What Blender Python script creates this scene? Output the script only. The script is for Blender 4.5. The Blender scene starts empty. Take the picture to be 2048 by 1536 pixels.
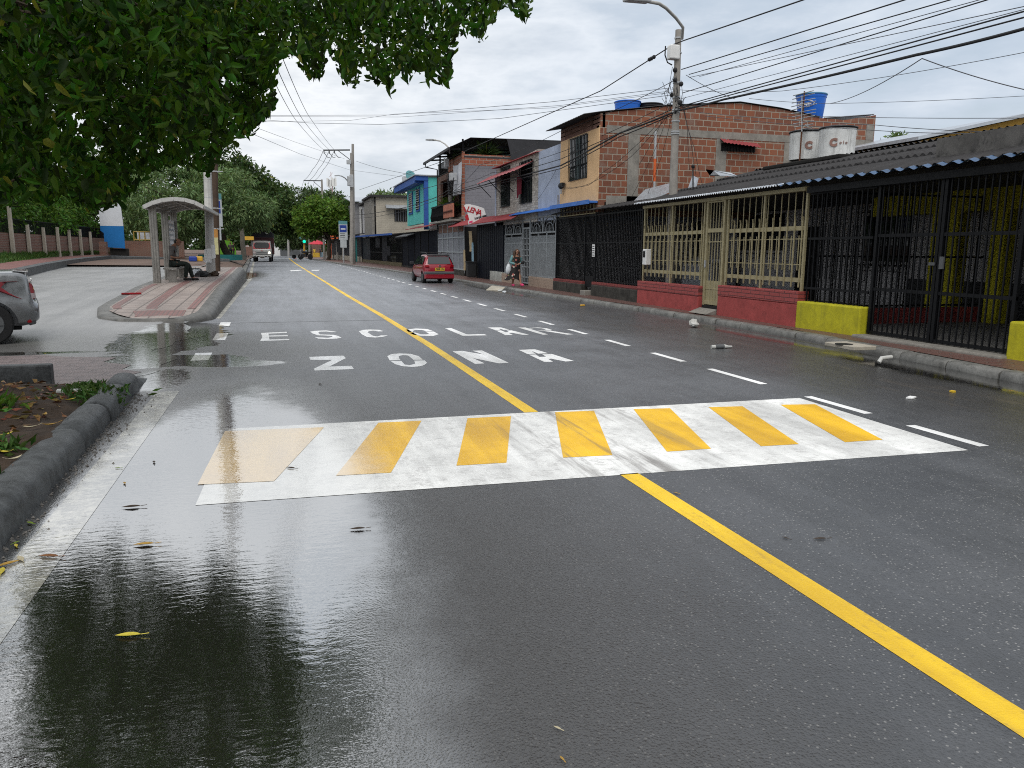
import bpy, bmesh, math, random
import numpy as np
from mathutils import Vector, Matrix, Euler
RND = random.Random(11)
NPR = np.random.RandomState(5)
scene = bpy.context.scene
col = scene.collection
PI = math.pi
# ------------------------------------------------------------------ camera model (pixel of the 2048x1536 photo -> world)
FPX, CX, CY, H = 1538.0, 1024.0, 768.0, 1.65
ROLL = math.radians(0.5); PITCH = math.radians(9.8127); AZ = math.radians(16.3649)
_fh = Vector((math.sin(AZ), math.cos(AZ), 0)); _rt = Vector((math.cos(AZ), -math.sin(AZ), 0)); _up = Vector((0, 0, 1))
_fwd = _fh*math.cos(PITCH) - _up*math.sin(PITCH); _cup = _fh*math.sin(PITCH) + _up*math.cos(PITCH)
CAMPOS = Vector((0, 0, H))
def ray(x, y):
    x, y = x-CX, y-CY; c, s = math.cos(ROLL), math.sin(ROLL)
    x, y = c*x+s*y, -s*x+c*y
    return _rt*x - _cup*y + _fwd*FPX
def at_z(x, y, z=0.0):
    d = ray(x, y); return CAMPOS + d*((z-H)/d.z)
def at_x(x, y, X):
    d = ray(x, y); return CAMPOS + d*(X/d.x)
def at_y(x, y, Y):
    d = ray(x, y); return CAMPOS + d*(Y/d.y)
def project(P):
    d = np.asarray(P) - np.array(CAMPOS)
    X = d@np.array(_rt); Yc = d@np.array(_cup); Z = d@np.array(_fwd)
    x, y = X/Z*FPX, -Yc/Z*FPX
    c, s = math.cos(ROLL), math.sin(ROLL)
    return CX+c*x-s*y, CY+s*x+c*y, Z
# height of the rising land left of the road
def zl(Y):
    return float(np.interp(Y, [-5, 16.5, 26, 40, 60, 90], [0, 0, .35, .55, .7, .9]))
def at_land(x, y, off=0.0):
    z = 0.0
    for _ in range(60):
        p = at_z(x, y, z+off); z = .5*z + .5*zl(p.y)
    return p
# ------------------------------------------------------------------ mesh builder
class MB:
    def __init__(s): s.v = []; s.f = []; s.mi = []; s.cur = 0
    def add(s, vs, fs):
        o = len(s.v); s.v += [tuple(p) for p in vs]; s.f += [tuple(i+o for i in f) for f in fs]; s.mi += [s.cur]*len(fs); return s
    def box(s, x0, x1, y0, y1, z0, z1):
        return s.add([(x0,y0,z0),(x1,y0,z0),(x1,y1,z0),(x0,y1,z0),(x0,y0,z1),(x1,y0,z1),(x1,y1,z1),(x0,y1,z1)],
                     [(0,3,2,1),(4,5,6,7),(0,1,5,4),(1,2,6,5),(2,3,7,6),(3,0,4,7)])
    def obox(s, c, size, rot=(0,0,0)):
        M = Euler(rot).to_matrix(); c = Vector(c); h = [q/2 for q in size]
        vs = [c + M@Vector((sx*h[0], sy*h[1], sz*h[2])) for sz in (-1,1) for (sx,sy) in ((-1,-1),(1,-1),(1,1),(-1,1))]
        return s.add(vs, [(0,3,2,1),(4,5,6,7),(0,1,5,4),(1,2,6,5),(2,3,7,6),(3,0,4,7)])
    def bar(s, a, b, w, h=None):
        a, b = Vector(a), Vector(b); h = h or w; d = (b-a).normalized()
        u = d.cross(Vector((0,0,1))) if abs(d.z) < .95 else d.cross(Vector((0,1,0)))
        u.normalize(); v = u.cross(d); u = u*w/2; v = v*h/2
        return s.add([a-u-v,a+u-v,a+u+v,a-u+v,b-u-v,b+u-v,b+u+v,b-u+v], [(0,3,2,1),(4,5,6,7),(0,1,5,4),(1,2,6,5),(2,3,7,6),(3,0,4,7)])
    def tube(s, pts, r, n=8, caps=True):
        pts = [Vector(p) for p in pts]; m = len(pts)
        if not hasattr(r, '__len__'): r = [r]*m
        vs = []; prev = None
        for i, p in enumerate(pts):
            t = (pts[min(i+1,m-1)] - pts[max(i-1,0)]).normalized()
            if prev is None:
                u = t.cross(Vector((0,0,1))) if abs(t.z) < .9 else t.cross(Vector((0,1,0)))
            else: u = prev - t*prev.dot(t)
            u.normalize(); prev = u; w = t.cross(u)
            for k in range(n):
                a = 2*PI*k/n; vs.append(p + u*(math.cos(a)*r[i]) + w*(math.sin(a)*r[i]))
        fs = [(i*n+k, i*n+(k+1)%n, (i+1)*n+(k+1)%n, (i+1)*n+k) for i in range(m-1) for k in range(n)]
        if caps: fs += [tuple(range(n-1,-1,-1)), tuple((m-1)*n+k for k in range(n))]
        return s.add(vs, fs)
    def lathe(s, c, prof, n=24, axis='z'):
        c = Vector(c); vs = []
        for (r, h) in prof:
            for k in range(n):
                a = 2*PI*k/n; p = Vector((r*math.cos(a), r*math.sin(a), h))
                if axis == 'x': p = Vector((p.z, p.x, p.y))
                if axis == 'y': p = Vector((p.y, p.z, p.x))
                vs.append(c+p)
        m = len(prof)
        fs = [(i*n+k, i*n+(k+1)%n, (i+1)*n+(k+1)%n, (i+1)*n+k) for i in range(m-1) for k in range(n)]
        fs += [tuple(range(n-1,-1,-1)), tuple((m-1)*n+k for k in range(n))]
        return s.add(vs, fs)
    def ball(s, c, r, n=12, m=8):
        if not hasattr(r, '__len__'): r = (r,r,r)
        c = Vector(c); vs = [c+Vector((0,0,-r[2]))]
        for i in range(1, m):
            b = -PI/2 + PI*i/m
            for k in range(n):
                a = 2*PI*k/n; vs.append(c+Vector((r[0]*math.cos(b)*math.cos(a), r[1]*math.cos(b)*math.sin(a), r[2]*math.sin(b))))
        vs.append(c+Vector((0,0,r[2])))
        fs = [(0, 1+(k+1)%n, 1+k) for k in range(n)]
        for i in range(m-2):
            for k in range(n): fs.append((1+i*n+k, 1+i*n+(k+1)%n, 1+(i+1)*n+(k+1)%n, 1+(i+1)*n+k))
        L = len(vs)-1; fs += [(L, 1+(m-2)*n+k, 1+(m-2)*n+(k+1)%n) for k in range(n)]
        return s.add(vs, fs)
    def poly(s, pts):
        return s.add(pts, [tuple(range(len(pts)))])
    def prism(s, pts, off):
        n = len(pts); off = Vector(off); pts = [Vector(p) for p in pts]
        return s.add(pts+[p+off for p in pts], [tuple(range(n-1,-1,-1)), tuple(range(n,2*n))] + [(i,(i+1)%n,n+(i+1)%n,n+i) for i in range(n)])
    def grid(s, fn, nu, nv):
        vs = [fn(i/(nu-1), j/(nv-1)) for j in range(nv) for i in range(nu)]
        return s.add(vs, [(j*nu+i, j*nu+i+1, (j+1)*nu+i+1, (j+1)*nu+i) for j in range(nv-1) for i in range(nu-1)])
    def build(s, name, mat, parent=None, local=False, smooth=None, bevel=0, keep=False, fix=False):
        """one mesh object; parent: verts are world coords (minus the thing's location) unless local"""
        vs = s.v
        if parent is not None:
            off = Vector((0,0,0)) if local else WLOC[parent.name]
        elif local or keep: off = Vector((0,0,0))
        else:
            A = np.array(vs); off = Vector((float((A[:,0].min()+A[:,0].max())/2), float((A[:,1].min()+A[:,1].max())/2), float(A[:,2].min())))
        if off.length > 0: vs = [(p[0]-off.x, p[1]-off.y, p[2]-off.z) for p in vs]
        me = bpy.data.meshes.new(name); me.from_pydata(vs, [], s.f)
        mats = mat if isinstance(mat, (list, tuple)) else [mat]
        for m_ in mats: me.materials.append(m_)
        if len(mats) > 1: me.polygons.foreach_set('material_index', s.mi)
        if fix:
            b_ = bmesh.new(); b_.from_mesh(me); bmesh.ops.recalc_face_normals(b_, faces=b_.faces); b_.to_mesh(me); b_.free()
        me.update()
        if smooth is not None:
            me.polygons.foreach_set('use_smooth', [True]*len(me.polygons)); me.set_sharp_from_angle(angle=math.radians(smooth))
        o = bpy.data.objects.new(name, me); col.objects.link(o)
        if parent is not None: o.parent = parent; WLOC[o.name] = WLOC[parent.name].copy()
        else: o.location = off; WLOC[o.name] = off.copy()
        if bevel:
            b = o.modifiers.new('b', 'BEVEL'); b.width = bevel; b.segments = 2; b.limit_method = 'ANGLE'
        return o
WLOC = {}
def tag(o, label=None, cat=None, group=None, kind=None):
    if label: o['label'] = label
    if cat: o['category'] = cat
    if group: o['group'] = group
    if kind: o['kind'] = kind
    return o
def thing(name, label, cat, loc=(0,0,0), group=None, rz=0):
    o = bpy.data.objects.new(name, None); col.objects.link(o); o.location = loc; o.rotation_euler.z = rz
    o.empty_display_size = .2; WLOC[o.name] = Vector(loc); return tag(o, label, cat, group)
def struct(o): o['kind'] = 'structure'; return o
def copy_tree(o, parent=None):
    c = o.copy(); col.objects.link(c); c.parent = parent
    WLOC[c.name] = WLOC.get(o.name, Vector()).copy()
    for ch in [q for q in bpy.data.objects if q.parent == o]: copy_tree(ch, c)
    return c
def realise(o):
    """apply modifiers of o into its mesh"""
    dg = bpy.context.evaluated_depsgraph_get(); ev = o.evaluated_get(dg)
    me = bpy.data.meshes.new_from_object(ev); o.modifiers.clear(); old = o.data; o.data = me
    return o
def text_obj(name, s, size, M, mat, parent, extrude=.002, align='CENTER', local=False, shear=0, weight=0):
    cu = bpy.data.curves.new(name, 'FONT'); cu.body = s; cu.size = size; cu.extrude = extrude; cu.align_x = align; cu.align_y = 'CENTER'
    cu.shear = shear; cu.offset = weight; cu.resolution_u = 3
    t = bpy.data.objects.new('t', cu); col.objects.link(t)
    dg = bpy.context.evaluated_depsgraph_get(); me = bpy.data.meshes.new_from_object(t.evaluated_get(dg))
    bpy.data.objects.remove(t); me.transform(M)
    me.name = name; me.materials.clear(); me.materials.append(mat)
    o = bpy.data.objects.new(name, me); col.objects.link(o)
    if parent is not None:
        if not local: me.transform(Matrix.Translation(-WLOC[parent.name]))
        o.parent = parent; WLOC[o.name] = WLOC[parent.name].copy()
    return o
def frame_m(origin, xdir, ydir):
    x = Vector(xdir).normalized(); y = Vector(ydir); y = (y - x*y.dot(x)).normalized(); z = x.cross(y)
    return Matrix(((x.x,y.x,z.x,origin[0]),(x.y,y.y,z.y,origin[1]),(x.z,y.z,z.z,origin[2]),(0,0,0,1)))
# ------------------------------------------------------------------ materials
class NB:
    def __init__(s, nt): s.nt = nt
    def n(s, typ, ins=None, **at):
        nd = s.nt.nodes.new(typ)
        for k, v in at.items(): setattr(nd, k, v)
        for k, v in (ins or {}).items():
            sk = nd.inputs[k]
            if isinstance(v, bpy.types.NodeSocket): s.nt.links.new(v, sk)
            else:
                if hasattr(sk.default_value, '__len__') and not isinstance(v, str):
                    v = tuple(v)
                    if len(sk.default_value) == 4 and len(v) == 3: v = v+(1,)
                sk.default_value = v
        return nd
    def math(s, op, a, b=0.0, c=0.0, clamp=False):
        return s.n('ShaderNodeMath', {0:a,1:b,2:c}, operation=op, use_clamp=clamp).outputs[0]
    def mix(s, f, a, b, blend='MIX'):
        m = s.n('ShaderNodeMix', data_type='RGBA', blend_type=blend, clamp_factor=True)
        for i, v in ((0,f),(6,a),(7,b)):
            if isinstance(v, bpy.types.NodeSocket): s.nt.links.new(v, m.inputs[i])
            elif i == 0: m.inputs[0].default_value = v
            else: m.inputs[i].default_value = tuple(v)+((1,) if len(v) == 3 else ())
        return m.outputs[2]
    def ramp(s, f, stops, interp='LINEAR'):
        r = s.n('ShaderNodeValToRGB', {0:f}); cr = r.color_ramp; cr.interpolation = interp
        while len(cr.elements) < len(stops): cr.elements.new(.5)
        for e, (p, c) in zip(cr.elements, stops):
            e.position = p; e.color = (c,c,c,1) if not hasattr(c, '__len__') else tuple(c)+((1,) if len(c) == 3 else ())
        return r.outputs[0]
    def maprange(s, v, a, b, c=0.0, d=1.0, smooth=True):
        return s.n('ShaderNodeMapRange', {0:v,1:a,2:b,3:c,4:d}, interpolation_type='SMOOTHSTEP' if smooth else 'LINEAR').outputs[0]
    def coords(s, kind='Object', scale=(1,1,1), rot=(0,0,0), loc=(0,0,0)):
        if kind == 'World': src = s.n('ShaderNodeNewGeometry').outputs['Position']
        else: src = s.n('ShaderNodeTexCoord').outputs[kind]
        return s.n('ShaderNodeMapping', {0:src,'Scale':scale,'Rotation':rot,'Location':loc}).outputs[0]
    def noise(s, vec, scale, detail=4, rough=.6, out=0, dist=0.0):
        return s.n('ShaderNodeTexNoise', {'Vector':vec,'Scale':scale,'Detail':detail,'Roughness':rough,'Distortion':dist}).outputs[out]
def newmat(name):
    m = bpy.data.materials.new(name); m.use_nodes = True; nt = m.node_tree; nt.nodes.clear(); b = NB(nt)
    out = b.n('ShaderNodeOutputMaterial'); p = b.n('ShaderNodeBsdfPrincipled')
    nt.links.new(p.outputs[0], out.inputs[0]); return m, b, p, out
def setp(b, p, **kw):
    names = dict(color='Base Color', rough='Roughness', metal='Metallic', spec='Specular IOR Level', normal='Normal', ior='IOR', coat='Coat Weight', coatr='Coat Roughness', alpha='Alpha', trans='Transmission Weight', emit='Emission Color', es='Emission Strength')
    for k, v in kw.items():
        sk = p.inputs[names[k]]
        if isinstance(v, bpy.types.NodeSocket): b.nt.links.new(v, sk)
        else: sk.default_value = (tuple(v)+(1,) if hasattr(v, '__len__') and len(v) == 3 else v)
def mul(c, k): return tuple(min(1, q*k) for q in c)
def paint(name, c, rough=.6, var=.25, scale=2.5, streak=0.0, dirt=(.05,.045,.04), dirtamt=.0, bump=.0, bscale=40, metal=0.0, spec=.3, coat=0, kind='Object'):
    """painted / plastered / plain surface with mottling, rain streaks and dirt of its own"""
    m, b, p, out = newmat(name)
    v = b.coords(kind)
    n1 = b.noise(v, scale, 6, .65); n2 = b.noise(v, scale*7, 3, .6)
    k = b.math('ADD', b.math('MULTIPLY', n1, .7), b.math('MULTIPLY', n2, .3))
    colr = b.mix(b.maprange(k, .3, .7), mul(c, 1-var), mul(c, 1+var*.6))
    if streak:
        vs = b.coords(kind, scale=(5,5,.35)); ns = b.noise(vs, 1.6, 5, .7)
        colr = b.mix(b.math('MULTIPLY', b.maprange(ns, .48, .75), streak), colr, dirt)
    if dirtamt:
        nd = b.noise(v, scale*1.7, 8, .75, dist=.4)
        colr = b.mix(b.math('MULTIPLY', b.maprange(nd, .5, .68), dirtamt), colr, dirt)
    kw = dict(color=colr, rough=b.maprange(n2, .3, .7, max(.03, rough-.1), min(1, rough+.12)), metal=metal, spec=spec)
    if coat: kw['coat'] = coat; kw['coatr'] = .04
    if bump:
        bm_ = b.n('ShaderNodeBump', {'Height': b.noise(v, bscale, 5, .7), 'Strength': bump, 'Distance': .01}); kw['normal'] = bm_.outputs[0]
    setp(b, p, **kw); return m
def brick(name, c1, c2, mortar, bw, bh, ms=.02, axes='xz', bump=.5, var=.5, rough=.85, offset=.5, dirt=0, kind='Object', scale=1.0, dirtc=(.05,.045,.04)):
    m, b, p, out = newmat(name)
    if kind == 'World': src = b.n('ShaderNodeNewGeometry').outputs['Position']
    else: src = b.n('ShaderNodeTexCoord').outputs[kind]
    sx = b.n('ShaderNodeSeparateXYZ', {0:src}); g = {'x':sx.outputs[0],'y':sx.outputs[1],'z':sx.outputs[2]}
    wob = b.noise(src, 1.3, 2, .5, out=1); wob2 = b.n('ShaderNodeSeparateXYZ', {0:wob})
    u = b.math('ADD', g[axes[0]], b.math('MULTIPLY', wob2.outputs[0], .03)); w = b.math('ADD', g[axes[1]], b.math('MULTIPLY', wob2.outputs[1], .03))
    v = b.n('ShaderNodeCombineXYZ', {0:u,1:w}).outputs[0]
    bt = b.n('ShaderNodeTexBrick', {'Vector':v,'Color1':(0,0,0),'Color2':(1,1,1),'Mortar':(.5,.5,.5),'Scale':scale,'Mortar Size':ms,'Mortar Smooth':.3,'Bias':0,'Brick Width':bw,'Row Height':bh}, offset=offset)
    n1 = b.noise(src, 9, 5, .7); n2 = b.noise(src, 60, 4, .7)
    f = b.math('ADD', b.math('MULTIPLY', bt.outputs[0], .65), b.math('MULTIPLY', n1, .35))
    c = b.mix(f, c1, c2)
    c = b.mix(b.math('MULTIPLY', b.maprange(n2, .35, .7), .3), c, mul(c1, .6))
    c = b.mix(b.math('MULTIPLY', b.maprange(b.noise(src, .55, 5, .7), .42, .62), .35), c, mul(c1, .75))
    c = b.mix(bt.outputs['Fac'], c, b.mix(n1, mul(mortar, .7), mul(mortar, 1.2)))
    if dirt:
        nd = b.noise(src, 1.1, 8, .72); c = b.mix(b.math('MULTIPLY', b.maprange(nd, .48, .7), dirt), c, dirtc)
    hgt = b.math('ADD', b.math('MULTIPLY', bt.outputs['Fac'], -1), b.math('MULTIPLY', n2, .35))
    bm_ = b.n('ShaderNodeBump', {'Height':hgt,'Strength':bump,'Distance':.012})
    setp(b, p, color=c, rough=rough, normal=bm_.outputs[0]); return m
def leafmat(name, c, var=.5, trans=.35, hue=.03, rough=.5, yellow=.0):
    m, b, p, out = newmat(name)
    rnd = b.n('ShaderNodeNewGeometry').outputs['Random Per Island']
    hs = b.n('ShaderNodeHueSaturation', {'Hue':b.math('ADD', .5-hue, b.math('MULTIPLY', rnd, 2*hue)), 'Value':b.maprange(b.math('FRACT', b.math('MULTIPLY', rnd, 7.31)), 0, 1, 1-var, 1+var, False), 'Saturation':1.0, 'Color':c})
    cc = hs.outputs[0]
    if yellow: cc = b.mix(b.math('GREATER_THAN', b.math('FRACT', b.math('MULTIPLY', rnd, 23.7)), 1-yellow), cc, (.16,.17,.03))
    setp(b, p, color=cc, rough=rough, spec=.16)
    t = b.n('ShaderNodeBsdfTranslucent', {0: b.mix(1.0, cc, (1.0,1.0,.45), 'MULTIPLY')})
    mx = b.n('ShaderNodeMixShader', {0:trans, 1:p.outputs[0], 2:t.outputs[0]})
    b.nt.links.new(mx.outputs[0], out.inputs[0]); return m
def glassmat(name, c=(.02,.025,.03), rough=.05):
    m, b, p, out = newmat(name); setp(b, p, color=c, rough=rough, spec=.8, coat=.4); return m
def emitmat(name, c, s):
    m, b, p, out = newmat(name); setp(b, p, color=c, emit=c, es=s); return m
# ---- wet ground: where water stands (puddle) and how damp the surface is, by place
WET = bpy.data.node_groups.new('wet_ground', 'ShaderNodeTree')
WET.interface.new_socket('Puddle', in_out='OUTPUT', socket_type='NodeSocketFloat'); WET.interface.new_socket('Damp', in_out='OUTPUT', socket_type='NodeSocketFloat')
def _wet():
    b = NB(WET); go = b.n('NodeGroupOutput'); pos = b.n('ShaderNodeNewGeometry').outputs['Position']
    sp = b.n('ShaderNodeSeparateXYZ', {0:pos})
    nA = b.math('SUBTRACT', b.noise(pos, .9, 5, .62), .5); nB = b.math('SUBTRACT', b.noise(pos, 3.5, 4, .65), .5)
    def blob(cx, cy, rx, ry, soft, na=.7, nb=.5, rot=0):
        dx = b.math('SUBTRACT', sp.outputs[0], cx); dy = b.math('SUBTRACT', sp.outputs[1], cy)
        if rot:
            c, s_ = math.cos(rot), math.sin(rot)
            dx, dy = b.math('ADD', b.math('MULTIPLY', dx, c), b.math('MULTIPLY', dy, s_)), b.math('SUBTRACT', b.math('MULTIPLY', dy, c), b.math('MULTIPLY', dx, s_))
        dx = b.math('DIVIDE', dx, rx); dy = b.math('DIVIDE', dy, ry)
        d = b.math('SQRT', b.math('ADD', b.math('MULTIPLY', dx, dx), b.math('MULTIPLY', dy, dy)))
        d = b.math('ADD', d, b.math('ADD', b.math('MULTIPLY', nA, na), b.math('MULTIPLY', nB, nb)))
        return b.maprange(d, 1+soft, 1-soft)
    P = [blob(-.55,5.2,1.12,4.7,.3,.35,.3), blob(-1.2,1.5,.95,2.2,.4,.45,.35), blob(-2.05,15.6,.95,2.9,.05,.8,.4), blob(-2.3,12.25,1.75,.75,.06,.6,.4), blob(-.75,11.75,.75,.33,.08,.5,.4),
         blob(-2.35,51,.75,6.5,.12,.7,.5), blob(8.85,8.4,.55,3.0,.3,.6,.6), blob(9.1,13.2,.32,2.6,.3,.5,.5), blob(-5.2,13.6,2.2,.22,.25,.6,.5), blob(-1.55,10.6,.4,1.1,.3,.8,.8),
         blob(-2.0,34,.12,9.5,.3,.5,.6), blob(8.6,32,.35,6,.3,.6,.6)]
    m = P[0]
    for q in P[1:]: m = b.math('MAXIMUM', m, q)
    D = [blob(-.2,4.4,2.1,6.0,.5,.3,.25), blob(-.5,-1,2.6,4.5,.5,.3,.2), blob(-2.4,13,3.2,3.4,.4,.5,.4), blob(-6.5,13.6,5,1.0,.4,.5,.5), blob(-2.3,51,1.2,9,.3,.5,.5)]
    d = D[0]
    for q in D[1:]: d = b.math('MAXIMUM', d, q)
    rightlane = b.maprange(b.math('ADD', sp.outputs[0], b.math('MULTIPLY', nA, 1.6)), 5.4, 7.2)
    d = b.math('MAXIMUM', d, b.math('MULTIPLY', rightlane, .8))
    b.nt.links.new(m, go.inputs[0]); b.nt.links.new(d, go.inputs[1])
_wet()
def ground_mat(name, dry, wetc, agg=None, rough=(.55,.3), bumpd=.006, bscale=150, worn=None, speck=.12, brickp=None, puddle=True, pudk=.45, gior=1.5, far_sheen_silt=False):
    m, b, p, out = newmat(name)
    pos = b.n('ShaderNodeNewGeometry').outputs['Position']
    w = b.n('ShaderNodeGroup'); w.node_tree = WET; pud, damp = w.outputs[0], w.outputs[1]
    if not puddle: pud = b.math('MULTIPLY', pud, 0.0)
    nl = b.noise(pos, .55, 6, .65); nm = b.noise(pos, 6, 5, .7); nf = b.noise(pos, 90, 3, .6)
    st = b.noise(b.n('ShaderNodeMapping', {0:pos,'Scale':(1.6,.12,1)}).outputs[0], 1.5, 5, .65)   # tyre-polished streaks along the road
    base = b.mix(b.maprange(b.math('ADD', b.math('MULTIPLY', nl, .5), b.math('MULTIPLY', st, .5)), .35, .65), mul(dry, .72), mul(dry, 1.28))
    if far_sheen_silt:     # paler with distance: some drying, plus the far sky sheen put into the colour
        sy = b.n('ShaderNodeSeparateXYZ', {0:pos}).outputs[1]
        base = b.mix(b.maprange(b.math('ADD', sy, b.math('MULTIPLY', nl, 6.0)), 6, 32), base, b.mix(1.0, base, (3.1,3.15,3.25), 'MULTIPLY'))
    if brickp:
        bt = b.n('ShaderNodeTexBrick', {'Vector':b.n('ShaderNodeMapping', {0:pos,'Rotation':(0,0,brickp.get('rot',0))}).outputs[0],'Color1':(0,0,0),'Color2':(1,1,1),'Mortar':(.5,.5,.5),'Scale':1.0,'Mortar Size':brickp.get('ms',.008),'Mortar Smooth':.2,'Bias':0,'Brick Width':brickp['w'],'Row Height':brickp['h']}, offset=brickp.get('off',.5))
        base = b.mix(b.math('MULTIPLY', bt.outputs[0], .6), base, brickp['c2'])
        base = b.mix(b.math('MULTIPLY', bt.outputs['Fac'], brickp.get('mk', .9)), base, brickp['mortar'])
        base = b.mix(b.maprange(nm, .5, .75), base, mul(brickp['mortar'], 1.1)) if brickp.get('grime', True) else base
    vor = b.n('ShaderNodeTexVoronoi', {'Vector':pos,'Scale':85.0,'Randomness':1.0})
    cellr = b.n('ShaderNodeSeparateColor', {0:vor.outputs['Color']}).outputs[0]
    if speck:
        sel = b.math('MULTIPLY', b.math('GREATER_THAN', cellr, .93), b.math('LESS_THAN', vor.outputs['Distance'], .42))
        base = b.mix(b.math('MULTIPLY', sel, speck*4, clamp=True), base, (.42,.41,.39))
        base = b.mix(b.math('MULTIPLY', b.math('LESS_THAN', cellr, .25), .35), base, mul(dry, .45))
    if far_sheen_silt:     # brown silt streaks washed along the parking lane
        sx_ = b.n('ShaderNodeSeparateXYZ', {0:pos}).outputs[0]
        mv = b.noise(b.n('ShaderNodeMapping', {0:pos,'Scale':(2.4,.22,1),'Rotation':(0,0,-.03)}).outputs[0], 1.3, 7, .72, dist=.3)
        mk = b.math('MULTIPLY', b.maprange(mv, .50, .68), b.math('MULTIPLY', b.maprange(sx_, 5.9, 7.4), b.maprange(b.noise(pos, 1.0, 5, .7), .35, .6)))
        base = b.mix(b.math('MULTIPLY', mk, .75), base, (.20,.165,.135))
    if worn:      # paint: worn patches and tyre marks let the asphalt through
        wn = b.noise(b.n('ShaderNodeMapping', {0:pos,'Rotation':(0,0,worn.get('rot',0)),'Scale':worn.get('scale',(1,1,1))}).outputs[0], worn.get('ns', 5), 9, .78)
        nh = b.noise(pos, 26, 6, .75)
        k = b.maprange(b.math('ADD', b.math('MULTIPLY', wn, .65), b.math('MULTIPLY', nh, .35)), worn['a'], worn['b'])
        base = b.mix(b.math('MULTIPLY', k, worn.get('k', .7)), base, worn['c'])
        if worn.get('tyre'):
            tv = b.n('ShaderNodeMapping', {0:pos,'Rotation':(0,0,-.5),'Scale':(2.2,.16,1)}).outputs[0]
            tn = b.noise(tv, 1.7, 5, .7)
            sx = b.n('ShaderNodeSeparateXYZ', {0:pos}); near = b.maprange(b.math('ABSOLUTE', b.math('SUBTRACT', sx.outputs[0], 2.6)), 1.3, .2)
            base = b.mix(b.math('MULTIPLY', b.math('MULTIPLY', b.maprange(tn, .5, .68), near), .75), base, (.12,.105,.095))
    if worn: base = b.mix(b.math('MULTIPLY', pud, worn.get('silt_glare', .36)), base, (.50,.51,.53))     # silty film, plus the water's pale sky reflection put into the paint colour
    c = base if worn else b.mix(damp, base, b.mix(.8, base, wetc))
    c = b.mix(pud, c, b.mix(1.0, c, (pudk,pudk*.98,pudk*.92), 'MULTIPLY'))
    r0 = b.maprange(b.math('ADD', b.math('MULTIPLY', nm, .5), b.math('MULTIPLY', nl, .5)), .3, .7, rough[0]-.1, rough[0]+.08)
    r = b.math('ADD', b.math('MULTIPLY', r0, b.math('SUBTRACT', 1.0, damp)), b.math('MULTIPLY', damp, rough[1]))
    r = b.math('ADD', b.math('MULTIPLY', r, b.math('SUBTRACT', 1.0, pud)), b.math('MULTIPLY', pud, .025))
    # height: aggregate when exposed, ripples where water stands
    agv = b.math('ADD', b.math('MULTIPLY', vor.outputs['Distance'], -1.0), b.math('MULTIPLY', b.noise(pos, bscale, 2, .5), .7))
    if brickp: agv = b.math('ADD', b.math('MULTIPLY', agv, .4), b.math('MULTIPLY', bt.outputs['Fac'], -1.2))
    rip = b.noise(b.n('ShaderNodeMapping', {0:pos,'Rotation':(0,0,.25),'Scale':(.6,1.4,1)}).outputs[0], 17, 3, .55)
    h = b.math('ADD', b.math('MULTIPLY', b.math('MULTIPLY', agv, b.math('MULTIPLY', b.math('ADD', .55, b.math('MULTIPLY', damp, 1.3)), bumpd)), b.math('SUBTRACT', 1.0, b.math('MULTIPLY', pud, .98))), b.math('MULTIPLY', b.math('MULTIPLY', rip, .0014), pud))
    bm_ = b.n('ShaderNodeBump', {'Height':h,'Strength':1.0,'Distance':1.0})
    setp(b, p, color=c, rough=r, normal=bm_.outputs[0], spec=b.math('ADD', .5, b.math('MULTIPLY', pud, .5)), ior=b.math('ADD', gior, b.math('MULTIPLY', pud, 1.7)))
    return m
M = {}
M['asphalt'] = ground_mat('asphalt', (.062,.064,.069), (.04,.037,.034), rough=(.44,.28), bumpd=.0022, gior=1.75, far_sheen_silt=True)
M['asphalt_bay'] = ground_mat('asphalt_bay', (.19,.188,.185), (.10,.096,.09), rough=(.42,.3), bumpd=.0008, gior=2.1, speck=.05)
M['road_white'] = ground_mat('road_white', (.78,.78,.76), (.78,.78,.74), rough=(.5,.4), bumpd=.0015, speck=0, worn=dict(a=.47,b=.66,c=(.36,.35,.34),k=.75,tyre=True), pudk=.95)
M['letter_white'] = ground_mat('letter_white', (.8,.8,.78), (.7,.7,.68), rough=(.5,.4), bumpd=.0015, speck=0, worn=dict(a=.54,b=.74,c=(.3,.3,.3),k=.6), pudk=.95)
M['edge_white'] = ground_mat('edge_white', (.55,.535,.47), (.6,.59,.54), rough=(.5,.35), bumpd=.003, speck=0, worn=dict(a=.40,b=.58,c=(.11,.105,.095),k=.92,ns=6,silt_glare=.12), pudk=.85)
M['road_yellow'] = ground_mat('road_yellow', (.86,.52,.012), (.8,.5,.06), rough=(.5,.35), bumpd=.0018, speck=0, worn=dict(a=.50,b=.70,c=(.24,.15,.05),k=.7,scale=(3,.35,1),ns=4), pudk=.95)
M['stripe_yellow'] = ground_mat('stripe_yellow', (.84,.46,.006), (.85,.5,.08), rough=(.5,.35), bumpd=.0018, speck=0, worn=dict(a=.55,b=.75,c=(.5,.36,.16),k=.7,tyre=True), pudk=.97)
M['paver_red'] = ground_mat('paver_red', (.165,.085,.07), (.12,.06,.05), rough=(.6,.4), bumpd=.006, speck=0, brickp=dict(w=.3,h=.15,c2=(.10,.05,.045),mortar=(.16,.14,.125),ms=.02,rot=.785,grime=False), puddle=False)
M['paver_brick'] = ground_mat('paver_brick', (.27,.20,.19), (.19,.145,.14), rough=(.5,.42), bumpd=.008, puddle=False, speck=0, brickp=dict(w=.46,h=.30,c2=(.19,.13,.12),mortar=(.04,.036,.034),ms=.032,rot=.06,grime=False))
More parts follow.
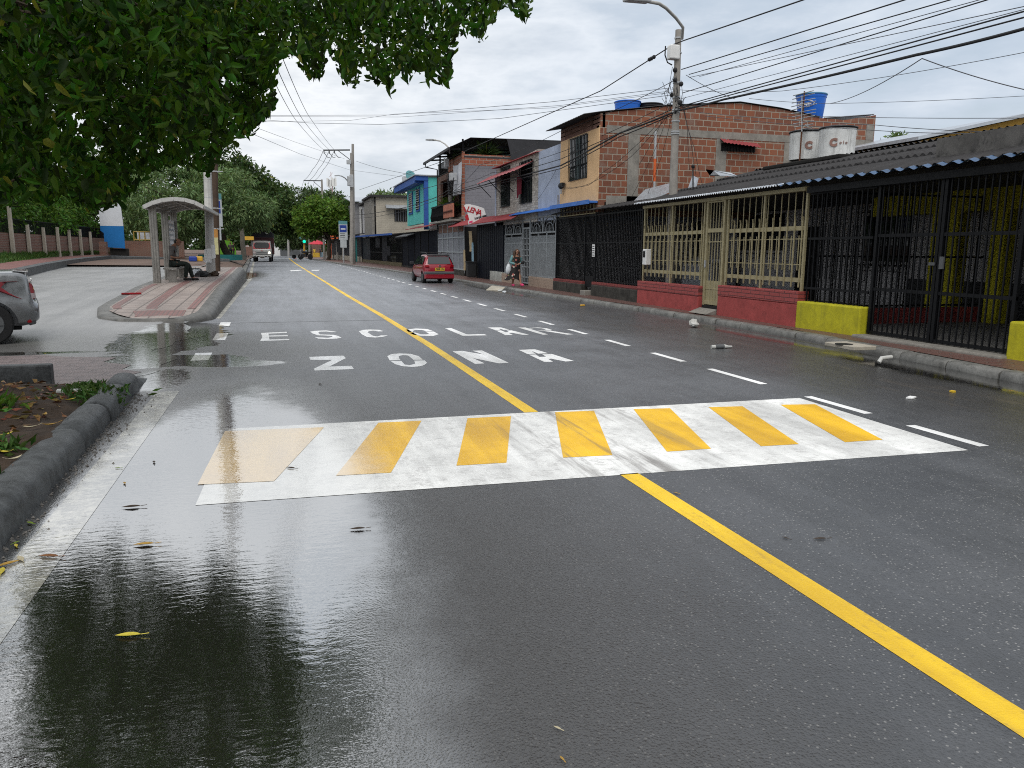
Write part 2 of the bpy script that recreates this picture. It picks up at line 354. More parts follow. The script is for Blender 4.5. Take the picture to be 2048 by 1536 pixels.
M['paver_grey'] = ground_mat('paver_grey', (.27,.225,.20), (.2,.17,.15), rough=(.6,.4), bumpd=.006, speck=0, brickp=dict(w=.42,h=.42,c2=(.235,.19,.17),mortar=(.10,.08,.07),ms=.02,off=0.0,grime=False), puddle=False)
M['paver_band'] = ground_mat('paver_band', (.22,.105,.095), (.2,.09,.08), rough=(.6,.4), bumpd=.006, speck=0, brickp=dict(w=.2,h=.1,c2=(.18,.10,.09),mortar=(.12,.09,.08),ms=.012,off=.5,rot=1.5708,grime=False), puddle=False)
M['kerb'] = paint('kerb_concrete', (.17,.168,.158), .5, .45, 3, streak=0, dirt=(.045,.045,.04), dirtamt=.65, bump=.4, bscale=60)
M['kerb_dark'] = paint('kerb_dark_concrete', (.075,.08,.083), .5, .6, 5, dirt=(.03,.032,.03), dirtamt=.6, bump=.3, bscale=40)
M['concrete'] = paint('concrete', (.25,.235,.21), .85, .3, 2, streak=.35, dirt=(.07,.065,.06), dirtamt=.3, bump=.3)
M['pole_concrete'] = paint('pole_concrete', (.30,.28,.255), .85, .25, 3, streak=.35, dirt=(.12,.11,.1), bump=.2)
M['pole_pale'] = paint('pole_pale_concrete', (.43,.42,.40), .85, .2, 2, streak=.35, dirt=(.2,.19,.18), bump=.15)
M['pole_wood'] = paint('pole_wood', (.075,.05,.035), .85, .4, 4, streak=.5, dirt=(.02,.016,.012), bump=.4)
M['soil'] = paint('soil', (.05,.033,.022), .9, .5, 6, dirt=(.02,.014,.01), dirtamt=.6, bump=.9, bscale=30)
M['bark'] = paint('bark', (.055,.042,.03), .9, .45, 7, bump=.8, bscale=30)
M['black_metal'] = paint('black_metal', (.007,.0075,.009), .5, .3, 5, spec=.15)
M['navy_metal'] = paint('navy_metal', (.009,.011,.018), .55, .3, 3, streak=.2, dirt=(.004,.005,.007), spec=.15)
M['cream_metal'] = paint('cream_metal', (.34,.295,.175), .5, .2, 5, streak=.3, dirt=(.1,.08,.04))
M['grey_metal'] = paint('grey_metal', (.26,.28,.295), .5, .2, 4, streak=.2, dirt=(.12,.12,.12))
M['grey_sheet'] = paint('grey_sheet', (.235,.245,.275), .55, .2, 1.5, streak=.35, dirt=(.12,.12,.14))
M['steel'] = paint('brushed_steel', (.30,.285,.26), .38, .25, 3, metal=.75, streak=.35, dirt=(.1,.09,.08))
M['white_metal'] = paint('white_metal', (.75,.75,.74), .4, .1, 3)
M['galv'] = paint('galvanised', (.42,.43,.44), .45, .2, 4, metal=.4)
M['wire'] = paint('wire_black', (.018,.018,.02), .6, .1, 4)
M['wire_grey'] = paint('wire_grey', (.11,.115,.13), .6, .1, 4)
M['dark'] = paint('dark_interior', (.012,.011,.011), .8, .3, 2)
M['glass'] = glassmat('window_glass', (.012,.016,.02))
M['yellow_plaster'] = paint('yellow_plaster', (.50,.46,.02), .75, .22, 3, streak=.35, dirt=(.2,.19,.03), dirtamt=.3, bump=.25)
M['red_plaster'] = paint('red_plaster', (.35,.066,.062), .7, .22, 3, streak=.1, dirt=(.06,.02,.018), dirtamt=.35, bump=.3)
M['red_brick_paint'] = brick('red_painted_brick', (.35,.066,.062), (.32,.06,.055), (.12,.03,.03), .36, .085, .010, 'yz', bump=.8, var=.2, rough=.65)
M['moss_wall'] = paint('mossy_wall', (.055,.052,.045), .9, .6, 4, streak=.5, dirt=(.014,.014,.012), dirtamt=.5, bump=.4)
M['brick_wall'] = brick('hollow_brick', (.155,.056,.033), (.30,.10,.047), (.31,.265,.21), .34, .215, .018, 'xz', bump=.6, dirt=.5, dirtc=(.25,.2,.165))
M['brick_wall_y'] = brick('hollow_brick_front', (.30,.095,.055), (.36,.14,.085), (.33,.285,.235), .34, .215, .016, 'yz', bump=.5)
M['old_brick'] = brick('old_brick', (.135,.055,.04), (.20,.09,.06), (.2,.17,.14), .26, .085, .012, 'yz', bump=.6, dirt=.35)
M['old_brick_x'] = brick('old_brick_cross', (.135,.055,.04), (.20,.09,.06), (.2,.17,.14), .26, .085, .012, 'xz', bump=.6, dirt=.35)
M['orange_plaster'] = paint('orange_plaster', (.72,.47,.255), .8, .12, 1.4, streak=.3, dirt=(.45,.3,.18), bump=.08)
M['lattice'] = paint('terracotta_lattice', (.2,.11,.085), .85, .3, 5)
M['lavender'] = paint('lavender_plaster', (.36,.41,.52), .8, .15, 1.6, streak=.4, dirt=(.25,.28,.36), bump=.08)
M['stone'] = brick('stone_cladding', (.20,.175,.15), (.68,.64,.58), (.3,.27,.24), .22, .10, .012, 'yz', bump=.8, var=.5)
M['tile_beige'] = brick('beige_tile', (.36,.265,.2), (.42,.32,.25), (.25,.2,.16), .09, .12, .006, 'yz', bump=.3)
M['marble'] = paint('green_white_marble', (.45,.46,.42), .3, .4, 3, dirt=(.16,.18,.15), dirtamt=.7)
M['grey_block'] = brick('grey_painted_block', (.205,.20,.225), (.23,.225,.25), (.17,.165,.185), .4, .2, .01, 'xz', bump=.45, rough=.8, dirt=.2, dirtc=(.15,.145,.16))
M['turq'] = paint('turquoise_plaster', (.10,.50,.46), .75, .15, 1.5, streak=.3, dirt=(.08,.36,.36), bump=.06)
M['blue_trim'] = paint('blue_trim', (.03,.10,.36), .6, .2, 3)
M['cream_siding'] = brick('cream_block', (.42,.38,.31), (.47,.43,.35), (.33,.29,.24), .4, .2, .01, 'xz', bump=.3, dirt=.2)
M['white_wall'] = paint('white_wall', (.52,.51,.52), .8, .12, 1.2, streak=.3, dirt=(.3,.29,.28))
M['maroon_sheet'] = paint('maroon_sheet', (.26,.045,.05), .55, .2, 2, streak=.25, dirt=(.12,.03,.03))
M['blue_sheet'] = paint('blue_sheet', (.05,.16,.5), .45, .2, 2)
M['blue_edge'] = paint('blue_sheet_pale', (.05,.10,.19), .4, .25, 3)
M['roof_dark'] = paint('fibre_cement_roof', (.042,.040,.041), .85, .35, 1.8, streak=0, dirt=(.022,.021,.02), dirtamt=.6, bump=.2)
M['roof_silver'] = paint('zinc_sheet', (.46,.49,.53), .35, .2, 2, metal=.5)
M['roof_black'] = paint('terrace_roof_sheet', (.03,.03,.034), .6, .3, 2)
M['tank_blue'] = paint('tank_blue', (.015,.13,.55), .4, .15, 2)
M['tank_black'] = paint('tank_black', (.015,.015,.017), .5, .2, 2)
M['tank_white'] = paint('tank_white', (.78,.79,.78), .6, .1, 1.5, streak=.45, dirt=(.05,.048,.045), dirtamt=.3)
M['slab_black'] = paint('mouldy_slab', (.02,.019,.018), .9, .5, 3, bump=.4)
M['logo_brown'] = paint('faded_brown', (.30,.17,.14), .7, .3, 6)
M['white_paper'] = paint('white_paper', (.8,.8,.79), .7, .05, 4)
M['ink'] = paint('ink', (.03,.03,.035), .7, .1, 4)
M['sign_blue'] = paint('sign_blue', (.02,.05,.27), .5, .1, 3)
M['sign_grey'] = paint('sign_grey', (.46,.49,.50), .5, .1, 3)
M['sign_teal'] = paint('sign_teal', (.10,.27,.29), .5, .15, 3)
M['teal'] = paint('teal_wall', (.03,.20,.20), .6, .2, 2)
M['traffic_yellow'] = paint('traffic_yellow', (.62,.36,.05), .5, .15, 3)
M['green_light'] = emitmat('green_signal', (.0,.6,.38), 1.0)
M['headlight_on'] = emitmat('lit_headlight', (1,.93,.7), 1.4)
M['grass'] = leafmat('grass_blade', (.055,.11,.025), .5, .25, .03)
M['leaf_near'] = leafmat('leaf_near', (.027,.068,.005), .8, .5, .03, .6, yellow=.012)
M['leaf_feather'] = leafmat('leaf_feather', (.14,.21,.09), .5, .3, .03)
M['leaf_dark'] = leafmat('leaf_dark', (.055,.095,.03), .55, .25, .03, yellow=.015)
M['leaf_bright'] = leafmat('leaf_bright', (.105,.19,.03), .5, .3, .03)
M['leaf_hedge'] = leafmat('leaf_hedge', (.075,.16,.025), .55, .3, .03)
M['leaf_far'] = leafmat('leaf_far', (.085,.13,.055), .45, .25, .03)
M['litter'] = leafmat('leaf_litter', (.16,.085,.035), .7, .1, .05)
M['leaf_fall'] = leafmat('fallen_leaf', (.34,.26,.03), .35, .1, .05)
M['red_paint'] = paint('red_car_paint', (.26,.006,.018), .3, .06, 2, coat=.8)
M['grey_paint'] = paint('grey_car_paint', (.21,.22,.23), .3, .02, 1, metal=.6, coat=.8)
M['white_paint'] = paint('white_cab_paint', (.31,.31,.30), .35, .08, 2, coat=.4)
M['red_trim'] = paint('red_trim', (.42,.03,.04), .4, .1, 3)
M['rubber'] = paint('rubber', (.016,.016,.017), .85, .2, 8)
M['plastic_black'] = paint('black_plastic', (.025,.026,.028), .55, .15, 5)
M['plastic_grey'] = paint('grey_plastic', (.10,.105,.11), .6, .15, 4)
M['chrome'] = paint('chrome', (.75,.75,.75), .12, .05, 3, metal=1.0)
M['tail_red'] = paint('tail_lamp_red', (.26,.003,.008), .12, .45, 5, spec=.4)
M['tail_clear'] = paint('tail_lamp_clear', (.5,.42,.42), .15, .1, 9, spec=.3)
M['plate_yellow'] = paint('plate_yellow', (.72,.47,.04), .5, .08, 3)
M['canvas'] = paint('dark_canvas', (.018,.018,.022), .8, .4, 3, bump=.2)
M['maroon_frame'] = paint('maroon_frame', (.06,.02,.022), .6, .2, 3)
M['skin'] = paint('skin', (.36,.19,.125), .55, .08, 6)
M['skin_tan'] = paint('skin_brown', (.21,.105,.065), .55, .08, 6)
M['hair'] = paint('brown_hair', (.06,.034,.022), .55, .3, 12)
M['hair_black'] = paint('black_hair', (.012,.01,.01), .6, .3, 12)
M['jacket_teal'] = paint('teal_jacket', (.13,.27,.28), .8, .2, 8)
M['shirt_grey'] = paint('grey_shirt', (.085,.078,.075), .85, .25, 10)
M['trouser_green'] = paint('dark_green_trousers', (.014,.02,.017), .85, .3, 6)
M['trouser_dark'] = paint('dark_trousers', (.015,.017,.024), .85, .2, 6)
M['shoe_black'] = paint('black_shoe', (.014,.013,.013), .5, .2, 6)
M['pink'] = paint('pink_rubber', (.72,.07,.20), .5, .08, 6)
M['bag_white'] = paint('white_bag', (.62,.65,.68), .5, .15, 5)
M['cloth_white'] = paint('white_cloth', (.55,.56,.60), .9, .15, 3)
M['cloth_maroon'] = paint('maroon_cloth', (.13,.008,.02), .9, .2, 4)
M['cloth_beige'] = paint('beige_cloth', (.42,.33,.2), .9, .2, 4)
M['cloth_blue'] = paint('light_blue_cloth', (.22,.34,.42), .9, .2, 4)
M['orange'] = paint('orange_plastic', (.62,.12,.03), .6, .15, 4)
M['umbrella_red'] = paint('red_umbrella', (.6,.05,.08), .7, .12, 3)
M['yellow_cloth'] = paint('yellow_cloth', (.62,.42,.06), .85, .15, 4)
M['green_panel'] = paint('green_panel', (.11,.30,.02), .6, .15, 2)
M['panel_white'] = paint('panel_white', (.60,.62,.66), .6, .08, 1.5, streak=.1, dirt=(.4,.4,.42))
M['panel_blue'] = paint('panel_blue', (.012,.15,.42), .6, .1, 1.5)
M['post_white'] = paint('pale_post', (.42,.385,.32), .85, .2, 3, streak=.3, dirt=(.2,.18,.15))
M['yellow_wall'] = paint('yellow_wall', (.62,.37,.08), .8, .12, 1.5, streak=.2, dirt=(.4,.24,.06))
M['plastic_white'] = paint('white_plastic', (.5,.5,.48), .5, .1, 5)
def floral():
    m, b, p, out = newmat('floral_cloth'); v = b.coords('Object')
    vo = b.n('ShaderNodeTexVoronoi', {'Vector':v,'Scale':9.0}); r = b.n('ShaderNodeSeparateColor', {0:vo.outputs['Color']}).outputs[0]
    flower = b.math('MULTIPLY', b.math('LESS_THAN', vo.outputs['Distance'], .42), b.math('GREATER_THAN', r, .35))
    fc = b.ramp(r, [(.35,(.42,.13,.11)),(.55,(.18,.16,.07)),(.7,(.5,.3,.24)),(.88,(.55,.5,.42))], 'CONSTANT')
    setp(b, p, color=b.mix(flower, (.012,.010,.010), fc), rough=.85); return m
M['floral'] = floral()
def leaf6(name, P, D, L, W, mat, rs, parent, keep=None, jitter=.25, fold=.2):
    """near leaves: six-point pointed blades folded along the midrib; keep(tips)->mask trims the crown outline"""
    N = len(P); D = D + rs.normal(size=(N,3))*jitter; D /= np.linalg.norm(D, axis=1)[:,None]+1e-9
    if keep is not None:
        k = keep(P + D*L); P, D = P[k], D[k]; N = len(P)
    R_ = rs.normal(size=(N,3)); S = np.cross(D, R_); S /= np.linalg.norm(S, axis=1)[:,None]+1e-9; U = np.cross(S, D)
    l = L*(.65+.6*rs.rand(N,1)); w = W*(.7+.6*rs.rand(N,1))
    a = P+D*l*.25; c = P+D*l*.62
    V = np.stack([P, a+S*w*.42+U*w*fold, c+S*w*.36+U*w*fold*.9-U*l*.05, P+D*l-U*l*.12, c-S*w*.36+U*w*fold*.9-U*l*.05, a-S*w*.42+U*w*fold], 1).reshape(-1,3) - np.array(WLOC[parent.name])
    me = bpy.data.meshes.new(name); me.vertices.add(6*N); me.vertices.foreach_set('co', V.astype(np.float32).ravel())
    idx = (np.arange(N)[:,None]*6 + np.array([[0,1,2,3,0,3,4,5]])).ravel(); me.loops.add(8*N); me.loops.foreach_set('vertex_index', idx.astype(np.int32))
    me.polygons.add(2*N); me.polygons.foreach_set('loop_start', (np.arange(2*N)*4).astype(np.int32)); me.polygons.foreach_set('loop_total', np.full(2*N, 4, np.int32))
    me.update(calc_edges=True); me.validate(); me.materials.append(mat)
    o = bpy.data.objects.new(name, me); col.objects.link(o); o.parent = parent; WLOC[o.name] = WLOC[parent.name].copy(); return o
def leaf_arrays(P, D, L, W, rs, fold=.25, jitter=.6):
    """folded diamond leaves: P base points, D directions -> verts (4N,3), faces"""
    N = len(P); D = D + rs.normal(size=(N,3))*jitter; D /= np.linalg.norm(D, axis=1)[:,None]+1e-9
    R_ = rs.normal(size=(N,3)); S = np.cross(D, R_); S /= np.linalg.norm(S, axis=1)[:,None]+1e-9
    U = np.cross(S, D); l = L*(.7+.6*rs.rand(N,1)); w = W*(.7+.6*rs.rand(N,1))
    mid = P + D*l*.42
    V = np.stack([P, mid+S*w/2+U*w*fold, P+D*l, mid-S*w/2+U*w*fold], 1).reshape(-1,3)
    return V
def leaf_mesh(name, P, D, L, W, mat, rs, parent=None, fold=.25, jitter=.6, origin=None):
    P = np.asarray(P, float); V = leaf_arrays(P, np.asarray(D, float), L, W, rs, fold, jitter)
    off = np.array(WLOC[parent.name]) if parent is not None else (np.array(origin) if origin is not None else np.array([P[:,0].mean(), P[:,1].mean(), P[:,2].min()]))
    V = V-off; N = len(P)
    me = bpy.data.meshes.new(name); me.vertices.add(4*N); me.vertices.foreach_set('co', V.astype(np.float32).ravel())
    idx = (np.arange(N)[:,None]*4 + np.array([[0,1,2,0,2,3]])).ravel()
    me.loops.add(6*N); me.loops.foreach_set('vertex_index', idx.astype(np.int32))
    me.polygons.add(2*N); me.polygons.foreach_set('loop_start', (np.arange(2*N)*3).astype(np.int32)); me.polygons.foreach_set('loop_total', np.full(2*N, 3, np.int32))
    me.update(calc_edges=True); me.validate(); me.materials.append(mat)
    o = bpy.data.objects.new(name, me); col.objects.link(o)
    if parent is not None: o.parent = parent; WLOC[o.name] = WLOC[parent.name].copy()
    else: o.location = tuple(off); WLOC[o.name] = Vector(off)
    return o
def clump_points(cl, per, rs, shell=.55):
    """leaf positions in clumps: cl = list of (centre, radii)"""
    Ps, Ds = [], []
    for c, r in cl:
        d = rs.normal(size=(per,3)); d /= np.linalg.norm(d, axis=1)[:,None]
        rad = (shell + (1-shell)*rs.rand(per,1))*(rs.rand(per,1)**.12)
        Ps.append(np.array(c)+d*rad*np.array(r)); Ds.append(d)
    return np.concatenate(Ps), np.concatenate(Ds)
def crown_clumps(ells, n, r0, r1, rs, flat=.7):
    """clump centres spread through the shell of several ellipsoids"""
    out = []
    for _ in range(n):
        c, r = ells[rs.randint(len(ells))]; d = rs.normal(size=3); d /= np.linalg.norm(d)
        k = rs.uniform(.45, 1.0)**.5; q = rs.uniform(r0, r1)
        out.append((np.array(c)+d*k*np.array(r), (q, q, q*flat)))
    return out
def limb_tube(m, a, b_, r0, r1, rs, bend=.15, n=6, sides=7):
    a, b_ = np.array(a, float), np.array(b_, float); L = np.linalg.norm(b_-a); pts = []
    off = rs.normal(size=3)*bend*L
    for i in range(n+1):
        t = i/n; pts.append(a+(b_-a)*t+off*math.sin(PI*t)+ (rs.normal(size=3)*L*.02 if 0 < i < n else 0))
    m.tube(pts, [r0+(r1-r0)*i/n for i in range(n+1)], sides); return pts
def make_tree(name, label, base, trunk_top, r, ells, n, per, L, mat, seed, cr=(.5,1.0), W=.45, droop=.15, group=None, cat='tree', limbs=7, shell=.4, bark=None, jitter=.6, bend=.06):
    rs = np.random.RandomState(seed); t = thing(name, label, cat, tuple(base), group)
    m = MB(); pts = limb_tube(m, base, trunk_top, r, r*.7, rs, bend, 6, 10)
    m.tube([np.array(base)-np.array([0,0,.15]), np.array(base)+np.array([0,0,.25])], [r*1.5, r*1.02], 10, False)
    cl = crown_clumps(ells, n, cr[0], cr[1], rs)
    for k in range(limbs):
        c = cl[rs.randint(len(cl))][0]; limb_tube(m, pts[-1-(k % 2)], c, r*.5, r*.08, rs, .1)
        for _ in range(2):
            c2 = cl[rs.randint(len(cl))][0]
            if np.linalg.norm(c2-c) < 4: limb_tube(m, c, c2, r*.12, r*.03, rs, .1, 4, 5)
    m.build('trunk', bark or M['bark'], t, smooth=60)
    P, D = clump_points(cl, per, rs, shell); D[:,2] -= droop
    leaf_mesh('crown', P, D, L, L*W, mat, rs, t, jitter=jitter)
    return t
EXPOSURE = 0.0
# ------------------------------------------------------------------ GROUND, ROAD, PAVEMENTS
def lerp_poly(P, y): return float(np.interp(y, [p[1] for p in P], [p[0] for p in P]))
KR = [(9.0,-12),(9.0,5),(9.13,7.6),(9.34,9.3),(9.66,13.5),(9.6,19),(9.15,29),(9.0,38.5),(8.6,50),(7.75,65),(6.3,83),(5.3,105),(4.0,130),(3.1,160),(1.5,260)]
KL = [(-1.8,-12),(-1.8,18),(-2.0,43),(-3.4,84),(-4.6,120),(-6.5,260)]
FAC = [(10.35,-12),(10.35,70),(9.0,105),(7.6,130),(6.6,160),(5,260)]
kr = lambda y: lerp_poly(KR, y); kl = lambda y: lerp_poly(KL, y); fac = lambda y: lerp_poly(FAC, y)
m = MB(); m.add([(-700,-60,-.4),(700,-60,-.4),(700,900,-.4),(-700,900,-.4)], [(0,1,2,3)])
struct(m.build('ground', paint('ground_earth', (.12,.11,.08), .95, .3, .05), keep=True))
YS = [-12,-4,0,4,8,12,16,20,25,30,38,50,65,83,105,130,160,200,260]
m = MB()
vs = []
for y in YS: vs += [(kl(y)-.5, y, 0), (2.4, y, 0), (kr(y)+.3, y, 0)]
m.add(vs, [(3*i+k, 3*i+k+1, 3*i+k+4, 3*i+k+3) for i in range(len(YS)-1) for k in (0,1)])
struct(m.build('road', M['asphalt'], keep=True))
# cross street at the far junction
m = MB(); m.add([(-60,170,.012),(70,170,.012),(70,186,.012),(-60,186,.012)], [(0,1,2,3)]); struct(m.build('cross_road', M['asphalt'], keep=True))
# bay lay-by on the left, rising gently
m = MB()
def bay_r(y): return -1.85+.22*math.sin(y*1.7)+.12*math.sin(4.1*y) if y < 18.4 else (-2.5 if y < 44.5 else -4.6)
m.grid(lambda u, v: (-30+u*(30+bay_r(9.8+v*53.4)), 9.8+v*53.4, zl(9.8+v*53.4)+.003), 3, 180)
struct(m.build('lay_by', M['asphalt_bay'], keep=True))
m = MB(); m.poly([(-30,10.35,.007),(-1.95,10.35,.007),(-2.02,10.9,.007),(-1.9,11.2,.007),(-2.2,11.5,.007),(-2.15,11.9,.007),(-2.6,12.3,.007),(-2.5,12.8,.007),(-3.3,13.05,.007),(-3.6,13.3,.007),(-30,13.3,.007)])
struct(m.build('brick_crossing', M['paver_brick'], keep=True))
# right pavement
m = MB(); vs = []
YY = [-12,0,5,7.6,9.3,11,13.5,16,19,24,29,38.5,50,65,75,83,95,105,130,160,200,260]
for y in YY: vs += [(kr(y)+.28, y, .115), (fac(y)+.3, y, .165)]
m.add(vs, [(2*i,2*i+1,2*i+3,2*i+2) for i in range(len(YY)-1)])
struct(m.build('pavement', M['paver_red'], keep=True))
def kerb_run(name, pts, w, h, mat, step=1.0, gap=.012, seg=7, z0=0.0, round_=.5):
    """precast kerb stones laid along pts (x,y); right-hand base at the line, body to +x side if w>0"""
    m = MB(); L = [Vector((p[0],p[1],0)) for p in pts]; d = [0]
    for a, b_ in zip(L, L[1:]): d.append(d[-1]+(b_-a).length)
    def at(s):
        i = min(max(0, int(np.searchsorted(d, s)-1)), len(L)-2); t = (s-d[i])/(d[i+1]-d[i]); return L[i].lerp(L[i+1], t), (L[i+1]-L[i]).normalized()
    s = 0
    while s < d[-1]-.05:
        e = min(s+step, d[-1]); jit = RND.uniform(-.012,.012); tz = RND.uniform(-.008,.008)
        rings = [(s+gap,.93),(s+gap+.025,1),((s+e)/2,1.0),(e-gap-.025,1),(e-gap,.93)]
        o = len(m.v); n = seg+2
        for (q, k) in rings:
            p, t = at(q); nx = Vector((t.y,-t.x,0))*(1 if w > 0 else -1); W = abs(w)
            prof = [(0,-.05)]
            for i in range(seg):
                a = PI*i/(seg-1); prof.append((W/2 - W/2*math.copysign(abs(math.cos(a))**round_, math.cos(a)), h*math.sin(a)**.6 if 0 < i < seg-1 else .0))
            prof.append((W,-.05))
            for (a, zz) in prof: m.v.append(tuple(p + nx*(a*k + (1-k)*W/2 + jit) + Vector((0,0,z0+zz*k+tz))))
            if q == rings[0][0]: n = len(prof)
        for r in range(len(rings)-1):
            for k in range(n-1): m.f.append((o+r*n+k, o+(r+1)*n+k, o+(r+1)*n+k+1, o+r*n+k+1)); m.mi.append(0)
        m.f.append(tuple(o+k for k in range(n))); m.mi.append(0)
        m.f.append(tuple(o+(len(rings)-1)*n+k for k in range(n-1,-1,-1))); m.mi.append(0)
        s = e
    return struct(m.build(name, mat, keep=True, smooth=50, fix=True))
kerb_run('kerb', [p for p in KR if p[1] <= 90], .32, .125, M['kerb'], 1.0)
kerb_run('kerb', [p for p in KR if p[1] >= 83], .3, .16, M['kerb'], 3.0)
kerb_run('kerb', [(-1.40,-3),(-1.46,2),(-1.56,4.6),(-1.65,8.2),(-1.72,9.9)], -.31, .20, M['kerb_dark'], 1.1, seg=11, round_=.8)
m = MB(); m.grid(lambda u, v: (-1.72-.31*u, 9.9+v*.85, (max(0,math.sin(PI*u))**.6)*.19*(1-v)**1.1-.01*v), 9, 6); struct(m.build('kerb_end', M['kerb_dark'], keep=True, smooth=60))
# planting bed behind the near kerb
def bedz(x, y): return min(1, max(0, (10.28-y)/.8))*(.13 + .05*math.sin(x*2.1+y*.9) + .03*math.sin(5*x-3*y) + .02*math.sin(9*y+4*x))
m = MB(); m.grid(lambda u, v: (-9+u*(7.42-.02*v*13.3), -3+v*13.3, bedz(-9+u*(7.42-.02*v*13.3), -3+v*13.3)), 50, 90); struct(m.build('planting_bed', M['soil'], keep=True, smooth=80))
m = MB(); m.box(-9,-2.75,10.3,10.46,-.1,.26); struct(m.build('bed_edging', M['kerb_dark'], keep=True, bevel=.02))
# bus stop island
XI = [(-1.95,18.6),(-2.02,24),(-2.12,32),(-2.3,43)]; XL = [(-3.75,18.9),(-4.15,20.5),(-4.3,28),(-4.45,36),(-4.75,46)]
xi = lambda y: lerp_poly(XI, y); xl = lambda y: lerp_poly(XL, y)
ys = [18.6+i*.5 for i in range(50)]
it = lambda y: zl(y) + .10*min(1, max(0, (y-18.2)/1.5)) + .012
m = MB(); vs = []
for i, y in enumerate(ys):
    x0 = xl(y) + (.5*max(0, 1-(y-18.6)/1.2)**2 if y < 19.8 else 0); x1 = xi(y) - (.35*max(0, 1-(y-18.6)/1.0)**2 if y < 19.6 else 0)
    vs += [(x0 + (x1-x0)*k/4, y + (.0 if y > 18.7 else -.22*math.sin(PI*k/4)), it(y)) for k in range(5)]
m.add(vs, [(5*i+k, 5*i+k+1, 5*i+k+6, 5*i+k+5) for i in range(len(ys)-1) for k in range(4)])
struct(m.build('bus_stop_island', M['paver_grey'], keep=True))
m = MB()
def band(xa, xb, y0, y1, n=30, dz=.004):
    vs = []
    for i in range(n+1):
        y = y0+(y1-y0)*i/n; vs += [(xa(y), y, it(y)+dz), (xb(y), y, it(y)+dz)]
    m.add(vs, [(2*i,2*i+1,2*i+3,2*i+2) for i in range(n)])
band(lambda y: xi(y)-.30, lambda y: xi(y)-.12, 19.7, 42.8); band(lambda y: xl(y)+.12, lambda y: xl(y)+.30, 19.9, 27.6)
band(lambda y: (xl(y)+xi(y))/2-.20, lambda y: (xl(y)+xi(y))/2+.05, 19.5, 42.8)
band(lambda y: xl(y)+.5, lambda y: xi(y)-.3, 18.75, 19.5, 4, .008)
struct(m.build('paving_band', M['paver_band'], keep=True))
m = MB(); vs = []; K = 7
for i in range(60):
    y = 18.35+i*.42; h = it(max(y,18.6)) + .012; x = xi(max(y,18.6)); 
    if y < 19.6: x -= .35*max(0, 1-(y-18.6)/1.0)**2
    jn = .985 if i % 3 == 0 else 1
    vs += [(x+.34*jn, y, -.03), (x+.335*jn, y, .25*h), (x+.30*jn, y, .62*h), (x+.23, y, .88*h), (x+.12, y, h*jn), (x+.0, y, h), (x-.1, y, h-.05)]
m.add(vs, [(K*i+k, K*i+k+1, K*(i+1)+k+1, K*(i+1)+k) for i in range(59) for k in range(K-1)])
vs = []
for i in range(30):     # low front and left edging of the island
    t = i/29; a = [(-2.2,18.35),(-2.9,18.28),(-3.5,18.4),(-4.0,19.0),(-4.3,20.5),(-4.42,26),(-4.55,34)]
    x = float(np.interp(t, np.linspace(0,1,7), [p[0] for p in a])); y = float(np.interp(t, np.linspace(0,1,7), [p[1] for p in a]))
    cx, cy = -3.0, max(20, y); nx, ny = (x-cx), (y-cy) if y < 20 else 0; l = math.hypot(nx, ny) or 1; nx, ny = nx/l, ny/l
    h = it(max(18.6,y))+.006
    vs += [(x+nx*.06, y+ny*.06, zl(y)-.03), (x+nx*.04, y+ny*.04, h-.03), (x, y, h), (x-nx*.3, y-ny*.3, h+.004)]; vs[-1] = (x-nx*(.3+.5*(t < .5)), y-ny*(.3+.5*(t < .5)), h-.008)
m.add(vs, [(4*i+k, 4*i+k+1, 4*i+k+5, 4*i+k+4) for i in range(29) for k in range(3)])
struct(m.build('island_kerb', paint('island_kerb_concrete', (.125,.122,.114), .5, .45, 3, dirt=(.04,.04,.036), dirtamt=.6, bump=.4, bscale=50), keep=True, smooth=60, fix=True))
# far pavement beyond the island, land and verge on the left
m = MB(); vs = []; YF = [47,50,55,62,70,80,95,120,160,260]
for y in YF:
    k = kl(y)-.25
    if y < 50: k = -3.2
    vs += [(k-.3, y, .12), (k-2.5, y, zl(y)+.08), (-12.6, y, zl(y)+.12), (-40, y, 1.3)]
m.add(vs, [(4*i+k, 4*i+k+1, 4*i+k+5, 4*i+k+4) for i in range(len(YF)-1) for k in range(3)])
struct(m.build('far_pavement', paint('far_paving', (.15,.105,.085), .85, .3, .8, bump=.2), keep=True))
kerb_run('kerb', [(-3.2,47.0),(kl(55)-.1,55),(kl(70)-.1,70),(kl(95)-.1,95),(kl(120)-.1,120)], -.4, .2, M['kerb'], 1.5)
BK = [(-8.0,20),(-9.0,28),(-10.3,38.8),(-11.4,48),(-11.9,54),(-12.0,60)]
m = MB(); vs = []; ys2 = [20+i*2.2 for i in range(20)]
for y in ys2:
    x = lerp_poly(BK, y); z = zl(y)+.36
    vs += [(x+.02, y, zl(y)-.05), (x, y, z-.03), (x-.05, y, z), (x-.25, y, z+.01)]
m.add(vs, [(4*i+k, 4*i+k+1, 4*i+k+5, 4*i+k+4) for i in range(len(ys2)-1) for k in range(3)])
vs = []
for i in range(14):
    t = i/13; x = -12.0+t*8; y = 61.8+1.0*math.sin(PI*t*.5); z = zl(y)+.36*(1-.6*t)
    vs += [(x, y-.02, zl(y)-.05), (x, y, z-.03), (x, y+.05, z), (x, y+.25, z+.01)]
m.add(vs, [(4*i+k, 4*i+k+1, 4*i+k+5, 4*i+k+4) for i in range(13) for k in range(3)])
struct(m.build('lay_by_kerb', M['kerb_dark'], keep=True, smooth=40, fix=True))
m = MB(); vs = []
for y in ys2:
    x = lerp_poly(BK, y); z = zl(y)+.36; vs += [(x-.24, y, z), (x-1.5, y, z+.05)]
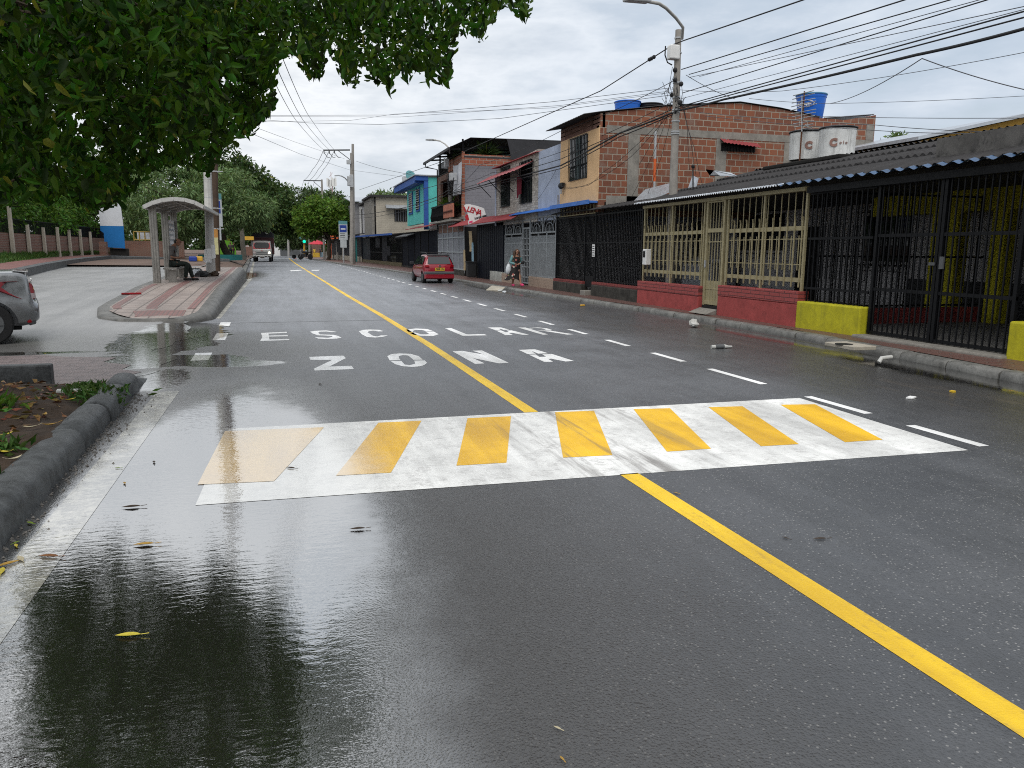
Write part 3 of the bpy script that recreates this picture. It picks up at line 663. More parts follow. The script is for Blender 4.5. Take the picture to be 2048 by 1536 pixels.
m.add(vs, [(2*i,2*i+1,2*i+3,2*i+2) for i in range(len(ys2)-1)])
struct(m.build('left_pavement', paint('left_paving', (.19,.09,.08), .75, .3, 1.2, dirtamt=.3, bump=.3), keep=True))
m = MB(); vs = []
for y in ys2+[64,70]:
    x = lerp_poly(BK, min(y,60)); z = zl(y)+.36; vs += [(x-1.45, y, z+.03), (-13.3 if y < 70 else -13.3, y, 1.28), (-120, y, 1.3)]
m.add(vs, [(3*i+k, 3*i+k+1, 3*i+k+4, 3*i+k+3) for i in range(len(ys2)+1) for k in (0,1)])
struct(m.build('verge', paint('verge_grass', (.055,.085,.022), .95, .5, 2.5, dirt=(.09,.06,.035), dirtamt=.35, bump=.6, bscale=12), keep=True))
# ------------------------------------------------------------------ painted markings (sheets 4 mm above the asphalt)
Z1, Z2 = .002, .004
def sheet(name, polys, mat, z=Z1, label=None):
    m = MB()
    for P in polys: m.poly([(p[0], p[1], z) for p in P])
    o = m.build(name, mat, keep=True); struct(o); return o
def px_poly(P, ox, oy, sc): return [at_z(ox+x/sc, oy+y/sc, 0) for x, y in P]
yl = [(2.47,-6),(2.47,1.9),(2.43,5.13)]
def ribbon(pts, w):
    out = []
    for a, b_ in zip(pts, pts[1:]): out.append([(a[0]-w/2,a[1]),(a[0]+w/2,a[1]),(b_[0]+w/2,b_[1]),(b_[0]-w/2,b_[1])])
    return out
def ribbon_sheet(name, pts, w, mat, z=Z1):
    m = MB(); vs = []
    P = []
    for a, b_ in zip(pts, pts[1:]):
        n = max(1, int((b_[1]-a[1])/2)); P += [(a[0]+(b_[0]-a[0])*i/n, a[1]+(b_[1]-a[1])*i/n) for i in range(n)]
    P.append(pts[-1])
    for x, y in P: vs += [(x-w/2, y, z), (x+w/2, y, z)]
    m.add(vs, [(2*i,2*i+1,2*i+3,2*i+2) for i in range(len(P)-1)]); return struct(m.build(name, mat, keep=True))
ribbon_sheet('centre_line', yl, .15, M['road_yellow'])
ribbon_sheet('centre_line', [(2.40,7.45),(2.40,13.4),(2.32,20),(2.15,28),(1.73,57),(1.2,95),(.78,143)], .15, M['road_yellow'])
ribbon_sheet('edge_line', [(-1.33,-6),(-1.33,3),(-1.36,9.6)], .24, M['edge_white'])
ribbon_sheet('edge_line', [(-1.62,19.6),(-1.72,30),(-1.85,44),(-3.0,80),(-4.1,115)], .2, M['edge_white'])
sheet('edge_line', [[(-1.42,17.6),(-1.2,17.6),(-1.22,18.5),(-1.44,18.5)], [(-1.32,14.9),(-1.1,14.9),(-1.12,16.1),(-1.34,16.1)], [(-1.4,12.2),(-1.15,12.2),(-1.17,13.1),(-1.42,13.1)]], M['letter_white'])
dash = []
y = 3.0
seq = [(5.12,5.96),(6.53,7.52),(8.39,9.72),(10.48,11.53),(12.48,13.46)] + [(14.5+2.05*i, 15.5+2.05*i) for i in range(36)]
for a, b_ in seq:
    xa = 5.82 if a < 60 else 5.82-(a-60)*.012
    dash.append([(xa-.055,a),(xa+.055,a),(xa+.055,b_),(xa-.055,b_)])
sheet('lane_dashes', dash, M['letter_white'])
sheet('road_joint', [[(-1.7,18.25),(2.3,18.45),(2.3,18.48),(-1.7,18.29)]], paint('joint_tar', (.03,.03,.03), .6))
# striped speed table
q = [at_z(*p) for p in [(388,1009),(1930,901),(1600,796),(455,858)]]
sheet('speed_table', [[(-.62,5.18),(5.56,5.04),(5.66,7.46),(-.56,7.42)]], M['road_white'])
st = [[(450,863),(648,855),(548,963),(395,970)], [(757,846),(843,842),(782,946),(672,952)], [(935,837),(1022,833),(1013,926),(913,932)], [(1110,825),(1188,822),(1225,911),(1126,916)], [(1267,819),(1340,817),(1422,898),(1334,904)], [(1417,815),(1485,813),(1598,889),(1522,893)], [(1561,810),(1630,809),(1765,880),(1690,885)]]
sheet('speed_table_stripes', [[at_z(*p) for p in P] for P in st], M['stripe_yellow'], Z2)
A5 = lambda P: px_poly(P, 500, 630, 5.689); B5 = lambda P: px_poly(P, 860, 630, 5.689); C5 = lambda P: px_poly(P, 440, 500, 2.56)
esc = [A5([(115,297),(140,255),(125,205),(417,192),(421,205),(208,213),(214,235),(428,228),(432,243),(217,247),(222,280),(445,273),(448,286)]),
 A5([(683,190),(745,181),(870,176),(985,191),(925,197),(870,189),(790,192),(775,205),(800,222),(950,227),(1000,238),(1043,260),(985,270),(880,274),(780,270),(735,255),(800,256),(890,260),(940,250),(930,238),(770,232),(715,212)]),
 A5([(1238,185),(1290,170),(1370,165),(1470,170),(1520,186),(1460,188),(1400,180),(1350,186),(1340,200),(1400,238),(1450,246),(1490,232),(1568,235),(1510,250),(1420,258),(1330,250),(1275,222)]),
 C5([(952,408),(1000,402),(1060,405),(1092,415),(1055,415),(1030,409),(1000,410),(985,415),(990,420),(965,420)]), C5([(968,423),(1000,423),(1030,432),(1060,432),(1070,428),(1050,418),(1095,418),(1120,432),(1090,441),(1030,440),(990,434)]),
 B5([(170,152),(240,149),(420,222),(615,218),(650,232),(372,238)]), B5([(658,143),(808,142),(900,168),(840,170),(800,158),(785,160),(820,180),(750,176)]), B5([(760,182),(825,183),(860,197),(900,195),(870,178),(925,175),(1125,225),(1060,228),(930,203),(895,205),(942,228),(858,230)]),
 B5([(1003,144),(1085,143),(1345,222),(1285,226)]), B5([(1115,150),(1230,142),(1330,152),(1385,170),(1375,177),(1300,177),(1195,176),(1300,171),(1320,165),(1270,153),(1200,149),(1140,155)]), B5([(1290,182),(1380,180),(1480,197),(1635,220),(1560,224),(1400,198)])]
sheet('school_lettering', esc, M['letter_white'])
zona = [A5([(672,478),(1062,463),(1092,492),(905,587),(1155,580),(1183,616),(735,634),(728,612),(935,513),(688,511)]),
 A5([(1562,470),(1610,445),(1700,438),(1830,443),(1920,470),(1965,510),(1860,512),(1800,462),(1730,458),(1690,472),(1700,500),(1715,516),(1590,518)]), A5([(1600,527),(1722,524),(1760,565),(1820,572),(1880,555),(1868,520),(1985,517),(2015,545),(1985,570),(1930,585),(1850,592),(1740,585),(1650,560)]),
 B5([(257,415),(512,558),(622,552),(490,492),(785,552),(895,544),(590,404),(485,408),(620,452),(365,409)]),
 B5([(1008,398),(1195,391),(1345,437),(1230,441),(1170,415),(1160,418),(1205,442),(1110,446)]), B5([(1125,453),(1205,450),(1245,478),(1320,475),(1275,447),(1385,444),(1638,524),(1545,530),(1380,499),(1345,502),(1400,532),(1300,535)])]
sheet('zone_lettering', zona, M['letter_white'])
sheet('stop_line', [[at_z(*p) for p in P] for P in ([(580,541),(601,539.6),(604,541),(582,542.4)], [(622,540),(640,539.6),(638,541.2),(624,541.6)])], M['letter_white'])
# ------------------------------------------------------------------ RIGHT SIDE OF THE STREET
F = 10.35
def fz(x, y, X=F): p = at_x(x, y, X); return p.y, p.z
def hbars(m, y0, y1, z, t=.03, d=.03, X=F): m.box(X-d/2, X+d/2, y0, y1, z-t/2, z+t/2)
def vbars(m, y0, y1, z0, z1, n, t=.018, X=F, spikes=0):
    for i in range(n):
        y = y0+(y1-y0)*(i+.5)/n; m.box(X-t/2, X+t/2, y-t/2, y+t/2, z0, z1+(spikes if i % 2 else 0))
# ---- long row of single-storey carports: rooms behind the grilles
def room(name, label, y0, y1, wallmat, floormat, X1=16.5, group='single-storey houses with caged carports'):
    t = thing(name, label, 'house', (F, (y0+y1)/2, .15), group)
    m = MB(); m.box(X1, X1+.2, y0, y1, .15, 3.3); m.build('back_wall', wallmat, t)
    m = MB(); m.box(F+.02, X1-.003, y0, y1, .02, .17); m.build('floor', floormat, t)
    return t
tile_floor = brick('carport_floor_tile', (.20,.19,.18), (.25,.24,.225), (.09,.085,.08), .33, .33, .012, 'xy', bump=.2, offset=0, dirt=.3)
def corr_roof(m, y0, y1, prof, pitch=.18, amp=.028, sub=6):
    """corrugated sheet: waves along y, falling along the x-z profile"""
    n = int((y1-y0)/pitch*sub)+1; P = prof
    o = len(m.v)
    for i in range(n):
        y = y0+(y1-y0)*i/(n-1); w = amp*math.sin(2*PI*i/sub)
        for (x, z) in P: m.v.append((x, y, z+w))
    k = len(P)
    for i in range(n-1):
        for j in range(k-1): m.f.append((o+i*k+j, o+i*k+j+1, o+(i+1)*k+j+1, o+(i+1)*k+j)); m.mi.append(m.cur)
def lapped(x0, z0, x1, z1, lap=1.5, drop=.05):
    """profile of overlapping sheets rising from the eave"""
    L = x1-x0; n = max(1, round(L/lap)); P = []
    for i in range(n):
        a = x0+L*i/n; b_ = x0+L*(i+1)/n; P += [(a, z0+(z1-z0)*i/n+(drop if i else 0)), (b_, z0+(z1-z0)*(i+1)/n)]
    return P
cw = thing('carport_shell', 'rear wall and ceiling slab added to shut daylight out of the carports', 'wall', (13.5,17,.15))  # added shell behind and above the rooms, keeps daylight from leaking in
m = MB(); m.box(16.72,16.9,2.0,31.5,.1,3.4); m.box(10.5,16.7,29.16,29.26,.1,3.3); m.box(10.5,16.9,2.0,2.1,.1,3.3); m.build('rear_wall', M['white_wall'], cw)
m = MB(); m.box(10.55,17.0,2.0,29.2,3.10,3.16); m.build('ceiling_slab', paint('dark_ceiling', (.05,.048,.045), .9, .3, 2), cw)  # plain dark concrete, part of the added shell
# house A: yellow base walls, black gates
hA = room('caged_house', 'house with yellow base walls, yellow pillars and tall black gates', 4.0, 13.75, M['yellow_plaster'], tile_floor)
m = MB()
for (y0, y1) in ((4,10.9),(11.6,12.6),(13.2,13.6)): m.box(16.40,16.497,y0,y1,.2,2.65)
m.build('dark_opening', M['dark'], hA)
def roof_part(parent, y0, y1, mat, z0=3.09, x0=10.15, xr=14.0, zr=4.12):
    m = MB(); corr_roof(m, y0, y1, lapped(x0, z0, xr, zr)); corr_roof(m, y0, y1, [(xr-.05, zr+.05), (26, zr-1.2)])
    return m.build('roof', mat, parent, smooth=60)
roof_part(hA, 3.0, 13.75, M['roof_dark'])
m = MB(); corr_roof(m, 3.0, 14.6, [(10.04,3.06),(10.16,3.092)], .30, .026, 8); m.build('eave_sheet', M['blue_edge'], hA, smooth=60)
m = MB(); m.box(10.25,10.45,3.0,13.75,2.86,2.98); m.build('roof_beam', M['black_metal'], hA)
m = MB(); m.box(10.9,14.5,4.0,11.2,3.52,3.62); m.box(10.9,11.05,4.0,11.2,3.3,3.52); m.build('concrete_gutter', paint('mouldy_concrete', (.12,.115,.11), .9, .4, 2, streak=.3, dirt=(.02,.02,.02), dirtamt=.8, bump=.3), hA)
yb = [(3.0,8.78,.03,.70),(11.86,13.74,.10,.68)]
for (y0,y1,z0,z1) in yb:
    m = MB(); m.box(F-.17,F+.12,y0,y1,z0,z1); m.build('base_wall', M['yellow_plaster'], hA, bevel=.03)
m = MB(); m.box(F-.3,F+.1,8.75,11.9,.02,.185); m.build('threshold', M['concrete'], hA, bevel=.03)
for (x0,x1,y0,y1) in ((14.9,15.25,14.9-.45,14.9+.3),(14.9,15.25,13.2,13.55)):
    m = MB(); m.box(x0,x1,y0,y1,.17,2.62); m.build('pillar', M['yellow_plaster'], hA)
m = MB(); m.box(14.85,15.3,4,17.2,2.62,3.12); m.build('lintel', M['yellow_plaster'], hA)
def gate_leaf(y0, y1, z0, z1, parent, n, mat):
    m = MB()
    for y in (y0+.03, y1-.03): m.box(F-.03,F+.03,y-.03,y+.03,z0,z1)
    for z in (z0+.03, z0+.82, z0+1.78, z1-.03): m.box(F-.02,F+.02,y0,y1,z-.028,z+.028)
    vbars(m, y0+.06, y1-.06, z0, z1, n, .022, F-.012)
    return m.build('gate_leaf', mat, parent)
gt = thing('double_gate', 'tall black double gate between the two yellow base walls', 'gate', (F, 10.3, .19))
for a, b_ in ((8.84,10.34),(10.36,11.82)):
    g_ = gate_leaf(a, b_, .20, 2.92, gt, 11, M['black_metal'])
m = MB(); m.box(F-.06,F-.03,10.2,10.28,1.42,1.62); m.obox((F-.045,10.44,1.5),(.02,.12,.05)); m.build('lock', M['plastic_grey'], gt)
fn = thing('window_grille', 'black barred grille standing on the longer yellow base wall', 'grille', (F, 12.8, .68))
m = MB(); vbars(m, 11.9, 13.72, .68, 2.9, 13, .024)
for z in (.95,1.95,2.85): hbars(m, 11.88, 13.72, z, .045)
m.build('bar_panel', M['black_metal'], fn)
m = MB(); vbars(m, 11.98, 13.66, 1.15, 2.2, 12, .012, F+.03); m.build('short_bar_row', M['black_metal'], fn)
fn = thing('window_grille', 'black barred grille on the yellow base wall cut by the right edge', 'grille', (F, 6, .7))
m = MB(); vbars(m, 3.2, 8.72, .70, 2.9, 38, .024)
for z in (.97,1.95,2.85): hbars(m, 3.2, 8.74, z, .045)
m.build('bar_panel', M['black_metal'], fn)
# partition grille between houses A and B
fn = thing('partition_grille', 'black bar partition running back between the yellow and red walled carports', 'grille', (12.5, 13.78, .17))
m = MB()
for i in range(26): m.box(10.55+i*.17-.011,10.55+i*.17+.011,13.77,13.79,.5,2.95)
for z in (.55,1.6,2.9): m.box(10.5,15,13.765,13.795,z-.02,z+.02)
m.build('bar_panel', M['black_metal'], fn)
m = MB(); m.box(10.5,15,13.72,13.84,.17,.5); m.build('sill_wall', M['red_plaster'], fn)
# house B: red base walls, cream grille
hB = room('caged_house', 'house with red base walls and cream spiked grille', 13.86, 21.38, M['white_wall'], tile_floor)
roof_part(hB, 13.76, 21.4, M['roof_dark'])
m = MB(); corr_roof(m, 14.4, 21.5, [(10.02,3.055),(10.16,3.092)], .10, .02, 5); m.build('eave_sheet', M['roof_silver'], hB, smooth=60)
m = MB(); m.box(10.28,10.44,13.86,21.38,2.92,3.0); m.build('roof_beam', M['cream_metal'], hB)
for (y0,y1,z0,z1) in ((13.74,16.86,.08,.87),(17.79,21.41,.1,.80)):
    m = MB(); m.prism([(F-.16,y0,z0-.1),(F-.14,y0,z1-.26),(F+.12,y0,z1-.26),(F+.12,y0,z0-.1)], (0,y1-y0,0)); m.build('base_wall', M['red_plaster'], hB, bevel=.025)
    m = MB(); m.box(F-.15,F+.12,y0+.002,y1-.002,z1-.259,z1); m.build('brick_capping', M['red_brick_paint'], hB, bevel=.012)
gr = thing('spiked_grille', 'cream spiked grille above the longer red base wall, left of the narrow gate', 'grille', (F, 19.6, .8))
gr2 = thing('spiked_grille', 'cream spiked grille above the red base wall beside the yellow wall', 'grille', (F, 15.3, .87))
for (t, y0, y1, zb, n) in ((gr,17.85,21.36,.80,14),(gr2,13.8,16.8,.87,12)):
    m = MB()
    for y in (y0+.03,y1-.03,(y0+y1)/2): m.box(F-.025,F+.025,y-.028,y+.028,zb,2.95)
    for z in (1.10,2.17): m.box(F-.02,F+.02,y0,y1,z-.045,z+.045)
    for z in (1.42,1.95): m.box(F-.008,F+.008,y0,y1,z-.01,z+.01)
    m.build('frame', M['cream_metal'], t)
    m = MB()
    for i in range(n):
        y = y0+.1+(y1-y0-.2)*i/(n-1)
        m.box(F-.045,F-.02,y-.013,y+.013,.95,2.32); m.prism([(F-.045,y-.013,2.32),(F-.02,y-.013,2.32),(F-.02,y+.013,2.32),(F-.045,y+.013,2.32)], (-.035,-.03,.09))
    m.build('spiked_bar_row', M['cream_metal'], t)
    m = MB()
    for i in range(n-1):
        y = y0+.1+(y1-y0-.2)*(i+.5)/(n-1); m.box(F-.01,F+.006,y-.009,y+.009,1.3,2.02)
    m.build('short_bar_row', M['cream_metal'], t)
    m = MB(); vbars(m, y0+.06, y1-.06, 2.2, 2.95, n, .016); m.build('upper_bar_row', M['cream_metal'], t)
gb = thing('narrow_gate', 'narrow cream barred gate between two red base walls', 'gate', (F, 17.3, .3))
m = MB()
for y in (16.93,17.72): m.box(F-.035,F+.035,y-.04,y+.04,.32,2.95)
for z in (.40,2.2,2.93): m.box(F-.028,F+.028,16.93,17.72,z-.05,z+.05)
for z in (.75,1.92): m.box(F-.01,F+.01,16.97,17.68,z-.012,z+.012)
m.build('frame', M['cream_metal'], gb)
m = MB(); vbars(m, 17.0, 17.66, .42, 2.9, 5, .018); m.build('bar_row', M['cream_metal'], gb)
m = MB(); m.box(F+.0,F+.02,16.99,17.66,.45,.95); m.build('kick_plate', M['cream_metal'], gb)
m = MB(); m.box(F-.06,F-.03,17.66,17.72,1.28,1.46); m.build('lock', M['galv'], gb)
m = MB(); m.box(F-.04,F+.2,16.9,17.76,.1,.33); m.build('dark_step', M['slab_black'], gb)
m = MB(); m.prism([(F-.42,16.9,.145),(F-.1,16.9,.26),(F-.1,16.9,.12)], (0,.86,0)); m.build('ramp', M['concrete'], gb)
mt = thing('electricity_meter', 'white electricity meter box on the cream grille', 'meter box', (F-.1, 20.95, 1.3))
m = MB(); m.box(F-.2,F-.03,20.78,21.02,1.28,1.74); m.build('case', M['white_metal'], mt, bevel=.02)
m = MB(); m.box(F-.206,F-.199,20.84,20.97,1.5,1.68); m.build('dial_window', M['glass'], mt)
# windows, doors and furniture on the back wall seen through the bars
def barred_window(y0, y1, z0, z1, label, X=16.5, scroll=True):
    w = thing('barred_window', label, 'window', (X, (y0+y1)/2, z0), 'windows at the back of the carports')
    m = MB(); m.box(X-.04,X-.005,y0,y1,z0,z1); m.build('pane', M['glass'], w)
    m = MB(); vbars(m, y0, y1, z0-.1, z1+.1, 9, .02, X-.14)
    for z in (z0-.1,z1+.1,(z0+z1)/2): hbars(m, y0-.05, y1+.05, z, .025, .02, X-.14)
    m.build('grille', M['black_metal'], w)
    if scroll:
        m = MB()
        for z in (z0-.2, z1+.2):
            for i in range(8):
                yc = y0+(y1-y0)*(i+.5)/8; m.tube([(X-.14, yc+.09*math.cos(a), z+.09*math.sin(a)) for a in [k*PI/5 for k in range(10)]], .012, 4)
        m.build('scroll_work', M['black_metal'], w)
barred_window(23.2, 26.0, 1.75, 3.0, 'scroll-grilled window at the back of the red-walled carport')
barred_window(17.5, 19.3, 1.45, 2.75, 'scroll-grilled window behind the black bars beside the yellow pillars')
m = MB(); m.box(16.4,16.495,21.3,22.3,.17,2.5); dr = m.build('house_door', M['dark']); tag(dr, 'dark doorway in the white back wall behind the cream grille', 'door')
m = MB(); m.box(16.4,16.495,28.6,30.6,1.5,2.9); dr = m.build('dark_window', M['glass']); tag(dr, 'dark plain window at the back left of the red-walled carport', 'window')
m = MB(); m.box(15.2,16.3,25.6,27.9,.17,1.25); m.box(15.6,16.3,25.5,28,1.25,1.45); sf = m.build('covered_bundle', M['cloth_white'], bevel=.15); tag(sf, 'low rounded white covered bundle inside the cream-grilled carport', 'bundle')
m = MB(); m.box(16.42,16.497,4,17.4,.17,1.0); m.build('tile_wainscot', brick('dark_tile', (.04,.042,.045), (.07,.07,.075), (.02,.02,.02), .1, .1, .006, 'yz', bump=.2, offset=0), hA)
m = MB(); m.box(16.45,16.498,13.9,17.4,1.0,3.1); m.build('rear_wall_panel', M['white_wall'], hB)
# house C: black grille on mossy wall
hC = room('caged_house', 'house with mossy black base walls and dense black grille', 21.4, 29.15, M['white_wall'], tile_floor, 16.5)
m = MB(); corr_roof(m, 21.4, 29.2, [(10.1,3.06),(10.6,3.2)], .10, .022, 5); corr_roof(m, 21.4, 25.0, lapped(10.6,3.21,14.0,3.75)); corr_roof(m, 21.4, 25.0, [(13.95,3.8),(20,3.2)]); m.build('roof', M['roof_dark'], hC, smooth=60)
for (y0,y1,z1) in ((21.43,25.15,.62),(26.05,29.18,.60)):
    m = MB(); m.box(F-.13,F+.12,y0,y1,0,z1-.1); m.build('base_wall', M['moss_wall'], hC, bevel=.03)
    m = MB(); m.box(F-.11,F+.1,y0+.01,y1-.01,z1-.1,z1); m.build('brick_capping', brick('red_brick_row', (.26,.05,.045), (.22,.045,.04), (.06,.02,.02), .22, .1, .012, 'yz', bump=.6, var=.2), hC)
gc1 = thing('black_grille', 'dense black bar grille nearest the grey arched gate', 'grille', (F,27.6,.6)); gc2 = thing('black_grille', 'dense black bar grille beside the cream spiked grille', 'grille', (F,23.3,.6))
for t, y0, y1, n in ((gc1,26.1,29.15,26),(gc2,21.45,25.1,30)):
    m = MB(); vbars(m, y0, y1, .6, 2.98, n, .026)
    for z in (.68,1.15,1.95,2.9): hbars(m, y0, y1, z, .04)
    for y in (y0,y1): m.box(F-.03,F+.03,y-.03,y+.03,.6,2.98)
    m.build('bar_panel', M['black_metal'], t)
gcg = thing('black_gate', 'black barred gate with white notice, between two mossy walls', 'gate', (F,25.6,.35))
m = MB(); vbars(m, 25.17, 26.03, .75, 2.98, 8, .026)
for z in (.78,1.95,2.9): hbars(m, 25.15, 26.05, z, .05)
m.build('bar_panel', M['black_metal'], gcg)
m = MB(); m.box(F-.02,F+.02,25.2,26.0,.42,.76); m.build('kick_plate', M['black_metal'], gcg)
m = MB(); m.box(F-.3,F+.3,25.3,25.75,.1,.3); m.build('step', M['concrete'], gcg, bevel=.02)
nt_ = thing('paper_notice', 'white paper notice on the black barred gate', 'notice', (F-.04,25.3,1.55))
m = MB(); m.box(F-.034,F-.03,25.12,25.36,1.48,1.9); m.build('sheet', M['white_paper'], nt_)
m = MB()
for k in range(5): m.box(F-.037,F-.0345,25.15,25.33,1.52+k*.075,1.55+k*.075)
m.build('print', M['ink'], nt_)
# loose zinc flashing over the low roofs by the brick wall
def loose(name, label, P, thick=.012, mat='roof_silver'):
    m = MB(); m.prism(P, (0,0,thick)); return tag(m.build(name, M[mat], fix=True), label, 'flashing')
loose('zinc_flashing', 'long bent zinc flashing leaning along the roof behind the streetlight pole', [at_x(1263,408,10.6),at_x(1290,380,11.4),at_x(1345,366,11.8),at_x(1352,379,11.4),at_x(1300,402,10.8)], .02)
loose('zinc_flashing', 'short folded zinc sheet standing on the low roof', [at_x(1376,378,11.6),at_x(1385,352,11.8),at_x(1397,358,11.8),at_x(1392,379,11.6)], .02)
loose('zinc_flashing', 'curled grey sheet against the brick wall', [at_x(1412,340,12.6),at_x(1428,342,12.6),at_x(1462,347,12.8),at_x(1474,353,12.8),at_x(1440,352,12.6),at_x(1420,352,12.6)], .02)
# ---- brick house: orange front, brick flank towards the camera
bh = thing('brick_house', 'two-storey house with orange front and bare brick flank', 'house', (F,27,3))
Yb = 25.05
def by(x, y): p = at_y(x, y, Yb); return (p.x, p.z)
top = [by(1199,226),by(1330,213),by(1480,206),by(1560,218),by(1640,236),by(1690,240),by(1752,230)]
x_end = by(1750,235)[0]
m = MB(); P = [(F+.02,2.9)]+[(x_end,2.9)]+[(x, z) for x, z in top[::-1]]; P[-1] = (F+.02, top[0][1])
m.prism([(x,Yb,z) for x,z in P], (0,.25,0)); m.build('brick_flank', M['brick_wall'], bh, fix=True)
fw = MB(); y0f, y1f = 25.05, 28.9
fw.box(F,F+.2,y0f+.255,y1f,3.35,5.78); fw.build('front_wall', M['orange_plaster'], bh)
m = MB(); m.box(F,F+.018,Yb-.002,Yb+.25,3.35,5.85); m.build('corner_plaster', M['orange_plaster'], bh)
# lattice under the eave: pierced blocks
m = MB(); m.box(F+.1,F+.2,y0f,y1f,5.78,6.25)
for r in range(4): m.box(F,F+.1,y0f+.02,y1f,5.78+r*.145,5.81+r*.145)
for i in range(27): yy = y0f+.6+(y1f-y0f-1.1)*i/26; m.box(F,F+.1,yy-.03,yy+.03,5.81,6.24)
m.box(F,F+.1,y0f+.02,y0f+.6,5.81,6.24); m.box(F,F+.1,y1f-.5,y1f,5.81,6.24)
m.build('lattice_band', M['lattice'], bh)
# concrete frame on the flank
m = MB(); zb = by(1400,262)[1]
def cstrip(x0, x1, z0, z1): m.box(x0,x1,Yb-.012,Yb+.01,z0,z1)
cstrip(F+.25,x_end-.01,5.62,5.86)
for xa in (by(1256,300)[0],by(1432,300)[0],by(1568,300)[0],x_end-.45): cstrip(xa,xa+.42,2.9,5.61)
cstrip(x_end-.35,x_end-.01,5.87,6.4); cstrip(F+.3,by(1290,400)[0],2.9,3.55)
m.build('concrete_frame', M['concrete'], bh)
m = MB(); a = by(1442,285); b_ = by(1510,290); m.box(a[0],b_[0],Yb-.02,Yb-.001,a[1]-.28,a[1]-.02); w_ = m.build('vent_window', M['dark'], bh)
m = MB()
for i in range(12): xx = a[0]+(b_[0]-a[0])*(i+.5)/12; m.box(xx-.012,xx+.012,Yb-.05,Yb-.025,a[1]-.3,a[1]-.02)
m.build('grille', M['black_metal'], w_)
m = MB(); n = 40
for i in range(n+1):
    xx = a[0]-.05+(b_[0]-a[0]+.1)*i/n; zz = a[1]+.13-.1*i/n+.015*math.sin(i*1.6); m.v += [(xx,Yb-.02,zz),(xx,Yb-.32,zz-.17)]
m.f += [(2*i,2*i+1,2*i+3,2*i+2) for i in range(n)]; m.mi += [0]*n
m.build('awning', M['maroon_sheet'], w_, smooth=60)
m = MB(); wy0, wz0 = fz(1174,355); wy1, wz1 = fz(1141,280); m.box(F-.012,F-.001,wy0,wy1,wz0,wz1); w_ = m.build('window', M['glass'], bh)
m = MB()
for i in range(13): yy = wy0+(wy1-wy0)*i/12; m.box(F-.07,F-.05,yy-.011,yy+.011,wz0,wz1)
for z in (wz0,wz1,(wz0*2+wz1)/3,(wz0+2*wz1)/3): m.box(F-.068,F-.052,wy0,wy1,z-.012,z+.012)
m.build('grille', M['black_metal'], w_)
m = MB(); m.box(F-.03,F-.013,wy0+(wy1-wy0)*.36,wy0+(wy1-wy0)*.64,wz0+.03,wz1-.02); m.build('curtain', paint('grey_green_curtain', (.12,.16,.165), .9, .4, 14), w_)
m = MB(); corr_roof(m, y0f-.06, y1f+.05, [(F-.6,6.16)]+[(x, z+.035) for x, z in top[:5]], .16, .02, 5); m.build('roof', M['roof_dark'], bh, smooth=60)
m = MB(); corr_roof(m, y0f-.03, y1f, [(top[4][0]+.2,top[5][1]+.03),(x_end,top[6][1]+.03)], .16, .02, 5); m.build('rear_roof', M['roof_silver'], bh, smooth=60)
m = MB(); m.box(F-.32,F,y0f+.02,y1f+.2,3.30,3.37); m.box(F-.34,F-.3,y0f+.02,y1f+.2,3.26,3.40); m.build('gutter', M['blue_sheet'], bh)
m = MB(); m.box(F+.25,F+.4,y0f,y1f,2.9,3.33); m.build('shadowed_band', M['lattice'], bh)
m = MB(); vbars(m, y0f+.1, y1f-.1, 2.95, 3.28, 11, .03, F-.02); hbars(m, y0f+.1, y1f-.1, 2.97, .03, .03, F-.02); m.build('balustrade', M['cream_metal'], bh)
pp = thing('vent_pipe', 'thin orange and grey vent pipe rising in front of the brick flank', 'pipe', (11.2,24.6,2.9))
A_ = at_y(1311,263,24.5); B_ = at_y(1308,405,24.5)
MB().tube([B_, B_.lerp(A_,.3)], .045, 8).build('pipe', M['galv'], pp); MB().tube([B_.lerp(A_,.62), A_], .045, 8).build('pipe', M['galv'], pp)
m = MB(); m.tube([B_.lerp(A_,.3), B_.lerp(A_,.62)], .046, 8); m.build('orange_sleeve', M['orange'], pp)
# ---- lavender strip and stone-clad house
sh = thing('stone_clad_house', 'two-storey house clad in pale stone chips with two barred windows and lavender side strip', 'house', (F,34,3))
m = MB(); m.box(F,F+.3,31.68,38.55,2.9,5.55); m.add([(F,31.68,5.55),(F,38.55,5.55),(F,38.55,5.62),(F,31.68,5.86),(F+.3,31.68,5.55),(F+.3,38.55,5.55),(F+.3,38.55,5.62),(F+.3,31.68,5.86)], [(0,1,2,3),(7,6,5,4),(3,2,6,7),(0,3,7,4),(1,5,6,2)]); m.build('stone_front', M['stone'], sh)
m = MB(); m.box(F+.03,F+.33,28.92,31.675,2.9,5.74); m.build('lavender_wall', M['lavender'], sh)
m = MB(); corr_roof(m, 31.6, 38.7, [(F-.16,5.72),(F+1.6,5.95)], .12, .02, 5); m.build('roof_edge', M['maroon_sheet'], sh, smooth=60)
m = MB(); m.box(F-.02,F+7,38.3,38.55,2.9,5.6); m.box(F+.35,F+7,28.95,38.28,2.9,5.6); m.build('body_wall', M['lavender'], sh)
for (xa,ya,xb,yb_) in ((1020,412,1003,337),(1064,404,1042,326)):
    a0 = fz(xa,ya); a1 = fz(xb,yb_); m = MB(); m.box(F-.02,F-.002,a0[0],a1[0],a0[1],a1[1]); w_ = m.build('window', M['glass'], sh)
    m = MB()
    for i in range(9): yy = a0[0]+(a1[0]-a0[0])*i/8; m.box(F-.08,F-.055,yy-.014,yy+.014,a0[1],a1[1])
    for z in (a0[1],a1[1],(a0[1]+a1[1])/2): m.box(F-.078,F-.057,a0[0],a1[0],z-.014,z+.014)
    m.build('grille', M['black_metal'], w_)
m = MB(); 
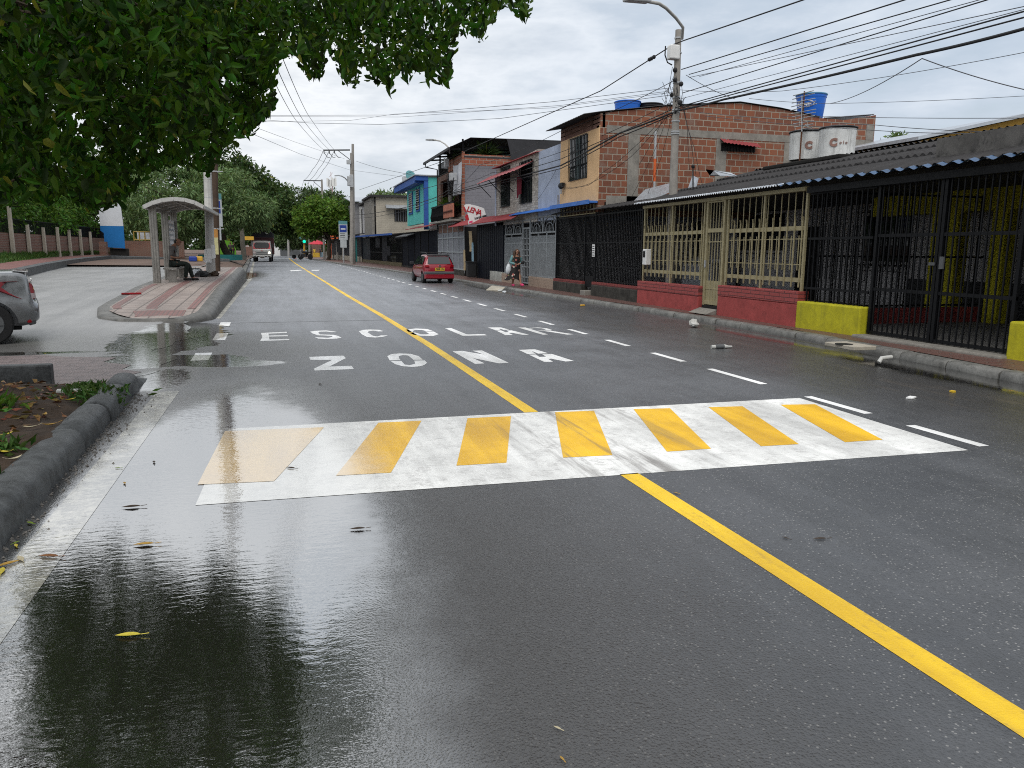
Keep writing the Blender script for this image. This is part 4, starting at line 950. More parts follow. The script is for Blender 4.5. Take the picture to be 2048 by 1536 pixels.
a0 = at_x(1068,314,F-.05); a1 = at_x(975,347,9.6)
P = [Vector((F-.02,32.2,5.45)),Vector((F-.02,39.4,5.42)),Vector((F-.75,39.6,5.0)),Vector((F-.75,32.2,5.05))]
n = 60
for i in range(n+1):
    t = i/n; w = .015*math.sin(i*1.3); p = P[0].lerp(P[1],t); q_ = P[3].lerp(P[2],t); m.v += [(p.x,p.y,p.z+w),(q_.x,q_.y,q_.z+w)]
m.f += [(2*i,2*i+1,2*i+3,2*i+2) for i in range(n)]; m.mi += [0]*n
aw = m.build('awning', M['maroon_sheet'], sh, smooth=60)
for y in (32.6,35.2,37.2,39.3): MB().tube([(F-.7,y,5.02),(F-.02,y,4.35)], .02, 6).build('strut', M['black_metal'], aw)
ck = thing('hanging_cloth', 'maroon cloth hanging from the awning between the two barred windows', 'cloth', (F-.15,33.6,4.2))
m = MB(); c0 = at_x(1034,350,F-.2); 
m.grid(lambda u, v: (F-.2+.05*math.sin(u*9)*v, c0.y-.72*u+.1*v*u, c0.z-.05*u*4*(1-v)-1.02*v+(u*.2*v)), 8, 8); m.build('cloth', M['cloth_maroon'], ck, smooth=80)
# street level of the stone house: grey arched gates
def arch_panel(t, y0, y1, z0, z1, n):
    m = MB(); m.box(F-.03,F+.03,y0,y1,z0-.03,z0+.03); m.box(F-.03,F+.03,y0,y1,z1-.03,z1+.03)
    w = (y1-y0)/n
    for i in range(n):
        yc = y0+w*(i+.5)
        for k in (.48,.30):
            pts = [(F, yc+w*k*math.cos(a), z0+(z1-z0)*(.95 if k > .4 else .6)*max(0,math.sin(a))**.8) for a in [PI*j/14 for j in range(15)]]; m.tube(pts, .018, 5)
        for j in range(5): yy = yc+w*.1*(j-2); m.box(F-.008,F+.008,yy-.008,yy+.008,z0,z0+(z1-z0)*(.45-.08*abs(j-2)))
        for j in range(6): yy = yc+w*.16*(j-2.5); m.box(F+.02,F+.03,yy-.007,yy+.007,z0+.02,z1-.02)
    for i in range(n+1): m.box(F-.02,F+.02,y0+w*i-.018,y0+w*i+.018,z0,z1)
    return m.build('arch_panel', M['grey_metal'], t)
ag = thing('arched_grille', 'grey barred grille with pointed arches on the beige tiled wall', 'grille', (F,30.8,.6))
y0, y1 = 29.22, 32.55
arch_panel(ag, y0, y1, 2.42, 3.06, 2)
m = MB(); vbars(m, y0, y1, .55, 2.3, 30, .04)
for z in (.6,2.0): hbars(m, y0, y1, z, .05)
for y in (y0,y1,(y0*2+y1)/3,(y0+2*y1)/3): m.box(F-.03,F+.03,y-.035,y+.035,.5,2.42)
m.build('bar_panel', M['grey_metal'], ag)
m = MB(); m.box(F+.05,F+.08,y0,y1,.5,2.3); m.build('backing_sheet', M['grey_sheet'], ag)
ag2 = thing('arched_grille', 'grey barred grille with pointed arches behind the walking woman', 'grille', (F,35,.6))
arch_panel(ag2, 33.75, 36.6, 2.42, 3.0, 2)
m = MB(); vbars(m, 33.75, 36.6, .55, 2.3, 26, .04)
for z in (.6,2.0): hbars(m, 33.75, 36.6, z, .05)
for y in (33.75,36.6,35.5): m.box(F-.03,F+.03,y-.035,y+.035,.5,2.42)
m.build('bar_panel', M['grey_metal'], ag2)
m = MB(); m.box(F+.05,F+.08,33.75,36.6,.5,2.3); m.build('backing_sheet', M['grey_sheet'], ag2)
gd = thing('grey_gate', 'narrow grey barred door between the two arched grilles', 'gate', (F,33.1,.2))
m = MB(); vbars(m, 32.62, 33.7, .3, 2.62, 5, .03)
for z in (.25,.5,2.65,3.0): hbars(m, 32.58, 33.74, z, .06)
for y in (32.6,33.72): m.box(F-.035,F+.035,y-.035,y+.035,.2,3.05)
for z in (.95,1.2,1.45,1.7,1.95,2.2):
    for i in range(5): yy = 32.62+1.08*(i+.5)/5; m.ball((F-.03,yy,z), .032, 6, 4)
m.build('bar_panel', M['grey_metal'], gd)
for (y0,y1,mt_) in ((29.2,32.5,'tile_beige'),(33.76,36.9,'tile_beige'),(36.92,39.2,'marble')):
    m = MB(); m.box(F-.1,F+.12,y0,y1,.02,.56 if mt_ == 'tile_beige' else .62); m.build('base_wall', M[mt_], sh, bevel=.01)
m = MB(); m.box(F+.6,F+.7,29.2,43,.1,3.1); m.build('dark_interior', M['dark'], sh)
# canopy over these fronts, maroon then blue
m = MB(); corr_roof(m, 33.5, 47.4, [(F-.62,3.05),(F+.1,3.42)], .14, .025, 5); cn = tag(m.build('canopy', M['maroon_sheet'], smooth=60), 'maroon corrugated canopy over the shop and the grey gates', 'canopy')
m = MB(); corr_roof(m, 28.9, 34.6, [(F-.42,3.24),(F+.05,3.40)], .14, .018, 5); tag(m.build('canopy', M['blue_sheet'], smooth=60), 'blue corrugated canopy below the lavender wall', 'canopy')
# dark shop with roller panels and hung goods
sp_ = thing('corner_shop', 'dark open shop with goods hung at its door and navy panels', 'shop', (F,42,.15))
m = MB(); m.box(F,F+.06,36.95,39.2,.62,3.05); m.box(F,F+.06,39.22,42.5,.15,3.05)
for i in range(14): yy = 37+i*.4; m.box(F-.02,F,yy,yy+.03,.65 if yy < 39.2 else .2,3.0)
m.build('shutter', M['navy_metal'], sp_)
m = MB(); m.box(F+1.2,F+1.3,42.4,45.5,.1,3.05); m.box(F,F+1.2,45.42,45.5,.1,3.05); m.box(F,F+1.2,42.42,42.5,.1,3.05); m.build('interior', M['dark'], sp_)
m = MB()
for r in range(5):
    for k in range(7): m.obox((F+1.05,42.8+k*.36,.55+r*.5),(.2,RND.uniform(.15,.3),RND.uniform(.15,.35)))
m.build('shelf_goods', paint('shelf_goods', (.12,.09,.06), .8, .9, 6), sp_)
def hang(label, y, z0, z1, w, mat, X=F-.12):
    m = MB(); m.grid(lambda u, v: (X+.05*math.sin(u*7+v*2), y-w/2+w*u*(1-.25*v)+.05*v, z1+(z0-z1)*v), 6, 8); return tag(m.build('hanging_cloth', mat, smooth=80), label, 'cloth', 'goods hung at the shop door')
hang('beige garment hanging high at the dark shop door', 43.6, 1.6, 2.75, .8, M['cloth_beige']); hang('light blue cloth hanging low at the dark shop door', 43.0, .4, 2.1, .35, M['cloth_blue']); hang('pale yellow garment hanging at the left of the shop door', 45.1, .5, 1.7, .3, M['cloth_beige'])
bn = thing('black_bin', 'black wheeled bin at the shop door', 'bin', (F-.35,42.2,.15))
m = MB(); m.prism([(F-.6,42.0,.2),(F-.15,42.0,.2),(F-.12,42.0,1.0),(F-.65,42.0,1.0)], (0,.5,0)); m.build('body', M['plastic_black'], bn, bevel=.03)
m = MB(); m.box(F-.68,F-.1,41.97,42.53,1.0,1.06); m.build('lid', M['plastic_black'], bn)
# shop sign
sg = thing('shop_sign', 'white sign board with red lettering and phone number over the shop', 'sign', (F,41.5,3.3))
def sgp(x, y): p = at_y(x, y, 41.5); return (p.x, 41.5, p.z)
m = MB(); m.prism([sgp(937,449),sgp(935,424),sgp(928,412),sgp(932,408.5),sgp(940,408.5),sgp(955,412),sgp(968,416.5),sgp(975,440),sgp(955,445.5)], (0,.06,0)); m.build('board', M['white_metal'], sg, fix=True)
def sg_text(s, x, y, x2, y2, size, mat, shear=0, nm='lettering'):
    o_ = Vector(sgp(x,y)); d_ = Vector(sgp(x2,y2))-o_
    text_obj(nm, s, size, frame_m(o_+Vector((0,-.012,0)), d_, (0,0,1)), mat, sg, .006, 'LEFT', shear=shear, weight=.008)
for (s,x,y,sz) in (('L',933,418,.40),('E',939,419.5,.40),('N',945,421.5,.40),('A',953,424.5,.42)): sg_text(s, x, y, x+10, y+2.2, sz, M['red_trim'], .2)
m = MB(); m.prism([sgp(931,428),sgp(936,430),sgp(938,440),sgp(935,440.5),sgp(932,436)], (0,-.02,0)); m.prism([sgp(926,415),sgp(929,413),sgp(933,425),sgp(930,424)], (0,-.02,0)); m.prism([sgp(929,432),sgp(931,432),sgp(934,440),sgp(932,440)], (0,-.03,0)); m.build('red_emblem', M['red_trim'], sg, fix=True)
sg_text('318 233 5882', 949, 437.5, 972, 431.5, .125, M['ink']); 
m = MB(); m.prism([sgp(938,443),sgp(945,441),sgp(945,445),sgp(938,447)], (0,-.006,0)); m.build('pink_patch', M['pink'], sg, fix=True)
# ---- three-storey house with roof terrace
ts = thing('terrace_house', 'three-storey grey block house with black sheet roof over its terrace', 'house', (F,50,3.3))
Yt = 46.0
ty = lambda x, y: (at_y(x,y,Yt).x, at_y(x,y,Yt).z)
m = MB(); gx0, gz0 = ty(927,330); m.box(F+.12,F+8,Yt,Yt+.25,2.8,gz0-.001); m.build('block_flank', M['grey_block'], ts)
bz = ty(930,308)[1]; m = MB(); m.box(F+.12,F+7,Yt,Yt+.25,gz0,bz); m.build('brick_parapet', brick('parapet_brick', (.34,.085,.045), (.42,.16,.10), (.35,.3,.26), .42, .23, .02, 'xz'), ts)
m = MB(); m.box(F-.04,F+.118,Yt-.02,Yt+.2,2.8,bz+.15); m.build('corner_pier', M['brick_wall_y'], ts)
m = MB(); m.box(F,F+.2,Yt+.29,53.6,2.8,3.5); m.box(F+1.2,F+1.4,Yt+.3,53.6,3.5,7.0); m.box(F+.13,F+8,53.72,53.9,2.8,7.2); m.box(F-.05,F+1.3,Yt+.29,53.7,6.2,6.55); m.box(F-.05,F+.12,52.6,53.7,3.5,6.2); m.build('front_wall', M['old_brick'], ts)
m = MB(); m.box(F,F+.12,Yt+.3,50.2,6.6,7.3); m.build('brick_balcony', M['brick_wall_y'], ts)
m = MB(); m.box(F-.55,F-.47,Yt+.3,49.2,3.65,4.45); m.build('balcony_panel', paint('terracotta_panel', (.38,.14,.09), .8, .25, 3), ts)
m = MB()
for i in range(40):
    y = Yt+.4+i*.185; z = 3.65 if y < 49.2 else 3.5; m.tube([(F-.5,y,z+.05),(F-.56,y,z+.35),(F-.5,y,z+.55),(F-.46,y,z+.95)], .022, 5)
m.box(F-.54,F-.44,Yt+.3,53.6,4.46,4.54); m.build('balcony_railing', M['black_metal'], ts)
m = MB(); m.box(F-.6,F+1.2,Yt+.3,53.7,3.42,3.52); m.build('balcony_slab', M['concrete'], ts)
m = MB(); m.box(F+1.15,F+1.2,47.2,49.6,3.6,5.7); m.box(F+1.15,F+1.2,50.6,52.4,4.2,5.7); m.build('window', M['glass'], ts)
m = MB(); z0 = 6.6
for i in range(24): y = 50.3+i*.14; m.box(F-.02,F+.0,y-.012,y+.012,6.6,7.4)
m.box(F-.03,F+.02,50.2,53.7,7.36,7.42); m.box(F-.03,F+.02,50.2,53.7,6.6,6.64); m.build('terrace_railing', M['black_metal'], ts)
# roof on posts
pr = at_x(920,262,F-.3); pl = at_x(871,291,F-.9)
zt_r = at_y(921,262,46.0).z; 
m = MB(); Yr0, Yr1 = 45.6, 54.2
zr0 = 7.55; xr = lambda x: zr0+.02*(x-F)
corr_roof(m, Yr0, Yr1, [(F-.9,zr0-.0),(F+.4,zr0+.62),(F+9.5,zr0+.75)], .25, .02, 6); m.build('terrace_roof', M['roof_black'], ts, smooth=60)
m = MB(); m.box(F-.95,F-.85,Yr0,Yr1,zr0-.12,zr0+.02); m.box(F+.0,F+9.5,Yr0,Yr0+.05,zr0-.52,zr0-.42)
m.prism([(F+2.6,Yr0+.02,zr0+.66),(F+9.5,Yr0+.02,zr0+.74),(F+9.5,Yr0+.02,zr0-.5),(F+2.9,Yr0+.02,zr0-.5)], (0,.04,0)); m.build('roof_valance', M['roof_black'], ts)
m = MB()
for (x, y) in ((F+.05,46.2),(F+.05,49.5),(F+.05,53.2),(F+3.2,46.2),(F+6.5,46.2)): m.box(x-.05,x+.05,y-.05,y+.05,6.3,zr0+.6)
for y in (46.3,48.3,50.3,52.3): m.bar((F-.8,y,zr0-.02),(F+6,y,zr0+.55),.07,.1)
m.tube([(F-.85,Yr1-.4,zr0-.1),(F-.85,Yr1-.4,zr0-.3),(F-.05,Yr1-.5,zr0-.45),(F-.05,Yr1-.5,2.9)], .05, 6)
m.build('roof_post', M['black_metal'], ts)
def bush(name, label, c, r, n, L, mat, cat='plant', seed=1, parent=None, droop=0.0):
    rs = np.random.RandomState(seed); d = rs.normal(size=(n,3)); d /= np.linalg.norm(d, axis=1)[:,None]
    P = np.array(c)+d*(rs.rand(n,1)**.5)*np.array(r)
    return leaf_mesh(name, P, d+np.array([0,0,-droop]), L, L*.42, mat, rs, parent)
pl_ = thing('terrace_plant', 'spiky potted plant on the roof terrace under the black roof', 'plant', (F+1.6,46.8,6.4))
rs = np.random.RandomState(3)
def spiky(name, c, n, L, mat, parent, up=.5, seed=1, w=.12):
    rs = np.random.RandomState(seed); d = rs.normal(size=(n,3)); d[:,2] = np.abs(d[:,2])*up+.1; return leaf_mesh(name, np.repeat([c],n,0)+rs.normal(size=(n,3))*.06, d, L, L*w, mat, rs, parent, jitter=.1)
spiky('foliage', (F+1.6,46.6,7.35), 160, .9, M['leaf_dark'], pl_, .7, 2)
m = MB(); m.tube([(F+1.6,46.6,6.4),(F+1.6,46.6,7.4)], .05, 6); m.build('stem', M['bark'], pl_)
m = MB(); m.lathe((F+1.6,46.6,6.3), [(.2,0),(.3,.35),(.32,.38)], 12); m.build('pot', M['lattice'], pl_)
for k, (y, z, L, lab) in enumerate([(51.5,7.0,.55,'bushy plant hanging over the terrace railing at the far corner'),(48.3,6.9,.6,'plant on the brick balcony under the black roof'),(52.6,3.6,.75,'tall palm-like plant in front of the first-floor balcony'),(50.4,7.3,.5,'small green plant above the terrace railing')]):
    t = thing('balcony_plant', lab, 'plant', (F+.45,y,z), 'plants on the terrace house')
    spiky('foliage', (F+.45,y,z+(.9 if k == 2 else .3)), 220, L, M['leaf_bright'] if k % 2 == 0 else M['leaf_dark'], t, .5, 10+k, .13)
    m = MB(); m.lathe((F+.45,y,z), [(.15,0),(.22,.25)], 10); m.build('pot', M['lattice'], t)
wc = thing('hanging_sheet', 'white sheet hung from the balcony beside the brick pier', 'cloth', (F-.15,47.6,4.6))
a = at_x(906,331,F-.2); b_ = at_x(925,386,F-.2)
m = MB(); m.grid(lambda u, v: (F-.2+.07*math.sin(u*14+v*3)*(.3+v), a.y+(b_.y+.3-a.y)*u, a.z+(b_.z-a.z)*v - .1*math.sin(u*PI)*(1-v)), 16, 10); m.build('cloth', M['cloth_white'], wc, smooth=80)
# grey mesh fence in front of it
mf = thing('mesh_fence', 'tall grey sheeted fence with pale frame bars behind the red car', 'fence', (F,49.6,.2))
m = MB(); m.box(F+.02,F+.05,45.55,53.75,.48,3.5); m.build('sheet', M['grey_sheet'], mf)
m = MB()
for i in range(6): y = 45.57+i*1.63; m.box(F-.04,F+.015,y-.04,y+.04,.3,3.6)
for z in (.52,1.55,2.45,3.35): m.box(F-.03,F+.013,45.57,53.7,z-.035,z+.035)
m.build('frame', paint('pale_frame', (.36,.39,.41), .5, .15, 4), mf)
m = MB(); m.box(F-.08,F+.1,45.55,53.75,.05,.46); m.build('base_wall', M['moss_wall'], mf)
m = MB(); m.box(F-.06,F+.1,45.5,53.8,3.5,3.66); m.build('top_rail', M['concrete'], mf)
# turquoise house
th = thing('turquoise_house', 'turquoise two-storey house with blue trim and louvred windows', 'house', (F,63,3.9))
m = MB(); m.box(F,F+.25,59.0,67.8,3.7,6.9); m.build('front_wall', M['turq'], th)
m = MB(); m.box(F+.252,F+9,58.98,59.25,3.2,7.05); m.add([(F+.252,58.98,7.05),(F+9,58.98,7.05),(F+9,58.98,7.15)], [(0,1,2)]); m.build('side_wall', M['turq'], th)
m = MB(); m.box(F-.05,F+.251,58.93,59.32,3.2,7.0); m.box(F-.7,F+.1,59.35,71.0,6.65,7.1); m.box(F-.7,F+.24,58.9,59.34,6.8,7.15); m.build('blue_trim', M['blue_trim'], th)
m = MB(); m.box(F-.8,F+9,58.8,71,7.152,7.22); m.build('roof', M['roof_silver'], th)
for (xa,ya,xb,yb_) in ((826,424,818.5,388),(840,418,833,379)):
    p0 = fz(xa,ya); p1 = fz(xb,yb_); m = MB(); m.box(F-.04,F-.002,p0[0],p1[0],p0[1],p1[1]); w_ = m.build('window', M['glass'], th)
    m = MB()
    for i in range(9): z = p0[1]+(p1[1]-p0[1])*(i+.5)/9; m.obox((F-.07,(p0[0]+p1[0])/2,z),(.12,p1[0]-p0[0],.02),(0,-.5,0))
    m.build('louvre', M['white_metal'], w_)
    m = MB()
    for y in (p0[0],p1[0]): m.box(F-.06,F-.003,y-.06,y+.06,p0[1]-.1,p1[1]+.1)
    m.box(F-.08,F-.003,p0[0]-.08,p1[0]+.08,p0[1]-.16,p0[1]-.04); m.build('frame', M['blue_trim'], w_)
def dish(label, x, y, Yd, r, mat):
    p = at_y(x, y, Yd); t = thing('satellite_dish', label, 'dish', (p.x,p.y,7.2), 'satellite dishes on the turquoise house')
    m = MB(); prof = [(r*k/6, -.0+.28*r*(k/6)**2) for k in range(1,7)]; m.lathe((0,0,0), prof, 18)
    Mx = Matrix.Translation(p)@Euler((1.15,0,.5)).to_matrix().to_4x4(); m.v = [tuple(Mx@Vector(q)) for q in m.v]; m.build('dish', mat, t, smooth=50)
    m = MB(); m.tube([(p.x,p.y+.1,7.2),(p.x,p.y+.1,p.z)], .04, 6); m.tube([p, p+Vector((-.1,-.6,.05))], .02, 5); m.build('mast', M['galv'], t)
dish('larger grey-teal satellite dish on the turquoise house', 820.5, 355, 64, .55, M['sign_teal']); dish('smaller pale satellite dish on the turquoise house', 810.5, 362.5, 66, .42, M['galv'])
# dark corrugated shutters below it
ds = thing('corrugated_gate', 'black corrugated metal gates under the turquoise house', 'gate', (F,62,.2))
m = MB()
n = 700
for i in range(n+1):
    y = 53.85+i*17.1/n; x = F+.02*math.sin(i*1.05); m.v += [(x,y,.3),(x,y,3.05)]
m.f += [(2*i,2*i+2,2*i+3,2*i+1) for i in range(n)]; m.mi += [0]*n
m.build('sheet', M['navy_metal'], ds)
m = MB()
for y in (53.8,57.5,61,64,67.5,70.9): m.box(F-.06,F+.06,y-.05,y+.05,.1,3.1)
m.box(F-.1,F+.1,53.8,71,.05,.32); m.build('frame', M['black_metal'], ds)
m = MB(); m.prism([(F-.7,63.5,2.75),(F,63.5,2.95),(F,63.5,3.02),(F-.7,63.5,2.82)], (0,7,0)); m.build('awning', M['plastic_grey'], ds)
m = MB(); m.prism([(F-.8,54,3.25),(F+.2,54,3.5),(F+.2,54,3.55),(F-.8,54,3.3)], (0,10,0)); m.build('red_eave', M['maroon_sheet'], ds)
m = MB(); m.box(F+.3,F+.5,53.8,59,3.0,3.75); m.box(F+.1,F+.3,53.8,57.5,3.35,3.62); m.build('white_box', M['white_metal'], ds)
# large black carport beyond, with white wall inside
lc = thing('large_carport', 'long black carport with bars and cream wall inside', 'carport', (fac(85),85,.2))
m = MB()
for i in range(70):
    y = 71.1+i*.28; x = fac(y); m.box(x-.02,x+.02,y-.02,y+.02,.3,3.1)
for z in (.4,1.4,3.0):
    m.prism([(fac(71)-.03,71,z-.04),(fac(71)+.03,71,z-.04),(fac(71)+.03,71,z+.04),(fac(71)-.03,71,z+.04)], (fac(90.6)-fac(71),19.6,0))
m.build('bar_panel', M['black_metal'], lc)
m = MB()
for y0, y1 in ((79,82),(90.7,97)): m.prism([(fac(y0)-.05,y0,.2),(fac(y1)-.05,y1,.2),(fac(y1)-.05,y1,3.1),(fac(y0)-.05,y0,3.1)], (.08,0,0))
for y0, y1, z0, z1 in ((83.5,86.5,1.9,2.9),(77.0,79,1.1,2.0)): m.prism([(fac(y0)-.06,y0,z0),(fac(y1)-.06,y1,z0),(fac(y1)-.06,y1,z1),(fac(y0)-.06,y0,z1)], (.03,0,0))
m.build('black_sheet', M['navy_metal'], lc)
m = MB(); m.box(F+3,F+3.2,71,97,.2,3.0); m.build('inner_wall', M['cream_siding'], lc)
m = MB(); vs = []
for y in (70.9,97.5): x = fac(y); vs += [(x-.9,y,3.1 if y < 80 else 3.25),(x+8,y,4.0),(x-.9,y,3.0 if y < 80 else 3.15),(x+8,y,3.9)]
m.add(vs, [(0,4,5,1),(2,3,7,6),(0,2,6,4),(0,1,3,2),(4,6,7,5),(1,5,7,3)]); m.build('roof', M['roof_dark'], lc)
m = MB(); m.prism([(fac(71)-.95,70.9,2.98),(fac(97.5)-.95,97.5,3.13),(fac(97.5)-.95,97.5,3.3),(fac(71)-.95,70.9,3.16)], (.06,0,0)); m.build('fascia', M['blue_trim'], lc)
m = MB(); m.prism([(fac(71)-.1,71,.05),(fac(97)-.1,97,.05),(fac(97)-.1,97,.5),(fac(71)-.1,71,.5)], (.3,0,0)); m.build('base_wall', paint('mossy_rubble', (.14,.12,.07), .9, .6, 5, bump=.5), lc)
# cream and grey houses above it
ch = thing('cream_house', 'cream block-sided house with zinc awning beyond the turquoise house', 'house', (10,88,3.5))
p = at_y(760,394,88); q = at_y(816,390,88)
m = MB(); m.box(fac(88)+.3,fac(88)+9,88,88.25,3.2,p.z); m.build('side_wall', M['cream_siding'], ch)
m = MB(); m.box(fac(88)-.4,fac(88)+9.4,87.6,97,p.z,p.z+.22); m.build('roof', M['roof_dark'], ch)
m = MB(); m.box(fac(92),fac(92)+.29,88.2,96.5,3.2,p.z-.01); m.build('front_wall', M['concrete'], ch)
a_ = at_y(789,420,87.9); b2 = at_y(814,443,87.9); m = MB(); m.box(a_.x,b2.x,87.94,87.995,b2.z,a_.z); w_ = m.build('window', M['dark'], ch)
m = MB()
for i in range(5): xx = a_.x+(b2.x-a_.x)*(i+.5)/5; m.box(xx-.04,xx+.04,87.9,87.935,b2.z,a_.z)
m.build('grille', M['wire_grey'], w_)
m = MB(); m.prism([(a_.x-1.0,87.98,a_.z+.5),(a_.x-1.0,87.2,a_.z+.15),(a_.x-1.0,87.2,a_.z+.22),(a_.x-1.0,87.98,a_.z+.57)], (b2.x-a_.x+2,0,0)); m.build('awning', M['roof_silver'], w_)
gh = thing('grey_house', 'grey two-storey house with narrow white-framed window far down the street', 'house', (8.6,110,3))
x0 = at_y(709,420,108).x; x1 = at_y(760,420,108).x; zt = at_y(730,405,108).z
m = MB(); m.box(x0,x1+8,108,118,2.5,zt); m.build('wall', paint('grey_render', (.26,.26,.27), .85, .2, .6, streak=.4, dirt=(.12,.12,.12)), gh)
wx = at_y(726.5,430,107.9).x
m = MB(); m.box(wx-.5,wx+.45,107.9,107.99,zt-4.6,zt-.6); w_ = m.build('window_frame', M['white_metal'], gh)
m = MB(); m.box(wx-.25,wx+.2,107.86,107.899,zt-4.2,zt-.9); m.build('pane', M['dark'], w_)
m = MB(); m.prism([(x0-.6,107.3,zt+.0),(x1+8,107.3,zt+.3),(x1+8,107.3,zt+.45),(x0-.6,107.3,zt+.12)], (0,11.5,1.2)); m.build('roof', M['roof_silver'], gh)
gh = thing('pale_house', 'pale grey narrow-fronted house between the cream and the grey house', 'house', (9.2,100,3))
x0 = at_y(737,420,99).x; x1 = at_y(762,420,99).x; zt = at_y(750,402,99).z
m = MB(); m.box(x0,x1+6,99,107,2.5,zt-.2); m.build('wall', M['white_wall'], gh)
m = MB(); m.box(x0-.5,x1+6.3,98.5,107.3,zt-.2,zt); m.build('roof', M['roof_dark'], gh)
m = MB(); c = at_y(752,430,98.9).x; m.box(c-.35,c+.45,98.9,98.99,3.6,zt-.6); m.build('dark_balcony_door', M['dark'], gh)
# far shops with dark openings, up to the tree
fs = thing('far_shop_row', 'row of dark shuttered shop fronts near the far bus stop', 'shop', (fac(110),110,.2))
m = MB()
for y0, y1 in ((98,104),(104.1,111),(111.1,120),(120.1,132)):
    m.prism([(fac(y0),y0,.15),(fac(y1),y1,.15),(fac(y1),y1,3.3),(fac(y0),y0,3.3)], (.1,0,0))
m.build('shutter', M['navy_metal'], fs)
m = MB()
for y0, y1 in ((98,104),(105,111),(112,121),(121,132)): m.prism([(fac(y0)-1.0,y0,3.35),(fac(y1)-1.0,y1,3.35),(fac(y1)+1,y1,3.7),(fac(y0)+1,y0,3.7)], (0,0,.1))
m.build('canopy', M['roof_dark'], fs)
m = MB()
for y in (98.5,103.5,111,118,126): m.box(fac(y)-.9,fac(y)-.8,y-.05,y+.05,.15,3.3)
m.build('post', M['pole_pale'], fs)
m = MB(); m.prism([(fac(98)-.1,98,.15),(fac(131)-.1,131,.15),(fac(131)-.1,131,.8),(fac(98)-.1,98,.8)], (.08,0,0)); m.build('base_wall', M['cream_siding'], fs)
tc = tag(MB().box(fac(99)-1.2,fac(99)-.5,98.6,99.6,.15,3.2).build('teal_pillar', M['teal']), 'teal painted pillar under the far shop canopy', 'pillar')
# far buildings closing the street
def far_block(name, label, x0, x1, ytop, Y, mat, z0=0, roof=None, wins=0):
    a = at_y(x0, ytop, Y); b_ = at_y(x1, ytop, Y); t = thing(name, label, 'building', ((a.x+b_.x)/2, Y, z0))
    m = MB(); m.box(a.x,b_.x,Y,Y+8,z0,a.z); m.build('wall', mat, t)
    m = MB(); m.box(a.x-.3,b_.x+.3,Y-.4,Y+8.4,a.z+.003,a.z+.35); m.build('roof', roof or M['roof_dark'], t)
    if wins:
        for i in range(wins):
            xx = a.x+(b_.x-a.x)*(i+.5)/wins; w = (b_.x-a.x)/wins*.5; m = MB(); m.box(xx-w/2,xx+w/2,Y-.06,Y-.003,z0+(a.z-z0)*.35,z0+(a.z-z0)*.85); m.build('window', M['glass'], t)
far_block('white_building', 'white building with tall windows behind the truck at the junction', 546, 560, 458, 200, M['white_metal'], 0, None, 2)
far_block('brick_gable_house', 'small brick house beyond the red umbrella', 624, 642, 475, 185, M['old_brick_x'], 0)
far_block('low_dark_wall', 'long low dark shop front under the far trees', 560, 612, 494, 190, M['plastic_grey'], 0)
far_block('orange_shop_front', 'orange-topped shop front behind the far tree trunk', 664, 676, 457, 150, M['orange'], 0)
# ------------------------------------------------------------------ roof tanks
def tank(label, c, r0, r1, h, mat, rim, txt=None, big=None, lid=None):
    t = thing('water_tank', label, 'water tank', tuple(c), 'roof water tanks')
    m = MB(); m.lathe(c, [(r0,0),(r0+(r1-r0)*.1,.02),(r0+(r1-r0)*.85,h*.86),(r1,h*.87),(r1,h*.98),(r1-.03,h)], 32); m.build('drum', mat, t, smooth=40)
    m = MB(); m.lathe((c[0],c[1],c[2]+h*.97), [(r1+.02,0),(r1+.035,.025),(r1+.02,.05),(r1*.6,.09),(.1,.11)], 32); m.build('lid', rim, t, smooth=40)
    d = Vector((-c[0],-c[1],0)).normalized()
    def put(s, size, ang, zz, mt_, w=.0, rr=None):
        rr = rr or (r0+(r1-r0)*.85*zz/(h*.86)); a = math.atan2(d.y,d.x)+ang; nx = Vector((math.cos(a),math.sin(a),0)); xd = Vector((-nx.y,nx.x,0))
        text_obj('lettering', s, size, frame_m(Vector(c)+nx*(rr+.012)+Vector((0,0,zz)), xd, (0,0,1)), mt_, t, .004, weight=w)
    return t, put
T1, put1 = tank('left of the two white stained tanks on the black slab, next to the antenna', (14.0, at_x(1613,290,14.0).y, 4.2), .44, .455, .74, M['tank_white'], M['tank_black'])
put1('C', .25, .12, .34, M['logo_brown'], .02); 
T2, put2 = tank('right of the two white stained tanks, with most of the lettering', (14.0, at_x(1674,290,14.0).y, 4.12), .44, .455, .74, M['tank_white'], M['tank_black'])
put2('C', .25, -.2, .34, M['logo_brown'], .02); put2('o', .11, .18, .34, M['logo_brown'], .002); put2('l', .11, .34, .34, M['logo_brown'], .002); put2('o', .11, .50, .34, M['logo_brown'], .002)
sl = thing('tank_platform', 'black mouldy slab on piers carrying the two white tanks', 'platform', (14.1,18.6,3.9))
m = MB(); m.box(13.35,14.9,16.75,20.0,4.0,4.11); m.build('slab', M['slab_black'], sl, bevel=.03)
for y in (17.2,19.9):
    m = MB(); m.box(13.55,14.8,y-.2,y+.2,3.3,4.0); m.build('pier', M['slab_black'], sl)
p = at_y(1627,228,27.0)
T3, put3 = tank('tall blue roof tank with white oval logo above the brick flank', (p.x,27.2,at_y(1627,238,27.2).z), .46, .57, .88, M['tank_blue'], paint('tank_lid_blue', (.10,.26,.40), .5, .15, 3))
put3('colimpax', .15, -.45, .50, M['white_metal'], .006)
m = MB(); d = Vector((-p.x,-27.2,0)).normalized(); a0 = math.atan2(d.y,d.x)-.45
pts = [(p.x+.545*math.cos(a0+.66*math.cos(t)), 27.2+.545*math.sin(a0+.66*math.cos(t)), T3.location.z+.50+.13*math.sin(t)) for t in [2*PI*k/24 for k in range(25)]]
